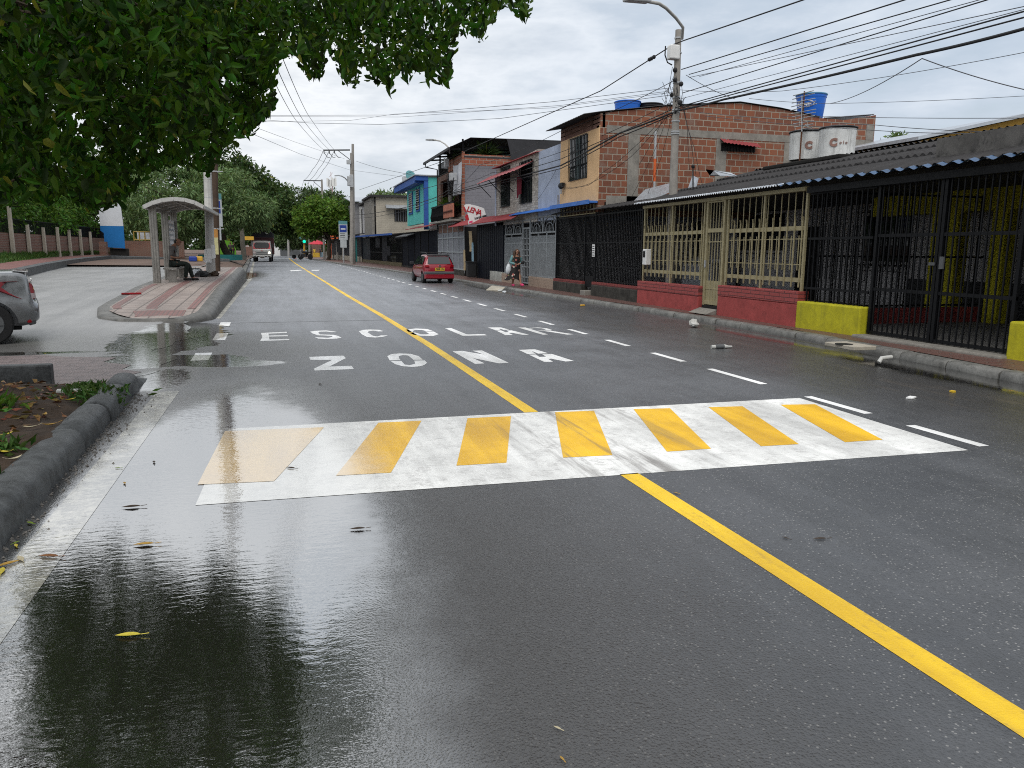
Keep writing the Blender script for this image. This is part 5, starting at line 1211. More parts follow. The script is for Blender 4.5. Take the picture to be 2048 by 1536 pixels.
m.tube(pts, .014, 5); m.build('logo_ring', M['white_metal'], T3)
p = at_y(1255,212,30.0); tank('low blue roof tank at the street end of the brick house', (p.x,30,6.75), .46, .52, .86, M['tank_blue'], M['tank_blue'])
p = at_y(1300,213,30.0); tank('low black roof tank beside the small blue one', (p.x,30,6.9), .48, .52, .66, M['tank_black'], M['tank_black'])
# television antenna
an = thing('tv_antenna', 'rusty roof antenna with many thin rods between the white tanks', 'antenna', (14.0,18.65,4.2))
m = MB(); m.tube([(13.6,18.65,3.95),(13.6,18.65,5.95)], .022, 6); m.build('mast', paint('rust', (.13,.055,.03), .8, .4, 5), an)
m = MB()
for i in range(11):
    z = 4.95+i*.095; y = 18.62+(i-5)*.012; L = .6-.03*abs(i-6); m.tube([(13.55,y-L,z-.02*(i % 3)),(13.62,y+L,z+.03)], .012, 4)
m.tube([(13.57,18.6,4.9),(13.6,18.75,5.85)], .015, 5); m.tube([(13.6,18.5,5.05),(13.45,18.2,4.98)], .03, 5); m.build('rod_row', M['galv'], an)
for (c0, c1, lab) in (((13.9,20.0),(13.4,4.2),'a'),):
    pass
rp = thing('roof_pipe', 'short roof vent pipe with white cap on the corrugated roof', 'pipe', (12.0,16.6,3.5))
a = at_x(1626,358,12.0); m = MB(); m.tube([(12.0,a.y,3.45),(12.0,a.y,a.z+.0)], .03, 6); m.build('pipe', M['logo_brown'], rp)
m = MB(); m.ball((12.0,a.y,a.z+.05), .06, 8, 6); m.tube([(12.0,a.y,a.z+.05),(12.3,a.y+.4,a.z-.03)], .025, 6); m.build('cap', M['plastic_white'], rp)
# ochre house behind the near roofs
oh = thing('ochre_house', 'ochre yellow house rising behind the near roofs at the right edge', 'house', (21,20.5,3))
p = [at_y(x,y,20) for x,y in ((1832,292),(1832,284),(1930,262),(2060,232))]
m = MB(); m.prism([(p[1].x,20,3),(p[3].x+6,20,3),(p[3].x+6,20,p[3].z+.9),(p[3].x,20,p[3].z-.0),(p[1].x,20,p[1].z)], (0,6,0)); m.build('wall', M['yellow_wall'], oh, fix=True)
m = MB(); m.prism([(p[1].x-.3,19.6,p[1].z+.0),(p[3].x,19.6,p[3].z+.02),(p[3].x+6,19.6,p[3].z+1.0),(p[3].x+6,19.6,p[3].z+1.12),(p[3].x,19.6,p[3].z+.12),(p[1].x-.3,19.6,p[1].z+.1)], (0,7,0)); m.build('roof', M['roof_silver'], oh, fix=True)
# ------------------------------------------------------------------ LEFT SIDE: trees, wall, bus stop
def near_tree():
    rs = np.random.RandomState(21); base = (-5.4,7.2,.15)
    t = thing('shade_tree', 'large dark leafy tree overhanging the road at the upper left', 'tree', base)
    prof = [(-400,470),(0,415),(60,395),(95,412),(130,388),(160,405),(182,425),(205,412),(235,402),(250,400),(264,385),(282,368),(300,342),(330,338),(350,322),(385,336),(420,342),(440,300),(470,268),(500,272),(520,240),(540,232),(552,200),(549,160),(560,108),(590,105),(605,125),(618,160),(640,155),(655,108),(668,110),(683,158),(712,166),(722,124),(738,134),(752,162),(770,160),(780,192),(790,150),(800,138),(815,166),(826,138),(845,145),(860,166),(872,140),(885,168),(903,172),(909,95),(922,65),(945,62),(962,78),(975,55),(990,30),(1005,8),(1030,14),(1045,44),(1062,34),(1067,-20),(1070,-60),(1100,-200),(1300,-600)]
    px_ = np.array([p[0] for p in prof]); py_ = np.array([p[1] for p in prof])
    N = 60000; C = np.array([-3.2,7.8,5.3]); R_ = np.array([6.7,5.6,3.7])
    d = rs.normal(size=(N,3)); d /= np.linalg.norm(d, axis=1)[:,None]; P = C + d*(rs.rand(N,1)**.33)*R_
    x, y, z = project(P); jit = rs.rand(N)**2*26
    lim = np.interp(x, px_, py_)-jit-3
    ok = (P[:,2] > 1.95) & (P[:,1] > 2.6) & (z > 2.2) & (((x < 1066) & (y < lim)) | (x < -60) ) & ~((x > 1066))
    # sky holes: spherical voids through the crown
    for _ in range(170):
        c = C + rs.normal(size=3)*R_*.6; r = rs.uniform(.25,.8); ok &= (np.linalg.norm(P-c, axis=1) > r)
    P = P[ok]; x = x[ok]; y = y[ok]
    inf = (x > -40) & (y > -40)
    A = P[inf]; B = P[~inf]; rs.shuffle(A); rs.shuffle(B); dA = np.linalg.norm(A-np.array(CAMPOS), axis=1); xa = project(A)[0]; A = A[(dA > 7.0) | ((xa < 420) & (dA > 5.4))]; A = A[:1900]; B = B[:800]
    # drooping fringe along the lower outline, placed at the depth of the crown there
    E_ = []
    for k in range(480):
        xx = rs.uniform(-10,1062); yy = float(np.interp(xx, px_, py_))-rs.rand()*62-2
        dist = rs.uniform(6.5,10.5) if xx > 250 else rs.uniform(5.5,10)
        dr = ray(xx, yy).normalized(); E_.append(np.array(CAMPOS+dr*dist))
    A = np.concatenate([A, np.array(E_)])
    K = 19
    HOLES = [(112,212,17),(140,238,15),(92,196,9),(165,255,13),(120,262,11),(150,285,9),(232,238,10),(260,182,7),(218,225,6),(188,16,6),(252,168,5),(60,300,6),(125,322,8),(370,150,6),(352,185,4),(270,135,4),(330,260,5),(440,20,4),(520,80,5),(300,215,5),(175,180,4),(30,262,5),(560,45,5),(620,70,6),(700,60,5),(745,95,7),(668,105,6),(810,70,7),(760,40,5),(860,60,8),(590,90,5),(905,30,7),(660,20,4),(840,110,6),(480,190,5),(415,250,5),(395,215,4)]
    def spray(Cn, L, K):
        n = len(Cn); tw = rs.normal(size=(n,3)); tw[:,2] -= .5; tw /= np.linalg.norm(tw, axis=1)[:,None]
        s_ = (rs.rand(n,K,1)-.25)*.5; PP = Cn[:,None,:]+tw[:,None,:]*s_*.8+rs.normal(size=(n,K,3))*.045
        DD = tw[:,None,:]*.5+rs.normal(size=(n,K,3))*.55+np.array([0,0,-.55]); return PP.reshape(-1,3), DD.reshape(-1,3)
    nE = len(E_)*13
    P1, D1 = spray(A[:-len(E_)], .15, K)
    def hang(Cn, K):      # drooping end twigs
        n = len(Cn); tw = rs.normal(size=(n,3))*.45; tw[:,2] -= 1; tw /= np.linalg.norm(tw, axis=1)[:,None]
        s_ = (rs.rand(n,K,1)-.15)*.42; PP = Cn[:,None,:]+tw[:,None,:]*s_+rs.normal(size=(n,K,3))*.035
        DD = tw[:,None,:]*.7+rs.normal(size=(n,K,3))*.5+np.array([0,0,-.4]); return PP.reshape(-1,3), DD.reshape(-1,3)
    Pe, De = hang(np.array(E_), 13); P1 = np.concatenate([P1,Pe]); D1 = np.concatenate([D1,De]); P2, D2 = spray(B, .2, 9)
    def keep(T):
        x, y, z = project(T); inx = (x > -30) & (x < 1075); lim = np.interp(x, px_, py_)
        h = np.sin(np.floor(x/11+z*1.7)*12.9898)*43758.5453; h = h-np.floor(h); lump = 20*np.sin(x/23+z*2.1)+14*np.sin(x/9.5-z*3.0)
        hole = np.zeros(len(x), bool)
        for hx, hy, hr in HOLES:
            e_ = 1+.5*np.sin(x/5.3+y/7.1+z)*np.sin(y/4.7-x/9.3); hole |= (x-hx)**2/1.6+(y-hy)**2 < (hr*e_)**2
        edge = np.where(np.arange(len(x)) < len(P1)-nE, lim-46+lump, lim+12-10*h)
        return (z > 1.5) & (~inx | ((y < edge) & ~hole)) & ~((x >= 1075) & (y < 1700) & (y > -50))
    leaf6('crown', np.concatenate([P1,P2]), np.concatenate([D1,D2]), .105, .045, M['leaf_near'], rs, t, keep)
    m = MB(); tr = limb_tube(m, base, (-4.9,7.4,3.4), .26, .2, rs, .04, 6, 12); m.tube([(base[0],base[1],-.1),(base[0],base[1],.4)], [.42,.27], 12, False)
    ends = [(-2.0,8.2,4.6),(-.6,9.6,5.2),(1.2,8.8,5.0),(-3.2,5.0,4.2),(-7.5,9,5.5),(-5,11,5.6),(-2.5,10.6,3.9),(.2,7.0,5.0),(-1.6,6.6,3.6),(-8,5,5)]
    for e in ends:
        pts = limb_tube(m, (-4.9,7.4,3.35), e, .12, .045, rs, .1, 7, 7)
        for _ in range(16):
            q = np.array(pts[rs.randint(3,8)]); c = A[np.argmin(np.linalg.norm(A-(q+rs.normal(size=3)*.9), axis=1))]
            if np.linalg.norm(c-q) < 2.6: limb_tube(m, q, c, .022, .006, rs, .12, 4, 5)
    m.build('trunk', M['bark'], t, smooth=60)
near_tree()
make_tree('feathery_tree', 'wide grey-green feathery tree behind the bus shelter', (-4.9,76,1.0), (-6.0,76,4.2), .34,
    [((-8.2,75,5.6),(5.4,4.5,3.7)), ((-9.5,74,4.6),(4.2,3.6,2.3)), ((-5,75,6.0),(3.6,3.6,3.0)), ((-3.0,74,5.0),(2.3,2.6,1.6))], 520, 42, .42, M['leaf_feather'], 31, (.5,1.0), .26, .55, shell=.2, jitter=.45)
make_tree('dark_tree', 'tall dark tree rising behind the feathery tree', (-7.5,106,.9), (-7,106,5), .4, [((-7.2,105,9.3),(4.2,4,5.0)), ((-4.2,106,8.0),(3.4,3.5,4.2))], 330, 34, .55, M['leaf_dark'], 32, (.7,1.3), .5)
make_tree('dark_tree', 'dark round-topped tree nearer the junction behind the truck', (-2.2,128,.6), (-1.8,128,4.5), .35, [((-1.5,128,8.0),(3.6,3.5,3.7)), ((1.2,129,5.9),(2.4,2.6,2.4))], 260, 30, .6, M['leaf_dark'], 33, (.7,1.2), .5)
b5 = at_y(657,517,118); make_tree('street_tree', 'bright green bushy street tree on the right pavement far away', (b5.x,118,.1), (6.4,118,3.6), .3, [((5.6,119,6.6),(3.9,3.6,2.7)), ((4.0,119,5.4),(2.6,2.6,2.0)), ((7.6,118,5.6),(2.0,2.4,1.8))], 330, 34, .5, M['leaf_bright'], 34, (.6,1.1), .5, bend=.1)
b6 = at_y(590,508,172); make_tree('street_tree', 'small round tree at the far junction left of the traffic light', (b6.x,172,0), (b6.x,172,2.6), .22, [((b6.x-.4,172,4.1),(4.2,3.5,2.2))], 130, 30, .6, M['leaf_far'], 35, (.7,1.2), .5)
for k, (px_, py_, Y, rx, rz, lab) in enumerate([(520,415,150,6,5,'dark tree mass behind the truck'),(600,412,215,8,5.5,'pale green tree beyond the junction on the left'),(650,415,235,8,5,'pale green tree beyond the junction behind the antenna'),(560,440,205,6,5,'far tree directly above the end of the road'),(690,440,160,3,4,'tree hidden behind the middle pole')]):
    c = at_y(px_, py_, Y); make_tree('far_tree', lab, (c.x,Y,0), (c.x,Y,c.z-rz*.6), .3, [((c.x,Y,c.z),(rx,4,rz))], 150, 26, .85, M['leaf_far'] if k in (1,2) else M['leaf_dark'], 40+k, (1.0,1.8), .5, group='trees around the far junction', limbs=4)
c = at_y(1822,288,45); make_tree('roof_gap_tree', 'pale green tree seen between the brick house and the ochre house', (c.x,45,0), (c.x,45,c.z-1), .22, [((c.x-.6,45,c.z-.3),(2.2,2,.8)), ((c.x+1.2,45.5,c.z-.2),(1.5,1.5,.6))], 90, 26, .3, M['leaf_feather'], 51, (.3,.6), .5, limbs=5)
c = at_y(775,391,125); make_tree('far_tree', 'flat-topped tree behind the cream house', (c.x,125,0), (c.x,125,c.z-2), .3, [((c.x,125,c.z-.8),(3.6,3,1.2))], 80, 26, .5, M['leaf_feather'], 52, (.5,1.0), .5, limbs=4)
for k, (x, y, zc, rx, rz, lab, mt_) in enumerate([(-21,62,7.5,5,4,'tree behind the brick wall at the left edge','leaf_bright'),(-17.5,82,6.5,5,4.2,'tree behind the blue and white panel','leaf_dark'),(-13,98,7.5,5,5,'dark tree between the panel and the feathery tree','leaf_dark'),(-27,78,8,6,5,'far left tree seen through the dark canopy','leaf_hedge')]):
    make_tree('yard_tree', lab, (x,y,1.2), (x,y,zc-rz*.5), .3, [((x,y,zc),(rx,4,rz))], 190, 30, .5, M[mt_], 60+k, (.7,1.3), .5, limbs=5, group='trees behind the brick wall')
# ---- brick boundary wall, posts, railing and hedge
WX = -13.42
bw = thing('boundary_wall', 'low old brick wall running along the lay-by', 'wall', (WX,55,1.2))
m = MB(); m.box(WX-.2,WX,43,69.5,1.0,2.34); m.build('wall', M['old_brick'], bw)
m = MB(); m.box(-13.2,-7.9,69.3,69.5,.8,2.2); m.box(-12.55,-12.1,61.2,61.8,.9,2.05); m.build('return_wall', M['old_brick_x'], bw)
fpx = [(25,545),(58,545),(89,545),(117,545),(140,545),(162,545),(182,545)]
for i, (x, _) in enumerate(fpx):
    p = at_x(x, 490, WX+.12); h = 4.6 if i == 0 else 2.75+.1*(i % 2)
    m = MB(); m.prism([(WX+.03,p.y-.09,1.0),(WX+.22,p.y-.09,1.0),(WX+.19,p.y-.07,h),(WX+.05,p.y-.07,h)], (0,.17,0)); o = m.build('concrete_post', M['post_white'], bevel=.015)
    tag(o, ('tall' if i == 0 else 'short') + ' pale concrete post against the brick wall, ' + ['first from the left','second from the left','third from the left','fourth from the left','fifth from the left','sixth from the left','last before the blue panel'][i], 'post', 'concrete posts along the brick wall')
rl = thing('railing', 'dark metal railing on top of the old brick wall', 'railing', (WX-.1,55,2.35))
m = MB()
for i in range(160): y = 43.1+i*.165; m.box(WX-.12,WX-.09,y-.012,y+.012,2.35,3.1)
m.box(WX-.13,WX-.08,43,69.4,3.05,3.1); m.build('bar_panel', M['black_metal'], rl)
rs = np.random.RandomState(71)
hd = thing('hedge', 'dense climbing hedge hanging over the brick wall', 'hedge', (WX-.4,55,2.2))
cl = [((WX-.25-rs.rand()*.9, 43.5+rs.rand()*22.5, 2.75+rs.rand()**1.2*3.0), (rs.uniform(.4,.75),)*3) for _ in range(330)]
P, D = clump_points(cl, 44, rs, .35); D[:,2] -= .35
leaf_mesh('foliage', P, D, .24, .12, M['leaf_hedge'], rs, hd)
m = MB()
for i in range(14): y = 44+i*1.6; limb_tube(m, (WX-.5,y,1.2), (WX-.5+rs.normal()*.2,y+rs.normal()*.4,4.2), .06, .02, rs, .06)
m.build('stem', M['bark'], hd)
wp = thing('painted_billboard', 'tall panel painted white above and blue below beside the brick wall', 'panel', (-11.2,64,1.2))
a = at_y(198,425,64); b_ = at_y(250,497,64); zb = at_y(225,452,64).z; c = at_y(208,473,64); zt = at_y(225,405,64).z
m = MB(); m.prism([(a.x,64,zb+.003),(b_.x,64,zb+.003),(b_.x-.1,64,zt),(a.x,64,zt-.5)], (0,.12,0)); m.build('white_field', M['panel_white'], wp, fix=True)
m = MB(); m.prism([(a.x,64,zb),(b_.x,64,zb),(b_.x,64,b_.z),(c.x,64,b_.z+.1),(c.x,64,zb-.5),(a.x,64,zb-.35)], (0,.1,0)); m.build('blue_field', M['panel_blue'], wp, fix=True)
m = MB(); m.box(a.x+.5,b_.x+.2,64.2,64.4,.7,b_.z); m.build('footing', M['slab_black'], wp)
yr = thing('playground_rail', 'yellow pipe rail with white boards behind the wall', 'rail', (-8.5,71,2.2))
m = MB(); x0 = at_y(267,462,71).x; x1 = at_y(300,462,71).x
for z in (2.3,2.95): m.tube([(x0,71,z),(x1,71,z)], .05, 6)
for i in range(4): xx = x0+(x1-x0)*i/3; m.tube([(xx,71,1),(xx,71,2.95)], .05, 6)
m.build('rail', paint('dull_yellow', (.30,.20,.04), .6, .2, 3), yr)
m = MB(); m.box(x0+.2,x1,71.3,71.35,2.35,2.9); m.build('board', M['panel_white'], yr)
rs = np.random.RandomState(77)
cl = [((x, 285+rs.rand()*25, rs.rand()**1.3*8.5), (rs.uniform(2,3.4),)*3) for x in rs.uniform(-190,60,900)]
P, D = clump_points(cl, 36, rs, .1); o = leaf_mesh('far_wood', P, D, 1.7, 1.1, M['leaf_dark'], rs); tag(o, 'dark band of far trees closing the end of the street', 'wood', kind='stuff')
# ---- grass along the verge, tufts and litter in the bed (uncountable)
rs = np.random.RandomState(81); n = 9000
yy = 24+rs.rand(n)*44; xk = np.interp(yy, [p[1] for p in BK], [p[0] for p in BK]); fx = rs.rand(n); X0 = xk-1.5; xx = X0+(-13.35-X0)*fx; zz = np.array([zl(v) for v in yy])+.39; zz = zz+(1.28-zz)*fx
d = rs.normal(size=(n,3))*.5; d[:,2] = 1
o = leaf_mesh('grass', np.stack([xx,yy,zz-.02],1), d, .22, .03, M['grass'], rs, None, jitter=.2); tag(o, 'green grass strip below the brick wall', 'grass', kind='stuff')
n = 1700; yy = -1+rs.rand(n)*11.2; xx = -2.12-rs.rand(n)**1.3*1.6
zz = np.array([bedz(a_, b__) for a_, b__ in zip(xx,yy)]); d = rs.normal(size=(n,3)); d[:,2] *= .12
o = leaf_mesh('leaf_litter', np.stack([xx,yy,zz+.015],1), d, .085, .04, M['litter'], rs, None, jitter=.05); tag(o, 'dry brown leaf litter over the planting bed', 'leaf litter', kind='stuff')
n = 500; yy = -1+rs.rand(n)*11; xx = -2.1-rs.rand(n)*1.6; zz = np.array([bedz(a_, b__) for a_, b__ in zip(xx,yy)]); d = rs.normal(size=(n,3)); d[:,2] *= .1
o = leaf_mesh('twig_litter', np.stack([xx,yy,zz+.02],1), d, .12, .008, M['bark'], rs, None, jitter=.05); tag(o, 'small twigs scattered in the planting bed', 'twigs', kind='stuff')
def tuft(name, label, c, r, n, L, W, mat, seed, up=1.0, group=None, cat='plant'):
    rs = np.random.RandomState(seed); P = np.array(c)+np.concatenate([rs.normal(size=(n,2))*r, np.abs(rs.normal(size=(n,1)))*L*.3], 1); d = rs.normal(size=(n,3)); d[:,2] = np.abs(d[:,2])*up+.2
    o = leaf_mesh(name, P, d, L, W, mat, rs, None, jitter=.3); return tag(o, label, cat, group, kind='stuff')
for k, (x, y, r, n, lab) in enumerate([(207,778,.16,260,'green weed patch at the tip of the bed by the kerb end'),(62,893,.08,200,'green weed patch halfway along the bed'),(14,935,.08,200,'green weed patch nearest the left edge'),(165,758,.1,160,'grass tuft at the far edge of the bed'),(235,785,.08,120,'small grass tuft beside the rounded kerb end')]):
    p = at_z(x, y, .2); p.x -= (.08,.24,.24,0,.12)[k]; tuft('weed', lab, (p.x,p.y,bedz(p.x,p.y)-.02), r, n, .10, .028, M['grass'], 90+k, .7, 'weeds in the planting bed')
p = at_z(12,815,.2); tuft('leafy_plant', 'dark leafy plant in the bed at the left edge', (p.x-.2,p.y,bedz(p.x,p.y)), .14, 260, .12, .035, M['leaf_hedge'], 97, .9)
# ---- bus shelter
sx = thing('bus_shelter', 'steel bus shelter with curved roof on the paved island', 'bus shelter', (-3.9,29.8,.4))
gz = lambda y: it(y)
for (x, y) in ((-4.08,28.0),(-4.02,30.2),(-3.98,32.2)):
    m = MB(); m.box(x-.115,x+.115,y-.05,y+.05,gz(y)-.05,2.98)
    for k in (-.075,0,.075): m.box(x+k-.025,x+k+.025,y-.065,y-.051,gz(y)+.02,2.96)
    m.build('post', M['steel'], sx, bevel=.01)
prof = [(-4.22,2.93),(-3.98,3.05),(-3.68,3.15),(-3.33,3.2),(-3.0,3.18),(-2.7,3.1),(-2.45,2.97)]
m = MB()
for y in (27.3,32.9):
    for a_, b__ in zip(prof, prof[1:]): m.bar((a_[0],y,a_[1]),(b__[0],y,b__[1]),.10,.12)
m.bar((-4.22,27.3,2.93),(-4.22,32.9,2.93),.08,.1); m.bar((-2.45,27.3,2.97),(-2.45,32.9,2.97),.08,.1)
m.build('roof_frame', paint('pale_steel', (.5,.49,.47), .4, .1, 3, metal=.4), sx)
m = MB(); n = len(prof)
vs = [(x,y,z+.045) for y in (27.25,32.95) for x, z in prof] + [(x,y,z+.02) for y in (27.25,32.95) for x, z in prof]
m.add(vs, [(k,k+1,n+k+1,n+k) for k in range(n-1)] + [(2*n+k,3*n+k,3*n+k+1,2*n+k+1) for k in range(n-1)]); m.build('roof_panel', M['white_metal'], sx)
m = MB()
for y in (28.4,29.6,30.8,31.9):
    for a_, b__ in zip(prof, prof[1:]): m.bar((a_[0],y,a_[1]-.04),(b__[0],y,b__[1]-.04),.05,.08)
for x, z in prof[1:-1:2]: m.bar((x,27.3,z-.06),(x,32.9,z-.06),.04,.05)
m.build('roof_rib', M['steel'], sx)
m = MB(); m.box(-3.92,-3.5,28.3,31.8,gz(30)+.42,gz(30)+.47); m.build('bench_seat', M['steel'], sx)
m = MB()
for y in (28.6,31.4): m.box(-3.8,-3.55,y-.04,y+.04,gz(y)-.02,gz(y)+.42)
m.build('bench_leg', M['steel'], sx)
m = MB(); m.box(-3.99,-3.95,30.3,32.1,1.55,2.65); m.build('poster', M['white_paper'], sx)
m = MB(); m.box(-4.0,-3.96,30.28,32.12,1.5,1.62); m.build('poster_foot', M['sign_teal'], sx)
m = MB()
for k in range(5): m.box(-3.948,-3.945,30.5+.05*(k % 2),31.9,1.72+k*.18,1.8+k*.18)
m.build('poster_print', paint('faint_print', (.42,.45,.47), .7, .2, 6), sx)
def bus_sign(label, base, z1, faceY=True, w=.62, scale=1.0):
    t = thing('bus_stop_sign', label, 'sign', base, 'bus stop signs'); x, y, z = base
    m = MB(); m.tube([(x,y,z-.05),(x,y,z1-.05)], .045*scale, 8); m.build('pole', M['galv'], t, smooth=50)
    h = 1.35*scale; w *= scale
    m = MB(); m.box(x-w/2,x+w/2,y-.09,y-.05,z1-h,z1); m.build('panel', M['sign_grey'], t, bevel=.02)
    m = MB(); m.box(x-w/2,x+w/2,y-.096,y-.0905,z1-.24*scale,z1-.003); m.build('teal_header', M['sign_teal'], t)
    m = MB(); m.box(x-w*.4,x+w*.4,y-.098,y-.0905,z1-.80*scale,z1-.3*scale); m.build('blue_square', M['sign_blue'], t)
    m = MB(); m.box(x-w*.26,x+w*.26,y-.102,y-.099,z1-.61*scale,z1-.53*scale); m.build('bus_symbol', M['white_paper'], t)
    m = MB()
    for k in range(3): m.box(x-w*.35,x+w*.2,y-.096,y-.0905,z1-(.93+.12*k)*scale,z1-(.89+.12*k)*scale)
    m.build('print', M['ink'], t)
    m = MB(); m.box(x-w*.36,x+w*.36,y-.085,y-.05,z1-h-.55*scale,z1-h-.02*scale); m.build('lower_panel', M['sign_grey'], t, bevel=.01)
bus_sign('grey bus stop sign with blue square on the paved island', (-3.02,38.9,it(38.9)), 4.15, w=.6, scale=1.12)
pb = at_z(688,526,.15); bus_sign('grey bus stop sign with blue square on the far right pavement', (pb.x,pb.y,.15), 1.65+(509-455)/1538*pb.y, w=.62, scale=1.55)
# ---- rubbish at the foot of the pole, loose litter
def crumple(name, label, c, r, mat, seed, cat='rubbish', group=None, squash=.6):
    rs_ = random.Random(seed); m = MB(); m.ball(c, (r,r*.9,r*squash), 14, 9)
    m.v = [tuple(np.array(c)+(np.array(p)-np.array(c))*(1+rs_.uniform(-.28,.28))) for p in m.v]
    m.v = [(p[0],p[1],max(p[2],c[2]-r*squash*.7)) for p in m.v]
    return tag(m.build(name, mat, smooth=40), label, cat, group)
for k, (x, y, r, mt_, lab) in enumerate([(388,546,.22,'plastic_black','black rubbish bag farthest left by the pole'),(396,545,.18,'shoe_black','small dark bag behind the white bag'),(395,553,.26,'bag_white','white rubbish bag lying by the concrete pole'),(404,554,.24,'plastic_black','black rubbish bag in front of the white bag'),(415,551,.2,'weeds' if False else 'leaf_hedge','green plant waste heap at the foot of the pole'),(424,553,.24,'soil','brown rubbish heap right of the concrete pole')]):
    p = at_land(x, y, .1); crumple('rubbish_bag', lab, (p.x,p.y,it(p.y)+r*.35), r, M[mt_], 100+k, 'rubbish', 'rubbish heaped by the pole')
p = at_land(263,590,.1); tag(MB().obox((p.x,p.y,it(p.y)+.03),(.5,.09,.05),(0,0,.2)).build('red_strip', M['tail_red'], bevel=.01), 'red plastic strip on the edge of the island', 'litter')
p = at_land(396,525,.2); 
for k, (x, mt_, lab) in enumerate([(386,'sign_blue','blue paint patch on the kerb stone behind the rubbish'),(392,'traffic_yellow','yellow paint patch on the kerb stone behind the rubbish')]):
    p = at_y(x, 518, 50); tag(MB().obox((p.x+.12*k,50+.35*k,p.z),(.45,.3,.3)).build('painted_stone', M[mt_], bevel=.06), lab, 'stone')
# ---- things far down the left pavement
tp = thing('round_planter', 'low teal planter ring round the feathery tree trunk', 'planter', (-5.2,75.5,.8))
m = MB(); m.lathe((-5.6,75.8,.6), [(1.9,0),(1.9,.5),(1.7,.5),(1.7,.3)], 24); m.build('ring', M['teal'], tp, smooth=40)
gp = at_y(462,500,88); m = MB(); m.prism([(gp.x-1.5,88,.7),(gp.x+.5,88,.7),(gp.x+.5,88,1.6),(gp.x+.1,88,2.4),(gp.x-1.0,88,2.6),(gp.x-1.5,88,1.8)], (0,.2,0)); tag(m.build('green_board', M['green_panel'], fix=True), 'lime green curved board behind the leaning trunk', 'board')
sp2 = thing('snack_stall', 'small stall with yellow top on the far left pavement', 'stall', (gp.x+1.6,92,.9))
m = MB(); m.box(gp.x+1.0,gp.x+2.0,92,93,.9,1.9); m.build('counter', M['lattice'], sp2); m = MB(); m.box(gp.x+.8,gp.x+2.2,91.8,93.2,2.6,3.0); m.build('awning', M['traffic_yellow'], sp2)
m = MB()
for dx in (1.0,2.0): m.box(gp.x+dx-.03,gp.x+dx+.03,92,92.06,1.9,2.6)
m.build('post', M['galv'], sp2)
gp2 = at_y(488,515,84); m = MB(); rs = np.random.RandomState(5); limb_tube(m, (gp2.x,84,.6), (gp2.x-.1,84,4.2), .26, .2, rs, .02, 5, 10); tag(m.build('tree_stump_trunk', paint('grey_bark', (.13,.12,.10), .9, .4, 5, bump=.5), smooth=60), 'grey bare trunk at the kerb left of the truck', 'tree trunk')
# ------------------------------------------------------------------ POLES AND OVERHEAD CABLES
def banded(m, c0, c1, zs, r):
    for z in zs:
        p = Vector(c0).lerp(Vector(c1), (z-c0[2])/(c1[2]-c0[2])); m.tube([p-Vector((0,0,.03)), p+Vector((0,0,.03))], r, 10)
# streetlight pole inside the red-walled carport
top = at_x(1357,60,10.9); base = at_x(1346,398,10.9); dirv = (top-base).normalized(); foot = base - dirv*(base.z-.15)/dirv.z
lp = thing('streetlight_pole', 'tall concrete pole with curved lamp arm rising through the near roofs', 'utility pole', tuple(foot))
m = MB(); m.tube([foot, base, foot.lerp(top,.6), top], [.15,.125,.105,.085], 12); m.build('shaft', M['pole_concrete'], lp, smooth=50)
m = MB()
for k, z in enumerate((5.0,5.06,5.35,5.6,5.66,6.0,6.4,7.2,7.6)):
    p = foot.lerp(top, (z-foot.z)/(top.z-foot.z)); m.tube([p-Vector((0,0,.02)), p+Vector((0,0,.02))], .125-.002*k, 10)
m.build('steel_band', M['galv'], lp)
m = MB(); P = [at_x(1364,78,10.8), at_x(1366,55,10.7), at_x(1352,36,10.4), at_x(1332,16,9.9), at_x(1318,7,9.5), at_x(1290,2,9.0)]; m.tube(P, .042, 8); m.build('lamp_arm', M['pole_pale'], lp, smooth=50)
m = MB(); h0 = at_x(1290,2,9.0); h1 = at_x(1262,0,8.5); m.bar(h0+Vector((.1,0,0)), h1+Vector((-.15,0,0)), .24, .09); m.build('lamp_head', M['galv'], lp, bevel=.03)
bx = at_x(1347,105,10.75); m = MB(); m.obox((bx.x,bx.y,bx.z),(.3,.24,.38)); m.build('junction_box', M['white_metal'], lp, bevel=.03)
m = MB()
for k, (x, y) in enumerate([(1350,140),(1344,190),(1362,168),(1360,205),(1350,160)]): q = at_x(x, y, 10.8); m.ball(tuple(q), .07, 8, 5)
for k in range(16):
    a = at_x(1345+RND.uniform(-6,18), RND.uniform(130,215), 10.85); b_ = at_x(1345+RND.uniform(-25,28), RND.uniform(140,235), 10.7); c = (a+b_)/2+Vector((0,0,-RND.uniform(.1,.35))); m.tube([a,c,b_], .008, 4)
m.tube([at_x(1331,92,10.6),at_x(1330,110,10.6),at_x(1335,125,10.7),at_x(1344,130,10.8)], .02, 6)
m.build('cable_tangle', M['wire'], lp)
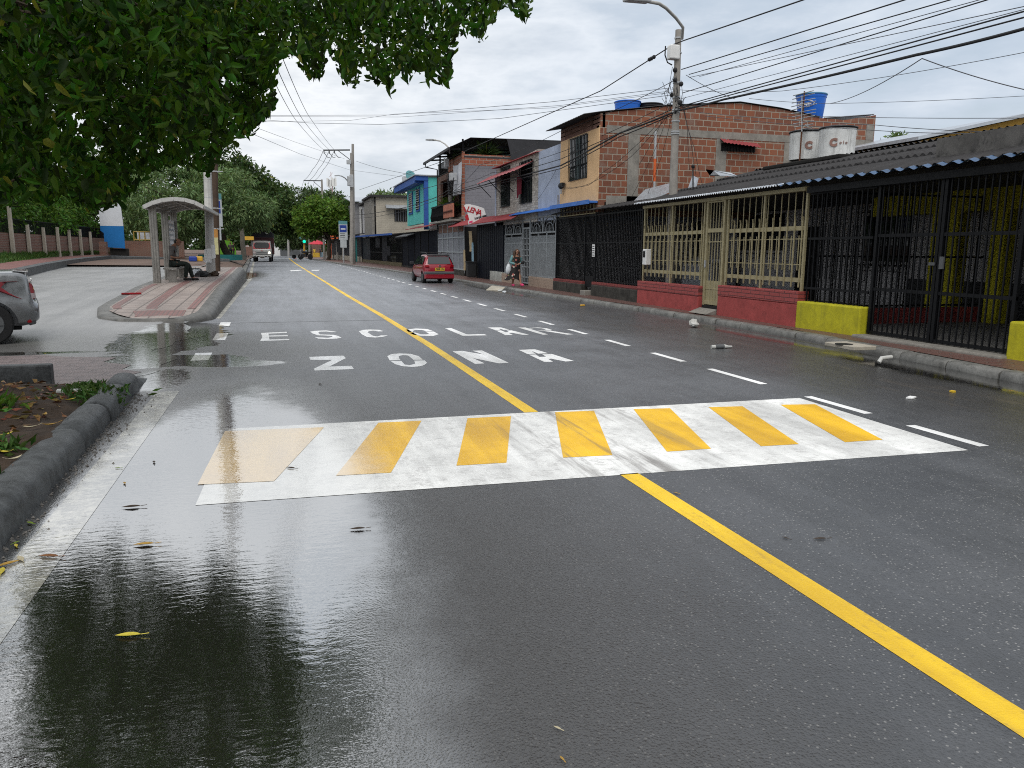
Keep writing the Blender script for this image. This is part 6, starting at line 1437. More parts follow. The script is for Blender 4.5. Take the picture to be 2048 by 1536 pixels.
# second pole by the terrace house
top2 = at_x(897,298,10.45); base2 = at_x(903,438,10.9); d2 = (top2-base2).normalized(); foot2 = base2-d2*(base2.z-.15)/d2.z
p2 = thing('utility_pole', 'weathered concrete pole with lamp and meters before the terrace house', 'utility pole', tuple(foot2))
m = MB(); m.tube([foot2,base2,top2], [.19,.16,.11], 12); m.build('shaft', M['pole_concrete'], p2, smooth=50)
m = MB(); m.tube([at_x(899,306,9.98),at_x(899,297,9.9),at_x(890,288,9.7),at_x(880,282,9.5),at_x(868,280,9.3)], .045, 6); m.build('lamp_arm', M['pole_pale'], p2)
m = MB(); m.bar(at_x(868,280,9.3), at_x(855,280,9.0), .3, .1); m.build('lamp_head', M['galv'], p2)
m = MB(); q = at_x(893,326,9.9); m.obox(tuple(q),(.3,.3,.5)); q = at_x(906,354,9.85); m.obox(tuple(q),(.4,.5,.45)); m.build('meter_box', M['galv'], p2, bevel=.03)
m = MB()
for k in range(14):
    a = at_x(899+RND.uniform(-4,5), RND.uniform(345,390), 9.95); b_ = at_x(899+RND.uniform(-8,14), RND.uniform(345,395), 9.8); m.tube([a,(a+b_)/2-Vector((0,0,.2)),b_], .014, 4)
for k in range(8): q = at_x(899, 352+k*5, 10.0); m.ball(tuple(q), .13, 6, 4)
m.build('cable_tangle', M['wire'], p2)
# middle pole with cross-arm
mp = thing('crossarm_pole', 'tall double pole with cross-arm beside the far bus stop', 'utility pole', (7.0,85,.15))
m = MB(); a = at_y(703,300,85); b_ = at_y(703.5,518,85); m.tube([(b_.x,85,.0),(a.x,85,a.z-.3)], [.22,.15], 10); t_ = at_y(704.5,288,85.4); m.tube([(b_.x+.22,85.4,.0),(t_.x+.05,85.4,t_.z)], [.2,.13], 10); m.build('shaft', M['pole_concrete'], mp, smooth=50)
m = MB(); c0 = at_y(646.5,300.5,85); c1 = at_y(700,300,85); m.bar(c0, c1, .12, .14); m.bar(at_y(676,301,85), at_y(701,320,85), .07, .07); m.build('cross_arm', M['plastic_grey'], mp)
m = MB()
for x in (648,658.5,669):
    q = at_y(x,300,85); m.tube([q+Vector((0,0,-.05)), q+Vector((0,0,-.35))], .05, 6); m.tube([q+Vector((.02,0,-.3)), q+Vector((.35,-.1,-.75)), q+Vector((.6,0,-.7))], .03, 5)
m.build('insulator', M['plastic_black'], mp)
m = MB(); q = at_y(697.5,324,84.7); m.obox(tuple(q),(.45,.3,.45)); q = at_y(698,362,84.7); m.obox(tuple(q),(.35,.35,1.0)); q = at_y(703,362,84.6); m.obox(tuple(q),(.4,.1,1.3)); m.build('equipment_box', M['galv'], mp, bevel=.04)
m = MB(); m.tube([at_y(697,364,84.8),at_y(690,356,84.6),at_y(683,352,84.4),at_y(677,351,84.3)], .06, 6); m.bar(at_y(677,351,84.3), at_y(670,351.5,84.2), .3, .1); m.build('lamp_arm', M['galv'], mp)
fp = thing('crossarm_pole', 'farther pole with cross-arm standing before the tree tops', 'utility pole', (6.2,130,0))
m = MB(); a = at_y(643.5,359,130); m.tube([(a.x,130,0),tuple(a)], [.2,.14], 8); m.build('shaft', M['pole_concrete'], fp)
m = MB(); m.bar(at_y(607,361,130), at_y(643,361.5,130), .14, .16); m.bar(at_y(627,363,130), at_y(642,376,130), .08, .08); m.build('cross_arm', M['plastic_grey'], fp)
am = thing('mobile_mast', 'red and white lattice mast with antennas far behind the trees', 'mast', (15,300,0))
m = MB(); a = at_y(662,352,300); 
for dx, dy in ((-.7,0),(.7,0),(0,.9)): m.tube([(a.x+dx,300+dy,0),(a.x+dx*.5,300+dy*.5,a.z-2)], .16, 5)
for k in range(14): z = 2+k*2; m.bar((a.x-.65,300,z), (a.x+.65,300,z+1.6), .1)
m.tube([(a.x,300,a.z-3),(a.x,300,a.z+1.5)], .1, 5); m.build('lattice', paint('mast_red', (.45,.25,.22), .6, .3, .4), am)
m = MB()
for x, y in ((655,364),(658,366),(664,363),(668,365),(671,363),(661,368)): q = at_y(x,y,300); m.box(q.x-.35,q.x+.35,299.6,300.2,q.z-1.6,q.z+1.4)
m.build('antenna_panel', M['white_metal'], am)
# left poles
gp_ = at_land(422,553,.1); tp_ = at_y(413,290,gp_.y)
cp = thing('concrete_pole', 'pale concrete pole with torn posters on the bus stop island', 'utility pole', (gp_.x,gp_.y,it(gp_.y)))
dv = (tp_-Vector((gp_.x,gp_.y,it(gp_.y)))); ftop = Vector((gp_.x,gp_.y,it(gp_.y)))+dv*2.1
m = MB(); m.tube([(gp_.x,gp_.y,it(gp_.y)-.1), tuple(Vector((gp_.x,gp_.y,it(gp_.y)))+dv), tuple(ftop)], [.18,.14,.10], 8); m.build('shaft', M['pole_pale'], cp)
m = MB()
for kk, (x, y, w, h) in enumerate(((416,512,.28,.5),(420,508,.2,.42),(427,503,.14,.5),(415,520,.18,.2))):
    q = at_y(x, y, gp_.y-.185-.012*kk); m.obox(tuple(q), (w,.01,h), (0,.1*(x % 3-1),.0))
m.build('torn_poster', M['white_paper'], cp)
m = MB()
for z in (2.0,2.55,3.1,3.6,4.3): q = Vector((gp_.x,gp_.y,it(gp_.y)))+dv*((z-it(gp_.y))/dv.z); m.tube([q, q+Vector((0,0,.025))], .182-.006*z, 8)
m.build('wire_band', M['galv'], cp)
wpx = at_land(433,543,.1); wt = at_y(428,270,wpx.y)
wp2 = thing('wooden_pole', 'dark brown wooden pole just behind the concrete pole', 'utility pole', (wpx.x,wpx.y,it(wpx.y)))
wb = Vector((wpx.x,wpx.y,it(wpx.y))); wd = wt-wb
m = MB(); m.tube([wb-Vector((0,0,.1)), wb+wd, wb+wd*1.7], [.17,.125,.10], 10); m.build('shaft', M['pole_wood'], wp2, smooth=50)
m = MB()
for k, zz in enumerate((2.5,3.4,5.0,5.4,6.0,6.2)): q = wb+wd*((zz-wb.z)/wd.z); m.tube([q,q+Vector((0,0,.05))], .165-.005*k, 8); m.bar(q+Vector((.1,-.1,0)), q+Vector((.35,-.1,.03)), .04)
m.build('steel_band', M['galv'], wp2)
q = at_y(429.5,468,wpx.y-.16); m = MB(); m.obox(tuple(q),(.26,.02,.42)); m.build('orange_plate', paint('orange_plate', (.42,.2,.05), .6, .2, 4), wp2)
q = at_y(431,492,wpx.y-.17); m = MB(); m.obox(tuple(q),(.24,.015,.75)); m.build('yellow_notice', paint('yellow_notice', (.5,.47,.25), .7, .3, 5), wp2)
# ---- cables: each one its own object
def E(x, y, ax, v): return at_x(x,y,v) if ax == 'X' else at_y(x,y,v)
def cable(label, pts, r=.015, sag=.0, ext0=0, ext1=0, mat='wire'):
    P = [E(*p) for p in pts]; C_ = []
    if ext1: P.append(P[-1]+(P[-1]-P[-2]).normalized()*14)
    if ext0: P.insert(0, P[0]-(P[1]-P[0])*ext0)
    for i, (a, b_) in enumerate(zip(P, P[1:])):
        n = 14
        for k in range(n + (1 if i == len(P)-2 else 0)):
            t = k/n; q = a.lerp(b_, t); q.z -= 4*sag*t*(1-t); C_.append(q)
    m = MB(); m.tube(C_, r*.82, 5); return tag(m.build('overhead_cable', M[mat], smooth=80), label, 'cable', 'overhead cables')
P1 = 10.85
cable('twisted cable passing the white junction box up to the top edge', [(718,380,'X',8.2),(880,324.5,'X',10.0),(1201,182,'X',10.8),(1303,117,'X',10.6),(1347,89,'X',10.8),(1368,81,'X',10.9),(1606,0,'X',10.9)], .021, 0, 0, .8)
m = MB()
for (x, y) in ((1299,119),(1303,117),(1308,114)): m.ball(tuple(at_x(x,y,10.62)), .06, 7, 5)
tag(m.build('cable_splice', M['wire']), 'dark splice clamps on the twisted cable left of the streetlight pole', 'splice')
cable('dark cable leaving the streetlight pole for the top edge, leftmost of its fan', [(1363,139,'X',P1),(1809,0,'X',10.6)], .017, 0, 0, .8)
cable('dark cable second from the left in the fan above the brick house', [(1378,149,'X',P1),(1900,0,'X',10.6)], .014, 0, 0, .8)
cable('thin grey cable third from the left in the fan above the brick house', [(1399,153,'X',P1),(1958,0,'X',10.6)], .009, 0, 0, .8, 'wire_grey')
cable('dark cable in the fan that reaches the top edge nearest the right corner', [(1365,186,'X',P1),(1974,0,'X',10.6)], .014, 0, 0, .8)
cable('thin grey cable ending high on the right edge of the photo', [(1378,155,'X',P1),(2048,13,'X',10.5)], .009, 0, 0, .8, 'wire_grey')
cable('thin grey cable just below the highest one at the right edge', [(1360,198,'X',P1),(2048,19,'X',10.5)], .008, 0, 0, .8, 'wire_grey')
cable('thick dark cable, upper of the pair above the bundled cable', [(905,383,'X',10.0),(1122,318,'X',9.95),(1353,215,'X',P1),(2048,23,'X',10.5)], .017, .0, 0, .8)
cable('thick dark cable, lower of the pair above the bundled cable', [(1355,218,'X',P1),(2048,35,'X',10.5)], .017, .0, 0, .8)
cable('thickest black bundled cable dipping from the right edge to the pole', [(904,386,'X',10.0),(990,364,'X',9.95),(1122,331,'X',9.95),(1240,266,'X',10.12),(1353,222,'X',P1),(1448,199,'X',10.8),(1833,110,'X',10.6),(2048,58,'X',10.5)], .034, .015, 0, .8)
cable('dark cable hugging the bundled cable past the orange front', [(906,388,'X',10.0),(1122,337,'X',9.95),(1240,273,'X',10.12),(1352,226,'X',P1)], .02, .02)
cable('grey drop cable slanting down from the bundled cable to the right edge', [(1844,117,'X',10.6),(2048,179,'X',12)], .011, .03, 0, .8, 'wire_grey')
cable('grey drop cable slanting down from the bundled cable to the tall blue tank', [(1844,117,'X',10.6),(1660,207,'X',16)], .011, .12, 0, 0, 'wire_grey')
cable('long thin grey cable crossing the sky right of the pole', [(1340,178,'X',P1),(1564,182,'X',12),(2048,105,'X',13)], .008, .05, 0, .8, 'wire_grey')
cable('long thin grey cable passing behind the tall blue tank', [(1498,197,'X',14),(1660,207,'X',17),(2048,192,'X',20)], .009, .03, 0, .8, 'wire_grey')
cable('level grey cable at the roof line right of the brick house', [(1660,233,'X',15),(2048,236,'X',14)], .009, .02, .4, .8, 'wire_grey')
cable('grey cable crossing the brick flank, upper of two', [(1400,225,'X',12.2),(1751,250,'X',13),(2048,265,'X',12)], .009, .03, 0, .8, 'wire_grey')
cable('grey cable crossing the brick flank, lower of two', [(1410,232,'X',12.2),(1753,261,'X',13),(2048,266,'X',11.6)], .009, .03, 0, .8, 'wire_grey')
cable('cable from the streetlight pole down to the camera bracket corner', [(1372,150,'X',P1),(1470,198,'X',13)], .01, .05)
LP = ('Y',36)
cable('upper grey cable crossing the street from the canopy to the pole', [(500,231,'Y',39),(780,230,'Y',33),(1100,204,'Y',25),(1340,176,'Y',21.2)], .010, .0, 1, 0, 'wire_grey')
cable('second grey cable crossing the street from the canopy to the pole', [(500,233,'Y',39),(800,234,'Y',33),(1120,211,'Y',25),(1340,182,'Y',21.2)], .008, .0, 1, 0, 'wire_grey')
cable('third grey cable crossing the street, dipping lowest', [(500,238,'Y',39),(620,246,'Y',36),(760,249,'Y',33),(1000,237,'Y',27),(1342,190,'Y',21.2)], .010, .0, 1, 0, 'wire_grey')
cable('fourth grey cable crossing the others above the street', [(560,243,'Y',38),(700,241,'Y',34),(790,228,'Y',32),(1100,216,'Y',25),(1342,185,'Y',21.2)], .007, .0, .5, 0, 'wire_grey')
for k, (x0, y0, x1) in enumerate([(539,143,646.5),(557,143,658),(566,118,668)]):
    cable(['left','middle','right'][k]+' conductor of the three running from the canopy to the cross-arm', [(x0,y0,'Y',26),((x0*.45+x1*.55)+(-6),(y0*.45+299*.55)+22-10,'Y',48),(x1,299,'Y',85)], .016, .1, .4, 0, 'wire_grey')
    xf = [607,618,629][k]; cable(['left','middle','right'][k]+' conductor of the three between the two cross-arms', [(x1-.5,303,'Y',85),((x1*.5+xf*.5)-1,338,'Y',105),(xf,361,'Y',130)], .03, .2, 0, 0, 'wire_grey')
    cable(['left','middle','right'][k]+' conductor dropping from the far cross-arm into the trees', [(xf,363,'Y',130),(xf-10,388,'Y',150),(xf-24,403,'Y',180)], .03, .2, 0, 0, 'wire_grey')
cable('grey cable from the canopy to the middle pole, upper of two', [(517,257,'Y',40),(590,284,'Y',60),(690,318,'Y',85)], .012, .0, .5, 0, 'wire_grey')
cable('grey cable running from the canopy behind the middle pole to the turquoise house', [(510,270,'Y',40),(600,308,'Y',62),(700,340,'Y',86),(830,357,'Y',62)], .014, .0, .5, 0, 'wire_grey')
cable('cable pair from the middle pole to the terrace house', [(712,322,'Y',85),(800,345,'X',9.5),(878,352,'X',10.3)], .02, .1, 0, 0, 'wire_grey')
cable('black cable from the middle pole past the turquoise house to the second pole', [(708,408,'X',7.4),(815,382,'X',9.6),(900,362,'X',10)], .022, .1)
cable('black bundled cable along the low roofs to the middle pole', [(708,430,'X',7.4),(790,418,'X',9.2),(850,402,'X',9.8),(900,378,'X',10)], .03, .1)
cable('lower black cable along the cream house to the middle pole', [(709,436,'X',7.4),(780,428,'X',9),(850,408,'X',9.8),(900,384,'X',10)], .02, .1)
cable('thin cable looping across the orange front to its lower corner', [(1122,373,'X',9.95),(1176,371,'X',9.95),(1205,345,'X',10.12),(1262,300,'X',10.12),(1335,225,'X',P1)], .009, .04)
cable('second thin cable looping across the orange front', [(1124,378,'X',9.95),(1180,367,'X',9.95),(1260,315,'X',10.12),(1338,228,'X',P1)], .009, .05)
cable('thin service cable slanting down the lavender wall', [(1112,340,'X',9.95),(1092,375,'X',9.95),(1073,402,'X',9.95)], .008, .02)
cable('thin cable over the grey block flank to the second pole', [(905,384,'X',10.0),(960,330,'X',9.95),(1122,262,'X',9.95),(1350,160,'X',P1)], .012, .1)
cable('thin cable from the second pole along the stone front', [(903,370,'X',10.0),(985,345,'X',10.0),(1080,318,'X',9.95),(1352,200,'X',P1)], .012, .12)
for k, (x0,y0,x1,y1) in enumerate([(1348,195,1262,396),(1350,205,1290,402),(1350,170,1278,330),(1362,190,1392,350),(1364,210,1405,370),(1362,160,1379,340)]):
    cable(['service drop','service drop','service drop','service drop','service drop','service drop'][k]+' from the streetlight pole, '+['reaching the eave farthest left','just left of the pole','ending on the brick flank','right of the pole, shortest','farthest right of the pole','ending at the thin roof rod'][k], [(x0,y0,'X',P1),((x0+x1)/2+4,(y0+y1)/2+6,'X',11),(x1,y1,'X',11.2)], .008, .04)
rd = thing('roof_rod', 'thin dark service rod standing on the roof right of the pole', 'rod', (11.3,19.8,3.4))
a = at_x(1386,333,11.3); b_ = at_x(1386,392,11.3); m = MB(); m.tube([b_,a], .022, 6); m.ball(tuple(a), .06, 6, 4); m.build('rod', M['wire'], rd)
cm = thing('bracket_camera', 'small black and white service bracket at the lower left of the orange front', 'bracket', (F-.1,28.95,4))
q = at_x(1122,372,F-.12); m = MB(); m.ball(tuple(q), .12, 8, 6); m.obox((q.x,q.y-.15,q.z+.05),(.12,.2,.12)); m.build('head', M['plastic_black'], cm)
m = MB(); m.tube([q+Vector((0,0,-.1)), q+Vector((.02,.05,-.28))], .06, 8); m.build('insulator', M['plastic_white'], cm)
m = MB(); m.tube([(F-.06,28.93,3.4),(F-.06,28.93,q.z-.3)], .025, 6); m.build('conduit', M['pole_concrete'], cm)
# ------------------------------------------------------------------ VEHICLES
def loft_body(sections, name='body'):
    """sections: (y, [(x,z) half ring from bottom centre to top centre]); mirrored, closed"""
    m = MB(); n = None
    for y, h in sections:
        ring = [(x,y,z) for x, z in h] + [(-x,y,z) for x, z in h[::-1] if abs(x) > 1e-6]; n = len(ring); m.v += ring
    K = len(sections)
    for i in range(K-1):
        for k in range(n): m.f.append((i*n+k, i*n+(k+1)%n, (i+1)*n+(k+1)%n, (i+1)*n+k)); m.mi.append(0)
    m.f.append(tuple(range(n-1,-1,-1))); m.f.append(tuple((K-1)*n+k for k in range(n))); m.mi += [0,0]
    return m
def half(zb, zs, zt, wb, ws, wt, zbelt, wbelt, zroof=None, wroof=None):
    """10 point half section; without a cabin the top is the bonnet/boot at zbelt"""
    P = [(0,zb),(wb*.85,zb),(wb,zb+.06),(ws,zs),(wbelt,zbelt-.03)]
    if zroof is None: P += [(wbelt*.93,zbelt+.0),(wbelt*.8,zbelt+.018),(wbelt*.5,zbelt+.028),(wbelt*.25,zbelt+.03),(0,zbelt+.03)]
    else: P += [(wbelt*.985,zbelt+.01),(wroof+.03,zroof-.06),(wroof*.86,zroof-.012),(wroof*.45,zroof),(0,zroof)]
    return P
def wheel(parent, c, r, w, name='wheel', side=1):
    m = MB(); m.lathe(c, [(r*.62,-w/2),(r*.93,-w/2),(r,-w*.32),(r,w*.32),(r*.93,w/2),(r*.62,w/2)], 28, 'x'); t = m.build(name, M['rubber'], parent, local=True, smooth=40)
    m = MB(); x = c[0]+side*w*.47
    m.lathe((x,c[1],c[2]), [(r*.6,-.01),(r*.62,.0),(r*.6,.012),(r*.12,.02)], 24, 'x')
    for k in range(6):
        a = 2*PI*k/6; m.obox((x+side*.012,c[1]+math.cos(a)*r*.35,c[2]+math.sin(a)*r*.35),(.02,r*.45,r*.12),(a,0,0))
    m.build('rim', M['plastic_grey'], t, local=True, smooth=30); return t
def cut_arches(o, cs, r):
    for (x, y, z) in cs:
        c = MB(); c.lathe((x,y,z), [(r,-.32),(r,.32)], 28, 'x'); k = c.build('cutter', M['rubber'], None, local=True)
        k.matrix_world = o.matrix_world.copy() if False else k.matrix_world
        b_ = o.modifiers.new('b','BOOLEAN'); b_.operation = 'DIFFERENCE'; b_.solver = 'EXACT'; b_.object = k; bpy.context.view_layer.update()
        realise(o); bpy.data.objects.remove(k)
def side_poly(pts, x, mat, name, parent, thick=.012):
    m = MB()
    for s in (1,-1):
        P = [(s*xx, y, z) for xx, y, z in pts]; off = (s*thick,0,0); m.prism(P, off)
    return m.build(name, mat, parent, local=True, fix=True)
# --- red hatchback, seen from behind: local +y is forward
def red_car():
    t = thing('parked_car', 'red hatchback with roof rails parked at the right kerb', 'car', (0,0,0))
    S = [(-1.74, half(.40,.5,0,.60,.66,0,.62,.62)), (-1.70, half(.30,.5,0,.66,.77,0,.80,.73)), (-1.60, half(.24,.5,0,.70,.80,0,.90,.77,1.02,.70)),
         (-1.40, half(.22,.55,0,.72,.815,0,.90,.79,1.36,.58)), (-1.15, half(.22,.55,0,.72,.815,0,.90,.79,1.43,.57)), (-.3, half(.2,.55,0,.72,.815,0,.88,.79,1.46,.57)), (.35, half(.2,.55,0,.72,.815,0,.88,.79,1.42,.56)),
         (.75, half(.2,.55,0,.72,.815,0,.87,.78,1.22,.55)), (1.1, half(.2,.52,0,.72,.81,0,.86,.76,.93,.60)), (1.45, half(.22,.5,0,.70,.79,0,.76,.70)), (1.66, half(.28,.46,0,.64,.72,0,.62,.62)), (1.72, half(.34,.44,0,.5,.6,0,.55,.5))]
    m = loft_body(S); o = m.build('body', M['red_paint'], None, local=True, smooth=50, fix=True)
    sb = o.modifiers.new('s','SUBSURF'); sb.levels = 2; sb.render_levels = 2; bpy.context.view_layer.update(); realise(o)
    cut_arches(o, [(.72,-1.18,.29),(-.72,-1.18,.29),(.72,1.16,.29),(-.72,1.16,.29)], .345)
    o.parent = t; WLOC[o.name] = Vector()
    m = MB(); vs = [(-.60,-1.628,.965),(.60,-1.628,.965),(.53,-1.43,1.335),(-.53,-1.43,1.335)]; m.prism(vs, (0,-.02,.01)); m.build('rear_window', M['glass'], t, local=True, fix=True)
    m = MB(); m.obox((0,-1.43,1.41),(1.16,.16,.05),(.25,0,0)); m.build('rear_spoiler', M['plastic_black'], t, local=True, bevel=.015)
    m = MB(); m.prism([(-.79,-1.62,.47),(.79,-1.62,.47),(.76,-1.83,.47),(-.76,-1.83,.47)], (0,0,.12)); bp = m.build('rear_bumper', M['plastic_grey'], t, local=True, bevel=.03, fix=True)
    m = MB(); m.prism([(-.78,-1.60,.20),(.78,-1.60,.20),(.74,-1.80,.24),(-.74,-1.80,.24)], (0,0,.225)); m.build('bumper_skirt', M['red_paint'], bp, local=True, bevel=.03, fix=True)
    m = MB(); m.box(-.25,.25,-1.79,-1.765,.64,.78); pl = m.build('number_plate', M['plate_yellow'], t, local=True)
    text_obj('plate_lettering', 'OMB 154', .115, frame_m((0,-1.793,.712), (1,0,0), (0,0,1)), M['ink'], pl, .002, local=True, weight=.004)
    m = MB(); m.lathe((0,-1.735,.86), [(.055,-.05),(.055,.0),(.03,.02)], 14, 'y'); m.build('badge', M['chrome'], t, local=True)
    for s in (-1,1):
        m = MB(); m.prism([(s*.52,-1.745,.80),(s*.74,-1.69,.80),(s*.75,-1.68,.92),(s*.56,-1.73,.92)], (0,-.03,0)); m.build('tail_lamp', M['tail_red'], t, local=True, fix=True, bevel=.01)
        m = MB(); m.tube([(s*.55,-1.2,1.44),(s*.55,-1.15,1.53),(s*.55,.1,1.55),(s*.55,.2,1.47)], .022, 6); m.build('roof_rail', M['plastic_black'], t, local=True)
        m = MB(); m.obox((s*.95,.55,.98),(.22,.1,.15)); m.obox((s*.84,.55,.93),(.1,.05,.05)); m.build('door_mirror', M['plastic_black'], t, local=True, bevel=.03)
    for y in (-.9,0): 
        m = MB(); m.box(-.55,.55,y-.03,y+.03,1.52,1.545); m.build('roof_bar', M['plastic_black'], t, local=True)
    side_poly([(.80,-1.38,.96),(.775,-.48,.94),(.63,-.48,1.37),(.635,-1.22,1.34)], 0, M['glass'], 'side_window', t)
    side_poly([(.80,-.42,.94),(.79,.68,.93),(.62,.28,1.36),(.63,-.42,1.38)], 0, M['glass'], 'front_side_window', t)
    m = MB(); m.box(-.5,.5,-1.55,1.4,.2,.24); m.build('underside', M['rubber'], t, local=True)
    for x in (-.7,.7):
        for y in (-1.18,1.16): wheel(t, (x,y,.285), .285, .17, side=1 if x > 0 else -1)
    return t
rc = red_car(); p = at_z(876,565,0); rc.location = (7.45,40.6,0); rc.rotation_euler.z = .05; rc.scale = (1,1,1)
# --- grey saloon at the left edge, nose out of frame
def grey_car():
    t = thing('parked_car', 'silver grey saloon car cut by the left edge', 'car', (0,0,0))
    S = [(-2.06, half(.36,.48,0,.60,.66,0,.56,.60)), (-2.05, half(.33,.48,0,.66,.74,0,.60,.66)), (-1.98, half(.28,.5,0,.70,.81,0,.63,.74)), (-1.955, half(.27,.52,0,.71,.82,0,.80,.72)), (-1.94, half(.26,.55,0,.72,.83,0,1.02,.70)), (-1.90, half(.25,.55,0,.73,.84,0,1.06,.72)), (-1.70, half(.22,.55,0,.74,.85,0,1.075,.76)), (-1.35, half(.2,.55,0,.75,.86,0,1.06,.79)),
         (-1.05, half(.2,.55,0,.75,.865,0,1.0,.82,1.10,.66)), (-.55, half(.2,.55,0,.75,.865,0,.97,.82,1.36,.60)), (0, half(.2,.55,0,.75,.865,0,.96,.82,1.47,.58)), (.6, half(.2,.55,0,.75,.865,0,.95,.82,1.45,.57)), (1.1, half(.2,.55,0,.75,.86,0,.94,.81,1.2,.56)), (1.5, half(.2,.52,0,.74,.85,0,.92,.79)), (2.0, half(.24,.48,0,.7,.78,0,.76,.7)), (2.1, half(.3,.45,0,.5,.6,0,.6,.5))]
    m = loft_body(S); o = m.build('body', M['grey_paint'], None, local=True, smooth=50, fix=True)
    sb = o.modifiers.new('s','SUBSURF'); sb.levels = 2; sb.render_levels = 2; bpy.context.view_layer.update(); realise(o)
    cut_arches(o, [(.76,-1.40,.30),(-.76,-1.40,.30),(.76,1.3,.3),(-.76,1.3,.3)], .37)
    o.parent = t; WLOC[o.name] = Vector()
    m = MB(); m.prism([(-.66,-1.955,1.065),(.66,-1.955,1.065),(.62,-1.75,1.085),(-.62,-1.75,1.085)], (0,0,.02)); m.build('boot_spoiler', M['grey_paint'], t, local=True, bevel=.006, fix=True)
    m = MB(); m.prism([(-.62,-1.30,1.085),(.62,-1.30,1.085),(.56,-.62,1.36),(-.56,-.62,1.36)], (0,-.01,.02)); m.build('rear_window', M['glass'], t, local=True, fix=True)
    m = MB(); m.box(-.42,.42,-1.985,-1.95,.86,.90); m.build('chrome_strip', M['chrome'], t, local=True, bevel=.01)
    m = MB(); m.box(-.24,.24,-2.005,-1.975,.62,.80); pl = m.build('number_plate', M['plate_yellow'], t, local=True)
    text_obj('plate_lettering', 'IJX 530', .11, frame_m((0,-2.008,.71), (1,0,0), (0,0,1)), M['ink'], pl, .002, local=True, weight=.003)
    for s in (-1,1):
        m = MB(); P = [(s*.50,-1.955,.89),(s*.63,-1.90,.925),(s*.745,-1.80,.935),(s*.800,-1.60,.925),(s*.830,-1.40,.915),(s*.842,-1.50,.84),(s*.815,-1.78,.70),(s*.73,-1.92,.645),(s*.55,-1.985,.66),(s*.52,-1.985,.77)]
        ctr = Vector((s*.55,-1.5,.74)); m.prism([tuple(Vector(q)+(Vector(q)-ctr).normalized()*.025) for q in P], (s*-.10,.10,0)); lamp = m.build('tail_lamp', M['tail_red'], t, local=True, fix=True, smooth=30)
        m = MB(); P = [(s*.755,-1.90,.76),(s*.57,-1.985,.75),(s*.57,-1.99,.685),(s*.735,-1.925,.675)]; m.prism([tuple(Vector(q)+(Vector(q)-ctr).normalized()*.036) for q in P], (s*-.05,.06,0)); m.build('reversing_lens', M['tail_clear'], lamp, local=True, fix=True)
        m = MB(); m.obox((s*.66,-1.93,.33),(.16,.05,.05),(0,0,s*.35)); m.build('reflector', M['tail_red'], t, local=True, bevel=.01)
    m = MB(); m.prism([(-.72,-1.90,.26),(.72,-1.90,.26),(.66,-2.00,.28),(-.66,-2.00,.28)], (0,0,.07)); m.build('rear_bumper_lip', M['plastic_grey'], t, local=True, bevel=.02, fix=True)
    m = MB(); m.tube([(-.78,-1.93,.56),(-.6,-2.01,.545),(0,-2.045,.54),(.6,-2.01,.545),(.78,-1.93,.56)], .016, 6); m.build('bumper_crease', M['grey_paint'], t, local=True, smooth=60)
    side_poly([(.825,-1.0,1.03),(.83,.9,.99),(.64,.45,1.40),(.64,-.5,1.37)], 0, M['glass'], 'side_window', t)
    m = MB(); m.box(-.55,.55,-1.8,1.8,.19,.24); m.build('underside', M['rubber'], t, local=True)
    text_obj('boot_lettering', 'GLX', .07, frame_m((-.42,-1.985,.955), (1,0,0), (0,.12,1)), M['chrome'], t, .004, local=True)
    for x in (-.76,.76):
        for y in (-1.40,1.3): wheel(t, (x,y,.31), .31, .19, side=1 if x > 0 else -1)
    return t
gc = grey_car(); gc.location = (-6.60,15.4,.0); gc.rotation_euler.z = math.radians(105.5); gc.scale = (1.13,1.13,1.13)
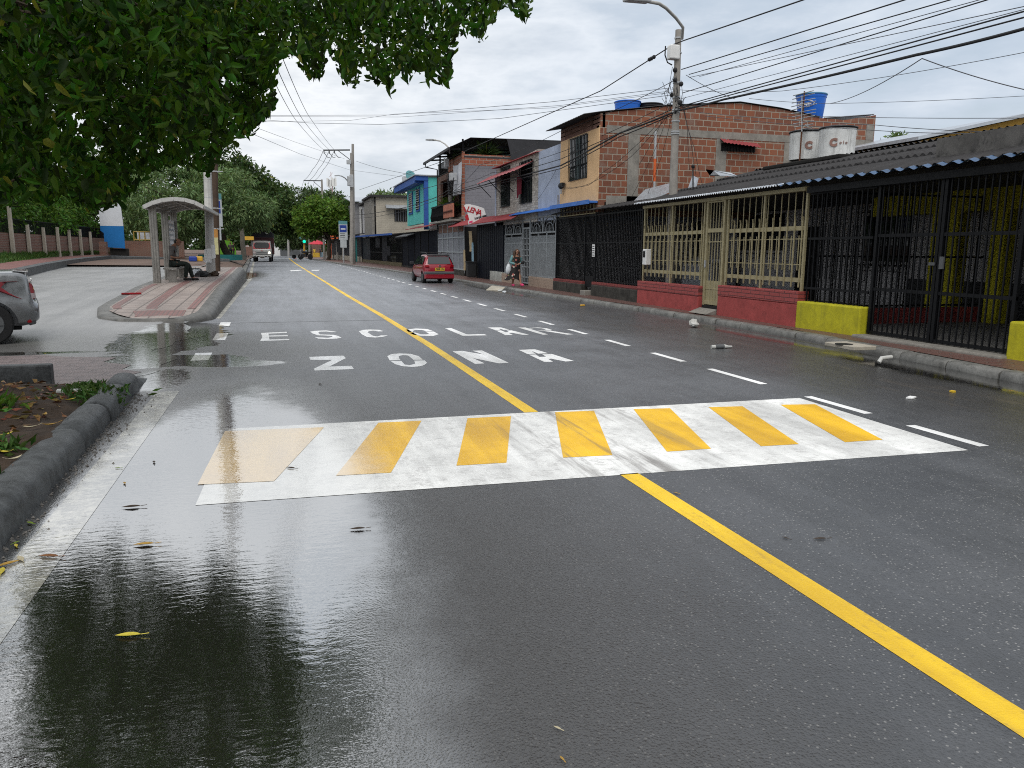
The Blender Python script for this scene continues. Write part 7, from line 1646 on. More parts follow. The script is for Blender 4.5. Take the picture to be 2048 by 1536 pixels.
# --- truck facing the camera: local -y is the front
def truck():
    t = thing('cargo_truck', 'white and red cargo truck with dark canvas top coming towards the camera', 'truck', (0,0,0))
    S = [(0.0, half(.62,.9,0,.88,.93,0,1.15,.93)), (.04, half(.58,.9,0,.92,.99,0,1.32,.98)), (.12, half(.56,.9,0,.93,1.0,0,1.36,.99,1.42,.94)), (.32, half(.56,.9,0,.93,1.0,0,1.36,.99,2.12,.88)), (.5, half(.56,.9,0,.93,1.0,0,1.36,.99,2.26,.86)), (1.6, half(.56,.9,0,.93,1.0,0,1.36,.99,2.28,.86))]
    m = loft_body(S); o = m.build('cab', M['white_paint'], t, local=True, smooth=40, fix=True)
    m = MB(); m.prism([(-.90,.10,1.40),(.90,.10,1.40),(.82,.37,2.14),(-.82,.37,2.14)], (0,-.03,.0)); m.build('windscreen_surround', M['red_trim'], o, local=True, fix=True)
    m = MB(); P = [(-.62,.09,1.46),(.62,.09,1.46),(.78,.17,1.66),(.78,.24,1.86),(.62,.34,2.08),(-.62,.34,2.08),(-.78,.24,1.86),(-.78,.17,1.66)]; m.prism([(x,y-.035,z) for x,y,z in P], (0,-.012,0)); m.build('windscreen', M['plastic_black'], o, local=True, fix=True)
    m = MB(); m.box(-.6,.6,-.03,.0,.80,.86); m.box(-.55,.55,-.03,.0,.98,1.03); m.build('grille', M['plastic_grey'], o, local=True)
    m = MB(); m.prism([(-.16,-.03,1.18),(0,-.03,1.15),(.16,-.03,1.18),(0,-.03,1.22)], (0,.02,0)); m.build('badge', M['red_trim'], o, local=True)
    for s in (-1,1):
        m = MB(); m.prism([(s*.62,-.03,.88),(s*.92,.0,.92),(s*.95,.02,1.12),(s*.72,-.02,1.14)], (0,.04,0)); m.build('headlight', M['headlight_on'] if s > 0 else M['tail_clear'], t, local=True, fix=True)
        m = MB(); m.obox((s*1.12,.2,1.75),(.16,.1,.4)); m.tube([(s*.9,.25,1.9),(s*1.1,.2,1.9)], .02, 5); m.build('mirror', M['plastic_black'], t, local=True, bevel=.02)
    m = MB(); m.box(-.98,.98,-.12,.1,.50,.72); m.build('bumper', M['white_paint'], t, local=True, bevel=.05)
    m = MB()
    for x in (-.75,-.4,.4,.75): m.box(x-.12,x+.12,-.125,-.119,.56,.64)
    m.build('bumper_slot', M['dark'], t, local=True)
    m = MB(); m.box(-1.1,1.1,1.7,6.6,.85,2.55); m.build('cargo_body', M['maroon_frame'], t, local=True)
    m = MB()
    for x in (-1.15,1.15): m.box(x-.06,x+.06,1.65,1.78,.8,2.6)
    m.box(-1.2,1.2,1.6,1.72,2.52,2.62); m.build('cargo_frame', M['maroon_frame'], t, local=True)
    m = MB(); P = [(-1.16,2.6),(-1.12,3.0),(-.6,3.25),(.1,3.5),(.7,3.42),(1.12,3.1),(1.16,2.6)]; m.prism([(x,1.62,z) for x, z in P], (0,5,0)); m.build('canvas_cover', M['canvas'], t, local=True, fix=True)
    m = MB(); m.obox((.45,1.6,3.1),(.3,.02,.07),(0,.35,0)); m.build('canvas_patch', M['white_paper'], t, local=True)
    m = MB(); m.box(-.5,.5,.2,6.4,.5,.85); m.build('chassis', M['rubber'], t, local=True)
    for x in (-.82,.82):
        for y in (.75,5.2): wheel(t, (x,y,.42), .42, .26, side=1 if x > 0 else -1)
    return t
tr = truck(); tr.location = (-2.72,104.5,0); tr.scale = (1.18,1.18,1.18); tr.rotation_euler.z = -.02
# --- pale pickup far behind, rear to the camera
def far_car():
    t = thing('far_pickup', 'white and dark pickup beyond the truck at the junction', 'car', (0,0,0))
    m = loft_body([(0, half(.5,.8,0,.8,.86,0,1.05,.84)), (.1, half(.4,.8,0,.84,.9,0,1.2,.88)), (1.6, half(.4,.8,0,.84,.9,0,1.2,.88)), (1.8, half(.4,.8,0,.84,.9,0,1.2,.88,1.7,.7)), (3.2, half(.4,.8,0,.84,.9,0,1.2,.88,1.8,.7)), (4.6, half(.4,.8,0,.8,.86,0,1.0,.8))]); m.build('body', M['white_paint'], t, local=True, smooth=40, fix=True)
    m = MB(); m.prism([(-.7,1.72,1.25),(.7,1.72,1.25),(.64,1.84,1.66),(-.64,1.84,1.66)], (0,-.03,0)); m.build('rear_window', M['glass'], t, local=True, fix=True)
    m = MB(); m.box(-.86,.86,-.1,.02,.42,.7); m.build('bumper', M['plastic_black'], t, local=True, bevel=.03)
    m = MB(); m.box(-.18,.18,-.12,-.1,.5,.6); m.build('number_plate', M['white_paper'], t, local=True)
    m = MB(); m.box(-.9,.9,.1,1.75,1.2,2.0); m.build('bed_cover', M['canvas'], t, local=True, bevel=.05)
    for x in (-.75,.75):
        for y in (.8,3.7): wheel(t, (x,y,.36), .36, .22, side=1 if x > 0 else -1)
    return t
fc = far_car(); p = at_z(556,511.5,0); fc.location = (p.x,p.y,0); fc.scale = (1.25,)*3
# --- motorcycle parked by the far kerb
def motorcycle():
    t = thing('motorcycle', 'black motorcycle parked by the far right kerb', 'motorcycle', (0,0,0))
    for y in (-.62,.62):
        m = MB(); m.lathe((0,y,.3), [(.22,-.05),(.29,-.05),(.3,0),(.29,.05),(.22,.05)], 20, 'x'); w_ = m.build('wheel', M['rubber'], t, local=True, smooth=40)
        m = MB(); m.lathe((0,y,.3), [(.2,-.02),(.2,.02)], 14, 'x'); m.build('rim', M['galv'], w_, local=True)
    m = MB(); m.ball((0,.12,.78), (.15,.3,.14), 12, 8); m.box(-.12,.12,-.2,.3,.3,.62); m.build('tank_and_engine', M['plastic_black'], t, local=True, smooth=60)
    m = MB(); m.prism([(-.13,-.75,.86),(-.13,.0,.74),(-.13,.0,.66),(-.13,-.75,.76)], (.26,0,0)); m.build('seat', M['rubber'], t, local=True, fix=True, bevel=.02)
    m = MB(); m.tube([(-.33,.38,1.05),(-.1,.48,1.0),(.1,.48,1.0),(.33,.38,1.05)], .018, 6); m.tube([(.06,.5,1.0),(.06,.64,.3)], .025, 6); m.tube([(-.06,.5,1.0),(-.06,.64,.3)], .025, 6); m.build('handlebar_fork', M['galv'], t, local=True)
    m = MB(); m.ball((0,.6,.88), (.1,.08,.1), 10, 6); m.build('headlamp', M['galv'], t, local=True, smooth=60)
    m = MB(); m.tube([(.14,.2,.35),(.16,-.3,.33),(.17,-.75,.42)], .04, 8); m.build('exhaust', M['chrome'], t, local=True)
    return t
mc = motorcycle(); p = at_z(611,519.5,0); mc.location = (p.x,p.y,0); mc.rotation_euler.z = .9; mc.scale = (1.5,)*3
ht = thing('handcart', 'small grey handcart with orange cone in the far road', 'cart', (0,0,0))
p = at_z(596,517.5,0)
m = MB(); m.box(-.7,.7,-.4,.4,.5,.7); m.box(-.6,.5,-.3,.3,.7,1.1); m.build('tray', M['plastic_grey'], ht, local=True, bevel=.02)
for x in (-.5,.5):
    m = MB(); m.lathe((x,0,.28), [(.28,-.05),(.28,.05)], 14, 'y'); m.build('wheel', M['rubber'], ht, local=True)
m = MB(); m.tube([(.7,0,.7),(1.1,0,1.1)], .04, 5); m.build('handle', M['galv'], ht, local=True)
ht.location = p; ht.scale = (1.3,)*3
p = at_z(589.5,517,0); m = MB(); m.lathe((p.x,p.y,0), [(.3,0),(.3,.06),(.16,.08),(.05,1.3)], 12); tag(m.build('traffic_cone', M['orange']), 'orange cone beside the far handcart', 'cone')
# ------------------------------------------------------------------ PEOPLE
def skin(name, joints, edges, mat, parent, root=0, sub=2):
    """joints: list of ((x,y,z), radius or (rx,ry)); one continuous skinned surface"""
    me = bpy.data.meshes.new(name); me.from_pydata([j[0] for j in joints], edges, []); o = bpy.data.objects.new(name, me); col.objects.link(o)
    s = o.modifiers.new('s','SKIN'); s.use_smooth_shade = True
    for i, j in enumerate(joints):
        r = j[1]; me.skin_vertices[0].data[i].radius = r if hasattr(r,'__len__') else (r,r); me.skin_vertices[0].data[i].use_root = (i == root)
    b_ = o.modifiers.new('b','SUBSURF'); b_.levels = sub; b_.render_levels = sub
    bpy.context.view_layer.update(); realise(o); o.data.materials.clear(); o.data.materials.append(mat)
    o.data.polygons.foreach_set('use_smooth', [True]*len(o.data.polygons)); o.parent = parent; WLOC[o.name] = Vector(); return o
def hand_geo(m, w, d, up_, s=1.0, curl=.5, side=1):
    """palm, four unequal bent fingers and a thumb from the side of the palm"""
    d = Vector(d).normalized(); u = Vector(up_); u = (u-d*u.dot(d)).normalized(); v = d.cross(u)*side; w = Vector(w)
    m.bar(w-d*.01*s, w+d*.085*s, .075*s, .03*s)
    for k, L in enumerate((.068,.078,.072,.056)):
        a = w+d*.082*s+v*(.029-.0195*k)*s; b_ = a+d*L*.55*s-u*.02*curl*s; c = b_+d*L*.35*s-u*.045*curl*s; m.tube([a,b_,c], [.0095*s,.0085*s,.007*s], 6)
    a = w+d*.02*s+v*.034*s; m.tube([a, a+(d*.03+v*.028)*s, a+(d*.065+v*.022-u*.02*curl)*s], [.012*s,.010*s,.008*s], 6)
def head_geo(m, c, f, s=1.0, tilt=(0,0,1)):
    """skull with jaw, nose, brow, lips, eyes sockets and ears; f = facing direction"""
    f = Vector(f).normalized(); z = Vector(tilt).normalized(); z = (z-f*z.dot(f)).normalized(); x = f.cross(z); c = Vector(c)
    def T(p): return c + (x*p[0]+f*p[1]+z*p[2])*s
    b = MB(); b.ball((0,0,.0), (.076,.095,.098), 16, 12); b.ball((0,.025,-.062), (.056,.066,.06), 12, 8); b.ball((0,.098,-.012), (.013,.02,.024), 8, 6); b.ball((0,.086,-.052), (.025,.012,.009), 8, 5); b.ball((0,.083,.022), (.05,.014,.010), 8, 5)
    for q in (-1,1): b.ball((q*.077,-.005,-.012), (.012,.022,.032), 8, 6)
    o = len(m.v); m.v += [tuple(T(p)) for p in b.v]; m.f += [tuple(i+o for i in f_) for f_ in b.f]; m.mi += [0]*len(b.f)
    e = MB()
    for q in (-1,1): e.ball((q*.03,.088,.006), (.012,.008,.007), 8, 6)
    e.v = [tuple(T(p)) for p in e.v]; return e, T
def join_into(o, mb):
    """append builder geometry to an existing object (body stays one object)"""
    b_ = bmesh.new(); b_.from_mesh(o.data); vs = [b_.verts.new(p) for p in mb.v]
    for f_ in mb.f:
        try: q = b_.faces.new([vs[i] for i in f_]); q.smooth = True
        except ValueError: pass
    b_.to_mesh(o.data); b_.free()
def limb(J, a, b_, ra, rb, n=3):
    """adds n joints from existing index a to point b; returns index of last"""
    A = Vector(J['v'][a][0]); B = Vector(b_); last = a
    for k in range(1, n+1):
        t = k/n; J['v'].append((tuple(A.lerp(B,t)), ra+(rb-ra)*t)); i = len(J['v'])-1; J['e'].append((last,i)); last = i
    return last
def person(label, loc, P, mats, face, cat='person', group=None, rz=0, s=1.0, hair=True, shoe=True):
    """P: joint positions (local metres): pelvis, chest, neck, head, shoulder/elbow/wrist/hip/knee/ankle/toe for l and r"""
    t = thing('person', label, cat, loc, group, rz); t.scale = (s,s,s)
    J = {'v':[(P['pelvis'],(.135,.105))],'e':[]}
    wa = limb(J, 0, Vector(P['pelvis']).lerp(Vector(P['chest']),.5), .12, .12, 1); J['v'][wa] = (J['v'][wa][0],(.125,.095))
    ch = limb(J, wa, P['chest'], .14, .14, 1); J['v'][ch] = (J['v'][ch][0],(.15,.105))
    nk = limb(J, ch, P['neck'], .06, .055, 1); hd = limb(J, nk, Vector(P['neck']).lerp(Vector(P['head']),.6), .05, .05, 1)
    for q in 'lr':
        i = limb(J, ch, P['sh'+q], .06, .06, 1); i = limb(J, i, P['el'+q], .048, .038, 2); i = limb(J, i, P['wr'+q], .036, .026, 2)
        i = limb(J, 0, P['hi'+q], .095, .09, 1); i = limb(J, i, P['kn'+q], .08, .056, 2); i = limb(J, i, P['an'+q], .054, .036, 3); i = limb(J, i, P['to'+q], .035, .028, 1)
    body = skin('body', J['v'], J['e'], mats['skin'], t)
    m = MB(); eyes, T = head_geo(m, P['head'], face, 1.0, P.get('tilt',(0,0,1)))
    for q, sd in (('l',1),('r',-1)):
        d = Vector(P['wr'+q])-Vector(P['el'+q]); d = Vector(P.get('hd'+q, d)); hand_geo(m, P['wr'+q], d, P.get('hu'+q,(0,0,1)), 1.0, P.get('curl',.6), sd)
    join_into(body, m)
    eyes.build('eye', M['ink'], body, local=True, smooth=60) if False else None
    eo = eyes.build('eyes', M['ink'], t, local=True, smooth=60); 
    # clothes: thicker skins over the same bones
    sh = {'v':[(P['pelvis'],(.155,.125))],'e':[]}
    wa = limb(sh, 0, Vector(P['pelvis']).lerp(Vector(P['chest']),.5), .13,.13,1); sh['v'][wa] = (sh['v'][wa][0],(.155,.12)); c2 = limb(sh, wa, P['chest'], .17,.17,1); sh['v'][c2] = (sh['v'][c2][0],(.172,.125))
    n2 = limb(sh, c2, Vector(P['chest']).lerp(Vector(P['neck']),.7), .085,.08,1)
    for q in 'lr':
        i = limb(sh, c2, P['sh'+q], .08,.082,1); e_ = Vector(P['el'+q]); S_ = Vector(P['sh'+q]); i = limb(sh, i, S_.lerp(e_, .9 if not P.get('long') else 1), .07,.062,2)
        if P.get('long'): i = limb(sh, i, Vector(P['el'+q]).lerp(Vector(P['wr'+q]),.88), .055,.045,2)
    if mats.get('top'): skin(mats.get('topname','shirt'), sh['v'], sh['e'], mats['top'], t)
    if mats.get('legs'):
        tr_ = {'v':[(P['pelvis'],(.15,.125))],'e':[]}
        for q in 'lr':
            i = limb(tr_, 0, P['hi'+q], .105,.105,1); i = limb(tr_, i, P['kn'+q], .098,.078,2); i = limb(tr_, i, P['an'+q], .074,.062,3)
        skin('trousers', tr_['v'], tr_['e'], mats['legs'], t)
    if shoe:
        for q in 'lr':
            a, b_ = Vector(P['an'+q]), Vector(P['to'+q]); d = (b_-a); d.z = 0; d.normalize(); z = P['to'+q][2]
            m = MB(); m.ball((0,0,0), (.052,.135,.045), 12, 8); R_ = Matrix(((d.y,d.x,0),(-d.x,d.y,0),(0,0,1))); pit = P.get('pitch'+q,0)
            c = Vector((a.x,a.y,0))+d*.06; c.z = z+.012+ (max(0,pit)*.1)
            m.v = [tuple(c+R_@(Matrix.Rotation(pit,3,'X')@Vector((p[0],p[1],max(p[2],-.032) if p[2] < 0 else p[2]*(1.35 if p[1] < 0 else 1))))) for p in m.v]
            m.build('shoe', mats['shoe'], t, local=True, smooth=60)
    return t, T, body
# woman walking along the right pavement, towards the camera
wp_ = at_z(1030,573,.14); wl = Vector((wp_.x-.02, wp_.y-.2, .15))
D_ = {'pelvis':(0,0,.88),'chest':(0,-.02,1.20),'neck':(0,-.03,1.36),'head':(.01,-.07,1.49),
 'shl':(-.175,-.02,1.28),'ell':(-.27,-.0,1.02),'wrl':(-.08,-.22,.96),'shr':(.175,-.02,1.28),'elr':(.25,.0,1.03),'wrr':(.10,-.23,.98),
 'hil':(-.09,0,.84),'knl':(-.11,.0,.46),'anl':(-.12,.10,.09),'tol':(-.12,-.04,.035),'hir':(.09,0,.84),'knr':(.12,-.12,.48),'anr':(.16,-.22,.10),'tor':(.20,-.36,.06),'long':False,'pitchr':.25,
 'hdl':(.5,-.6,0),'hdr':(-.5,-.6,0)}
wt_, T_, wb_ = person('woman in teal jacket and dark floral dress walking past the grey gates', wl, D_, dict(skin=M['skin'],shoe=M['pink']), (.25,-1,-.05), 'person', None, 0, .99, shoe=False)
for q in 'lr':
    a, b_ = Vector(D_['an'+q]), Vector(D_['to'+q]); d = b_-a; d.z = 0; d.normalize(); z0 = .0 if q == 'l' else .03; pit = 0 if q == 'l' else -.22
    def SH(p, c=(a+d*.07), d=d, z0=z0, pit=pit):
        v = Matrix.Rotation(pit,3,'X')@Vector((p[0],p[1],p[2])); return (c.x+d.y*v.x+d.x*v.y, c.y-d.x*v.x+d.y*v.y, z0+v.z+.0)
    m = MB(); m.ball((0,0,.045), (.058,.145,.04), 14, 8); m.ball((0,.05,.07), (.056,.09,.045), 12, 8); m.v = [SH((p[0],p[1],max(p[2],.008))) for p in m.v]; cl_ = m.build('clog', M['pink'], wt_, local=True, smooth=60)
    m = MB(); m.tube([SH((-.058,.0,.07)),SH((-.05,-.1,.10)),SH((0,-.14,.105)),SH((.05,-.1,.10)),SH((.058,0,.07))], .011, 6); m.build('heel_strap', M['pink'], cl_, local=True)
# dress: fitted above, flared with a swinging hem
m = MB(); nU = 40
prof = [(1.27,.150,.105,0,-.02),(1.20,.175,.135,0,-.02),(1.08,.165,.13,0,-.015),(.98,.165,.13,0,0),(.85,.20,.16,-.01,0),(.68,.225,.185,-.03,.0),(.50,.26,.21,-.06,.02),(.36,.29,.23,-.09,.03),(.30,.30,.24,-.10,.03)]
for j, (z, rx, ry, ox, oy) in enumerate(prof):
    fl = max(0, (j-4)/4)
    for k in range(nU):
        a = 2*PI*k/nU; w = 1+.10*fl*math.sin(7*a+j*.4)+.04*fl*math.sin(13*a); sag = -.03*fl*math.cos(a+.7)+ (.05*fl*math.sin(3*a))
        m.v.append((ox+rx*w*math.cos(a)*(1.0+.35*fl*(math.cos(a) < 0)), oy+ry*w*math.sin(a), z+sag))
m.f += [(j*nU+k, (j+1)*nU+k, (j+1)*nU+(k+1)%nU, j*nU+(k+1)%nU) for j in range(len(prof)-1) for k in range(nU)]; m.mi += [0]*(nU*(len(prof)-1))
m.build('dress', M['floral'], wt_, local=True, smooth=80)
# open teal jacket: back panel and sleeves
jk = {'v':[((-.03,.055,1.0),(.15,.07))],'e':[]}
c2 = limb(jk, 0, (-.02,.05,1.2), .16,.16,1); jk['v'][c2] = ((-.02,.05,1.2),(.165,.075))
for q in 'lr':
    i = limb(jk, c2, (Vector(D_['sh'+q])+Vector((0,.01,.0))), .08,.078,1); i = limb(jk, i, D_['el'+q], .07,.064,2); i = limb(jk, i, Vector(D_['el'+q]).lerp(Vector(D_['wr'+q]),.9), .058,.046,2)
skin('jacket', jk['v'], jk['e'], M['jacket_teal'], wt_)
# long brown hair
m = MB(); hc = Vector(D_['head'])
m.ball((hc.x,hc.y+.022,hc.z+.018), (.094,.105,.108), 16, 10)
for s_ in (-1,1):
    for k in range(5): a = hc+Vector((s_*(.07+.008*k),.0+.025*k-.03,.03)); m.tube([a, a+Vector((s_*.03,.0,-.12)), a+Vector((s_*.045,-.01,-.25)), a+Vector((s_*.03,-.02,-.36+.02*k))], [.03,.034,.03,.012], 7)
for k in range(5): a = hc+Vector((-.06+.03*k,.08,.0)); m.tube([a, a+Vector((0,.03,-.14)), a+Vector((0,.04,-.36))], [.04,.04,.015], 7)
f_ = Vector((.25,-1,-.05)).normalized(); m.v = [p if (Vector(p)-hc).dot(f_) < .058 or abs((Vector(p)-hc).z) > .13 else tuple(Vector(p)-f_*((Vector(p)-hc).dot(f_)-.058)) for p in m.v]
m.build('hair', M['hair'], wt_, local=True, smooth=70)
bg = thing('shoulder_bag', 'white bag hanging from the elbow of the walking woman', 'bag', wl)
m = MB(); m.ball((0,0,0), (.12,.09,.22), 16, 12); m.v = [(p[0]*(1-.35*max(0,p[2])/.25)-.34-.12*(p[2] < 0)*(-p[2]), p[1]-.03, .74+p[2]*(1 if p[2] > 0 else .95)) for p in m.v]
rb = random.Random(4); m.v = [(p[0]+rb.uniform(-.012,.012),p[1]+rb.uniform(-.012,.012),p[2]+rb.uniform(-.01,.01)) for p in m.v]; b1 = m.build('bag', M['bag_white'], bg, local=True, smooth=60)
m = MB(); m.tube([(-.40,-.04,.92),(-.33,-.05,1.02),(-.27,-.03,1.06),(-.26,.02,1.0),(-.32,.0,.92)], .012, 5); m.build('strap', M['bag_white'], bg, local=True)
hb = tag(MB().ball(tuple(wl+Vector((.22,-.24,1.03))), (.09,.06,.075), 12, 8).build('handbag', M['plastic_black'], smooth=60), 'small dark handbag held in the woman\'s crossed arms', 'bag')
# man sitting on the shelter bench, in profile, facing the road
Ym = 29.6; mo = Vector((-3.75, Ym, it(Ym)))
S_ = 1.14
D2 = {'pelvis':(-.02,0,.54),'chest':(-.03,0,.93),'neck':(.06,0,1.08),'head':(.155,0,1.19),'tilt':(.25,0,1),
 'shl':(.0,.17,1.0),'ell':(.0,.22,.72),'wrl':(.24,.10,.70),'shr':(.0,-.17,1.0),'elr':(-.02,-.22,.72),'wrr':(.22,-.12,.69),
 'hil':(.02,.09,.52),'knl':(.42,.10,.50),'anl':(.52,.06,.09),'tol':(.68,.04,.035),'hir':(.02,-.09,.52),'knr':(.40,-.11,.53),'anr':(.33,-.08,.09),'tor':(.50,-.09,.035),
 'hdl':(1,-.25,0),'hdr':(1,.3,0)}
mt_, T2_, mb_ = person('seated balding man in grey shirt and dark trousers waiting on the bench', mo, D2, dict(skin=M['skin_tan'],top=M['shirt_grey'],legs=M['trouser_green'],shoe=M['shoe_black'],topname='shirt'), (1,-.1,-.12), 'person', None, 0, S_)
m = MB(); hc = Vector(D2['head']); m.ball((hc.x-.03,hc.y,hc.z+.005), (.085,.083,.075), 14, 8); m.v = [p if p[0] < hc.x-.015 else (hc.x-.015,p[1],p[2]) for p in m.v]; m.build('cropped_hair', M['hair_black'], mt_, local=True, smooth=60)
# far pedestrians
ST = {'pelvis':(0,0,.93),'chest':(0,0,1.30),'neck':(0,0,1.47),'head':(0,-.01,1.62),'shl':(-.19,0,1.39),'ell':(-.24,.02,1.10),'wrl':(-.22,-.06,.86),'shr':(.19,0,1.39),'elr':(.24,.02,1.10),'wrr':(.22,-.06,.86),
 'hil':(-.09,0,.9),'knl':(-.10,-.02,.49),'anl':(-.10,.02,.09),'tol':(-.10,-.13,.035),'hir':(.09,0,.9),'knr':(.11,.0,.49),'anr':(.12,.06,.09),'tor':(.12,-.08,.035)}
def far_person(label, x, ytop, ybot, Y, top_, legs, rz=0, group='people far down the street'):
    a = at_y(x, ybot, Y); b_ = at_y(x, ytop, Y); s = (b_.z-a.z)/1.72
    t, T, bd = person(label, (a.x,Y,a.z), ST, dict(skin=M['skin_tan'],top=top_,legs=legs,shoe=M['shoe_black']), (0,-1,0), 'person', group, rz, s)
    m = MB(); m.ball((0,.015,1.65), (.084,.1,.095), 12, 8); m.build('hair', M['hair_black'], t, local=True, smooth=60)
far_person('standing person in grey top beside the green panel on the far left pavement', 462, 484, 516, 82, M['shirt_grey'], M['trouser_dark'])
far_person('person in dark clothes beside the grey-topped one on the far left pavement', 468, 485, 515, 84, M['trouser_dark'], M['trouser_dark'], 1.6)
far_person('person in white shirt partly behind the truck', 496, 487, 515, 98, M['white_paper'], M['trouser_dark'], 2.5)
far_person('person in yellow clothes under the red umbrella', 629, 496, 513, 150, M['yellow_cloth'], M['yellow_cloth'])
far_person('person in dark clothes beside the red umbrella stand', 641, 494, 512, 152, M['shirt_grey'], M['trouser_dark'])
far_person('person on the far pavement near the motorcycle', 612, 498, 514, 160, M['cloth_blue'], M['trouser_dark'])
# ------------------------------------------------------------------ SMALL THINGS
tl = thing('traffic_light', 'yellow traffic light mast with overhead arm and green signals', 'traffic light', (2.5,165,0))
Yl = 160
m = MB(); P = [at_y(x,y,Yl) for x,y in ((608.5,514),(608.5,480),(607.5,472),(604,466),(598,462.5),(592,461.5),(575,459.5),(559,456.5))]; m.tube(P, [.2,.16,.15,.14,.13,.13,.11,.09], 8); m.build('mast', M['traffic_yellow'], tl, smooth=60)
def head(x, y, nm):
    q = at_y(x,y,Yl-.4); m = MB(); m.box(q.x-.32,q.x+.32,Yl-.5,Yl-.1,q.z-.35,q.z+1.5); h = m.build('signal_head', M['plastic_black'], tl, bevel=.05)
    m = MB(); m.lathe((q.x,Yl-.56,q.z), [(.30,0),(.26,.06)], 16, 'y'); m.build('green_lamp', M['green_light'], h)
head(555,457,'a'); head(608.5,483,'b')
q = at_y(602.5,474,Yl-.3); m = MB(); m.box(q.x-.35,q.x+.35,Yl-.35,Yl-.3,q.z-.3,q.z+.4); m.build('blue_plate', M['sign_teal'], tl)
um = thing('market_umbrella', 'red market umbrella over a stall on the far right pavement', 'umbrella', (5.5,155,.2))
c = at_y(634,489,155); m = MB(); m.lathe((c.x,155,c.z), [(1.7,0),(1.72,.05),(.9,.55),(.1,.8)], 10); m.build('canopy', M['umbrella_red'], um)
m = MB(); m.tube([(c.x,155,.1),(c.x,155,c.z+.7)], .05, 6); m.build('pole', M['galv'], um)
st_ = thing('street_stall', 'low stall with fruit below the red umbrella', 'stall', (c.x,154,.1)); m = MB(); m.box(c.x-.9,c.x+.4,153.6,154.4,.1,1.0); m.build('counter', M['yellow_cloth'], st_); m = MB(); m.box(c.x+.5,c.x+1.4,153.8,154.6,.1,1.1); m.build('cooler', M['cloth_blue'], st_)
for k, (x, y0, y1) in enumerate([(619,460,515),(575.5,440,470),(600,505,515)]):
    a = at_y(x,y0,165); b_ = at_y(x,y1,165); tag(MB().tube([(b_.x,165,0),(a.x,165,a.z)], .2, 8).build('far_pole', M['pole_pale'] if k else M['pole_concrete']), ['grey pole right of the traffic light mast','pale pole rising from the small round tree','thin pale post beside the traffic light'][k], 'pole')
for k, x in enumerate((652.5,658,667,676)):
    a = at_z(x,516+k*1.2,.15); tag(MB().tube([(a.x,a.y,.1),(a.x,a.y,1.25)], .08, 6).build('bollard', M['pole_concrete']), ['leftmost','second from left','third from left','rightmost'][k]+' of the short bollards on the far right pavement', 'bollard', 'bollards near the far bus stop')
# hydrant-like post by the black carport
q = at_z(807.5,528,.15); hy = thing('white_post', 'small white post on the pavement left of the red car', 'post', (q.x,q.y,.15)); m = MB(); m.lathe((q.x,q.y,.15), [(.16,0),(.14,.5),(.17,.55),(.15,.75),(.06,.9)], 12); m.build('post', M['white_metal'], hy, smooth=40)
# manhole cover, drain pieces and litter on the right
q = at_z(1688,690,.15); mh = thing('manhole_frame', 'concrete manhole frame with dark slot in the right pavement', 'manhole', (q.x,q.y,.15))
m = MB(); m.box(q.x-.1,q.x+.34,q.y-.36,q.y+.36,.10,.165); m.build('frame', M['post_white'], mh, bevel=.01); m = MB(); m.lathe((q.x,q.y,.17), [(.13,-.012),(.13,.0)], 20); m.v = [(p[0],q.y+(p[1]-q.y)*1.2,p[2]) for p in m.v]; m.build('slot', M['plastic_black'], mh)
q = at_z(1757,722,.06); dp = thing('drain_pipe', 'white pipe stub sticking out of the right kerb', 'pipe', (q.x,q.y,.05)); m = MB(); m.tube([(q.x+.25,q.y+.02,.11),(q.x+.05,q.y,.10),(q.x+.0,q.y-.01,.04)], .032, 10); m.build('pipe', M['plastic_white'], dp, smooth=40)
q = at_z(1388,655,.0); t = thing('styrofoam_tray', 'white crumpled foam container lying against the right kerb', 'litter', (q.x,q.y,0)); m = MB(); m.ball((q.x,q.y,.09), (.09,.13,.055), 14, 9); rb = random.Random(9); m.v = [(p[0]+rb.uniform(-.02,.02),p[1]+rb.uniform(-.02,.02),p[2]+(.05 if (p[1]-q.y) > .03 else -.02)) for p in m.v]; m.build('shell', M['plastic_white'], t, smooth=40); m = MB(); m.ball((q.x,q.y,.035), (.08,.08,.035), 12, 6); m.build('base', M['plastic_white'], t, smooth=40)
q = at_z(1440,697,.0); t = thing('flattened_bottle', 'flattened white and dark bottle on the wet right lane', 'litter', (q.x,q.y,0)); m = MB(); m.tube([(q.x-.17,q.y,.03),(q.x+.08,q.y-.02,.035),(q.x+.16,q.y-.02,.03),(q.x+.22,q.y-.02,.03)], [.035,.04,.02,.018], 10); m.build('bottle', M['plastic_white'], t, smooth=50); m = MB(); m.tube([(q.x-.1,q.y-.012,.033),(q.x+.06,q.y-.018,.037)], .041, 10); m.build('label_band', M['plastic_grey'], t, smooth=50)
q = at_z(1165,614,.0); tag(MB().obox((q.x,q.y,.05),(.16,.08,.05),(0,0,.3)).build('yellow_packet', M['traffic_yellow'], bevel=.02), 'yellow packet lying in the right gutter', 'litter')
q = at_z(1001,583,.03); crumple('white_wrapper', 'white wrapper by the kerb ramp near the woman', (q.x,q.y,.06), .10, M['plastic_white'], 31, 'litter')
q = at_z(1009,585,.03); crumple('white_wrapper', 'smaller pale wrapper right of the white one by the kerb ramp', (q.x,q.y,.05), .08, M['bag_white'], 32, 'litter')
a = at_z(972,581,0); b_ = at_z(992,577,.1); m = MB(); m.prism([(a.x,a.y,.0),(a.x+.55,a.y-.5,.0),(a.x+.75,a.y-.3,.12),(a.x+.6,a.y+1.3,.12)], (0,0,.03)); tag(m.build('kerb_ramp', M['post_white'], fix=True), 'pale wooden board laid as a ramp against the right kerb', 'board')
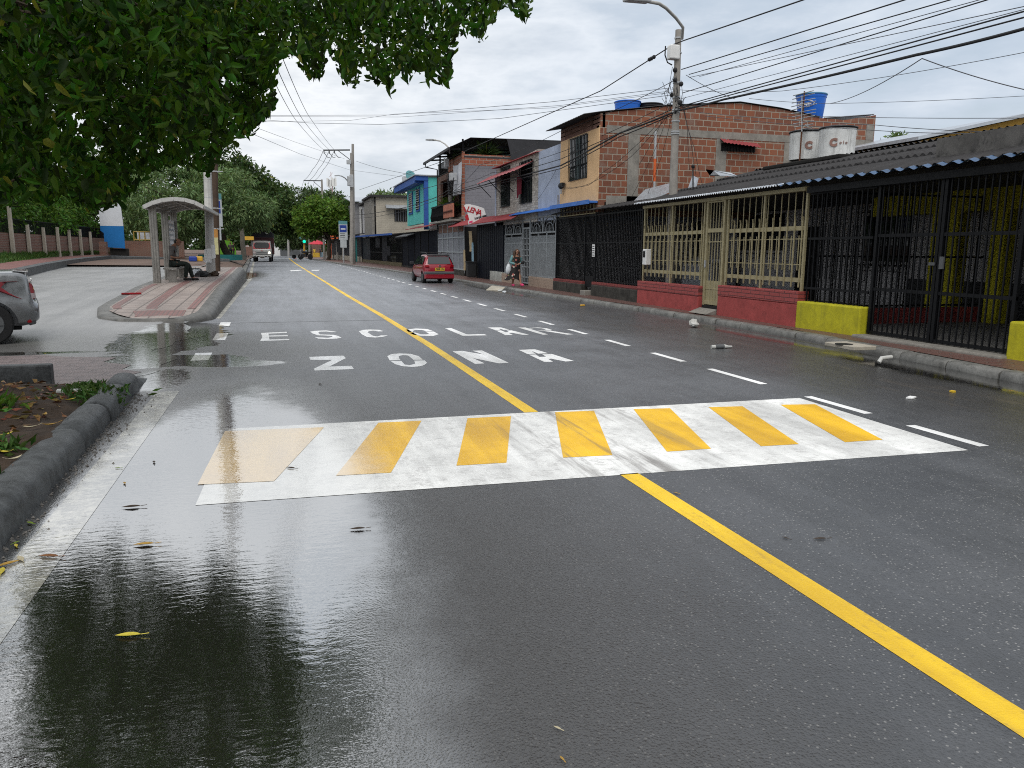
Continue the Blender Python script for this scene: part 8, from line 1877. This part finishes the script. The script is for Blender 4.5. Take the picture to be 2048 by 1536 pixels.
q = at_z(1822,797,0); tag(MB().obox((q.x,q.y,.012),(.14,.07,.015),(0,0,.5)).build('paper_scrap', M['white_paper']), 'small white scrap of paper on the right lane', 'litter')
q = at_z(1905,785,0); tag(MB().obox((q.x,q.y,.014),(.05,.05,.02),(0,0,.2)).build('yellow_scrap', M['plate_yellow']), 'tiny yellow scrap on the right lane', 'litter')
# fallen leaves, each lying on the ground
def leaf(label, x, y, L, mat, z=.012, rz=0.0, curl=.3):
    q = at_z(x, y, z); m = MB(); n = 7; vs = []
    for i in range(n):
        t = i/(n-1); w = L*.34*math.sin(PI*min(1,t*1.02))**.8*(1-.25*t); zc = curl*L*(t-.5)**2*1.2
        vs += [(-w/2, L*(t-.5), zc+w*.25), (0, L*(t-.5), zc), (w/2, L*(t-.5), zc+w*.25)]
    c, s = math.cos(rz), math.sin(rz); vs = [(q.x+c*a-s*b_, q.y+s*a+c*b_, z+d) for a,b_,d in vs]
    m.add(vs, [(3*i+k,3*i+k+1,3*i+k+4,3*i+k+3) for i in range(n-1) for k in (0,1)]); m.tube([Vector(vs[1]),Vector(vs[1])-(Vector(vs[4])-Vector(vs[1])).normalized()*L*.3], .002, 4)
    tag(m.build('fallen_leaf', mat, smooth=60), label, 'leaf', 'fallen leaves in the left gutter and puddle')
ly = paint('leaf_yellow', (.48,.40,.05), .45, .2, 20); lb = paint('leaf_brown', (.17,.075,.03), .5, .3, 20); lo = paint('leaf_ochre', (.36,.22,.05), .45, .25, 20); lg = paint('leaf_green', (.16,.24,.03), .45, .2, 20); ld = paint('leaf_dark_brown', (.05,.035,.025), .5, .3, 20); lp_ = paint('leaf_pale', (.42,.37,.25), .5, .2, 20)
for (lab,x,y,L,mt,rz) in [('yellow-green leaf floating low in the foreground puddle',256,1271,.11,ly,1.4),('ochre leaf floating in the middle of the foreground puddle',288,1089,.115,lo,1.5),('dark thin leaf floating in the bright part of the puddle',262,1014,.12,ld,1.55),('brown leaf on the wet white edge line',97,1113,.12,lb,1.2),('pale curled leaf in the gutter beside the brown one',41,1118,.1,lp_,.5),('long ochre leaf in the gutter below the kerb',18,1128,.12,lo,-.9),('yellow leaf in the gutter at the left edge',4,1142,.1,ly,.2),('yellow-green leaf at the foot of the kerb',60,1046,.07,lg,.8),('small yellow leaf in the gutter near the kerb joint',32,1091,.06,ly,.4),('small green leaf in the gutter above the yellow one',33,1085,.05,lg,-.5),
  ('curled brown leaf on the striped table beside the first stripe',581,936,.09,ld,.9),('small brown leaf lying high in the puddle near the edge line',249,966,.06,lo,.3),('tiny green leaf on the edge line',235,936,.05,lg,1.2),('dark leaf pair floating above the puddle centre',308,924,.07,ld,.2),('dark leaf near the kerb end in the gutter',218,870,.07,ld,.9),('brown leaf on the asphalt below the second stripe',715,1058,.1,ld,1.5),('ochre leaf on the asphalt right of the centre line top',1352,986,.05,lo,.4),('dark twig-like leaf between the centre line and the lettering',640,768,.1,ld,.2),('yellow speck leaf on the brick crossing',90,707,.06,ly,.6),('pale flat leaf on the asphalt at the bottom centre',1115,1456,.035,lp_,.6),('small orange leaf at the bottom of the photo',1124,1517,.03,lo,.2),('dark crumbled leaf in the right lane',1640,1078,.09,ld,1.4),('small dark leaf left of the crumbled one in the right lane',1571,1076,.05,ld,.4),('orange leaf near the right kerb at the right edge',2022,782,.09,lo,.5)]:
    leaf(lab, x, y, L, mt, .005, rz, .12)
rs = np.random.RandomState(12)
cols = [ly, lb, lo, lb, lp_, ld]
k = 0
for (x, y) in [(10,905),(35,880),(60,855),(20,945),(90,830),(118,812),(140,800),(70,905),(30,918),(150,790),(100,850),(130,835),(12,870),(55,830)]:
    q = at_z(x, y, .2); z = bedz(q.x,q.y)+.02; nm = ['first','second','third','fourth','fifth','sixth','seventh','eighth','ninth','tenth','eleventh','twelfth','thirteenth','fourteenth'][k]
    leaf(['orange-brown','brown','ochre','rust','pale','dark'][k % 6]+' dead leaf on the soil of the planting bed, '+nm+' counting from the near left', x, y, .12, cols[(k*5) % 6], z, rs.rand()*6, .5); k += 1
q = at_z(150,776,.2); tag(MB().obox((q.x,q.y,bedz(q.x,q.y)+.03),(.34,.1,.03),(0,.05,.15)).build('white_stick', M['plastic_white'], bevel=.008), 'flat white plastic strip lying on the soil near the bed end', 'litter')
# gutter grit: uncountable stones
n = 2500; rs = np.random.RandomState(66); yy = -1+rs.rand(n)*10.5; xx = -1.74+np.abs(rs.normal(size=n))*.11; m = MB()
for x, y in zip(xx, yy):
    s_ = rs.uniform(.004,.012); m.add([(x-s_,y-s_,.002),(x+s_,y-s_*.6,.002),(x+s_*.5,y+s_,.002),(x,y,.002+s_*1.1)], [(0,1,3),(1,2,3),(2,0,3)])
tag(m.build('gutter_grit', paint('grit', (.14,.13,.12), .7, .6, 30), keep=True), 'dark grit lying along the left gutter', 'grit', kind='stuff')
# ------------------------------------------------------------------ SKY, SUN, CAMERA
w = bpy.data.worlds.new('World'); scene.world = w; w.use_nodes = True; nt = w.node_tree; nt.nodes.clear(); b = NB(nt)
SUN_EL, SUN_AZ = 58, 200
sky = b.n('ShaderNodeTexSky', sky_type='NISHITA', sun_disc=False, sun_elevation=math.radians(SUN_EL), sun_rotation=math.radians(SUN_AZ), air_density=1.4, dust_density=3.0, ozone_density=1.0)
g = b.n('ShaderNodeTexCoord').outputs['Generated']; sp = b.n('ShaderNodeSeparateXYZ', {0:g})
el = b.math('MAXIMUM', sp.outputs[2], .0)
flat = b.n('ShaderNodeMapping', {0:g,'Scale':(1,1,2.6)}).outputs[0]
n1 = b.noise(flat, 2.1, 7, .58, dist=.25); n2 = b.noise(b.n('ShaderNodeMapping', {0:g,'Scale':(1.2,1.2,4.5),'Location':(3,1,0)}).outputs[0], 4.5, 6, .6)
k = b.math('ADD', b.math('MULTIPLY', n1, .65), b.math('MULTIPLY', n2, .35))
cloud = b.ramp(k, [(.30,(4.2,4.7,5.3)),(.43,(5.0,5.45,5.95)),(.52,(7.5,7.7,7.9)),(.60,(5.6,5.95,6.35)),(.74,(4.6,5.0,5.5))])
# thinner, bluer cloud towards the right of the street, brighter low down the street
az = b.n('ShaderNodeVectorMath', {0:g,1:(.78,.62,0)}, operation='DOT_PRODUCT').outputs['Value']
blu = b.maprange(az, .55, 1.0)
cloud = b.mix(b.math('MULTIPLY', blu, .6), cloud, (4.1,4.9,6.0))
cover = b.math('SUBTRACT', 1.0, b.math('MULTIPLY', b.maprange(k, .46, .34), .25))
c = b.mix(cover, sky.outputs[0], cloud)
low = b.math('MULTIPLY', b.maprange(el, .22, .0), .3); c = b.mix(low, c, (6.9,7.1,7.3))
bg = b.n('ShaderNodeBackground', {0:c,'Strength':.1}); out = b.n('ShaderNodeOutputWorld'); nt.links.new(bg.outputs[0], out.inputs[0])
sl_ = bpy.data.lights.new('sun', 'SUN'); sl_.energy = 1.5; sl_.angle = math.radians(40); sl_.color = (1,.96,.9)
so = bpy.data.objects.new('sun', sl_); col.objects.link(so)
ae = math.radians(SUN_EL); aa = math.radians(SUN_AZ); sd = Vector((math.sin(aa)*math.cos(ae), math.cos(aa)*math.cos(ae), math.sin(ae)))
so.rotation_euler = (-sd).to_track_quat('-Z','Y').to_euler(); so.location = sd*50
# humid air far down the street
cam = bpy.data.cameras.new('camera'); co = bpy.data.objects.new('camera', cam); col.objects.link(co); scene.camera = co
cam.sensor_fit = 'HORIZONTAL'; cam.sensor_width = 36; cam.lens = 36*FPX/2048; cam.clip_start = .05; cam.clip_end = 3000
c, s = math.cos(ROLL), math.sin(ROLL)
xr = _rt*c + _cup*s*1.0; yr = _cup*c - _rt*s
# photo x axis: v_unrolled = R*v  ->  camera right in world
xr = _rt*c + _cup*s; yr = -_rt*s + _cup*c
Mx = Matrix((( xr.x, yr.x, -_fwd.x, 0),( xr.y, yr.y, -_fwd.y, 0),( xr.z, yr.z, -_fwd.z, H),(0,0,0,1)))
co.matrix_world = Mx
vs_ = scene.view_settings; vs_.view_transform = 'Standard'; vs_.look = 'None'; vs_.exposure = .4; vs_.gamma = 1; vs_.use_curve_mapping = False
scene.render.engine = 'CYCLES'
cy = scene.cycles; cy.use_denoising = False; cy.filter_width = 1.05; cy.denoiser = 'OPENIMAGEDENOISE'; cy.sample_clamp_indirect = 3.0; cy.max_bounces = 6; cy.diffuse_bounces = 3; cy.glossy_bounces = 3; cy.transmission_bounces = 3; cy.volume_bounces = 0; cy.caustics_reflective = False; cy.caustics_refractive = False; cy.use_adaptive_sampling = True; cy.adaptive_threshold = .006
scene.render.film_transparent = False
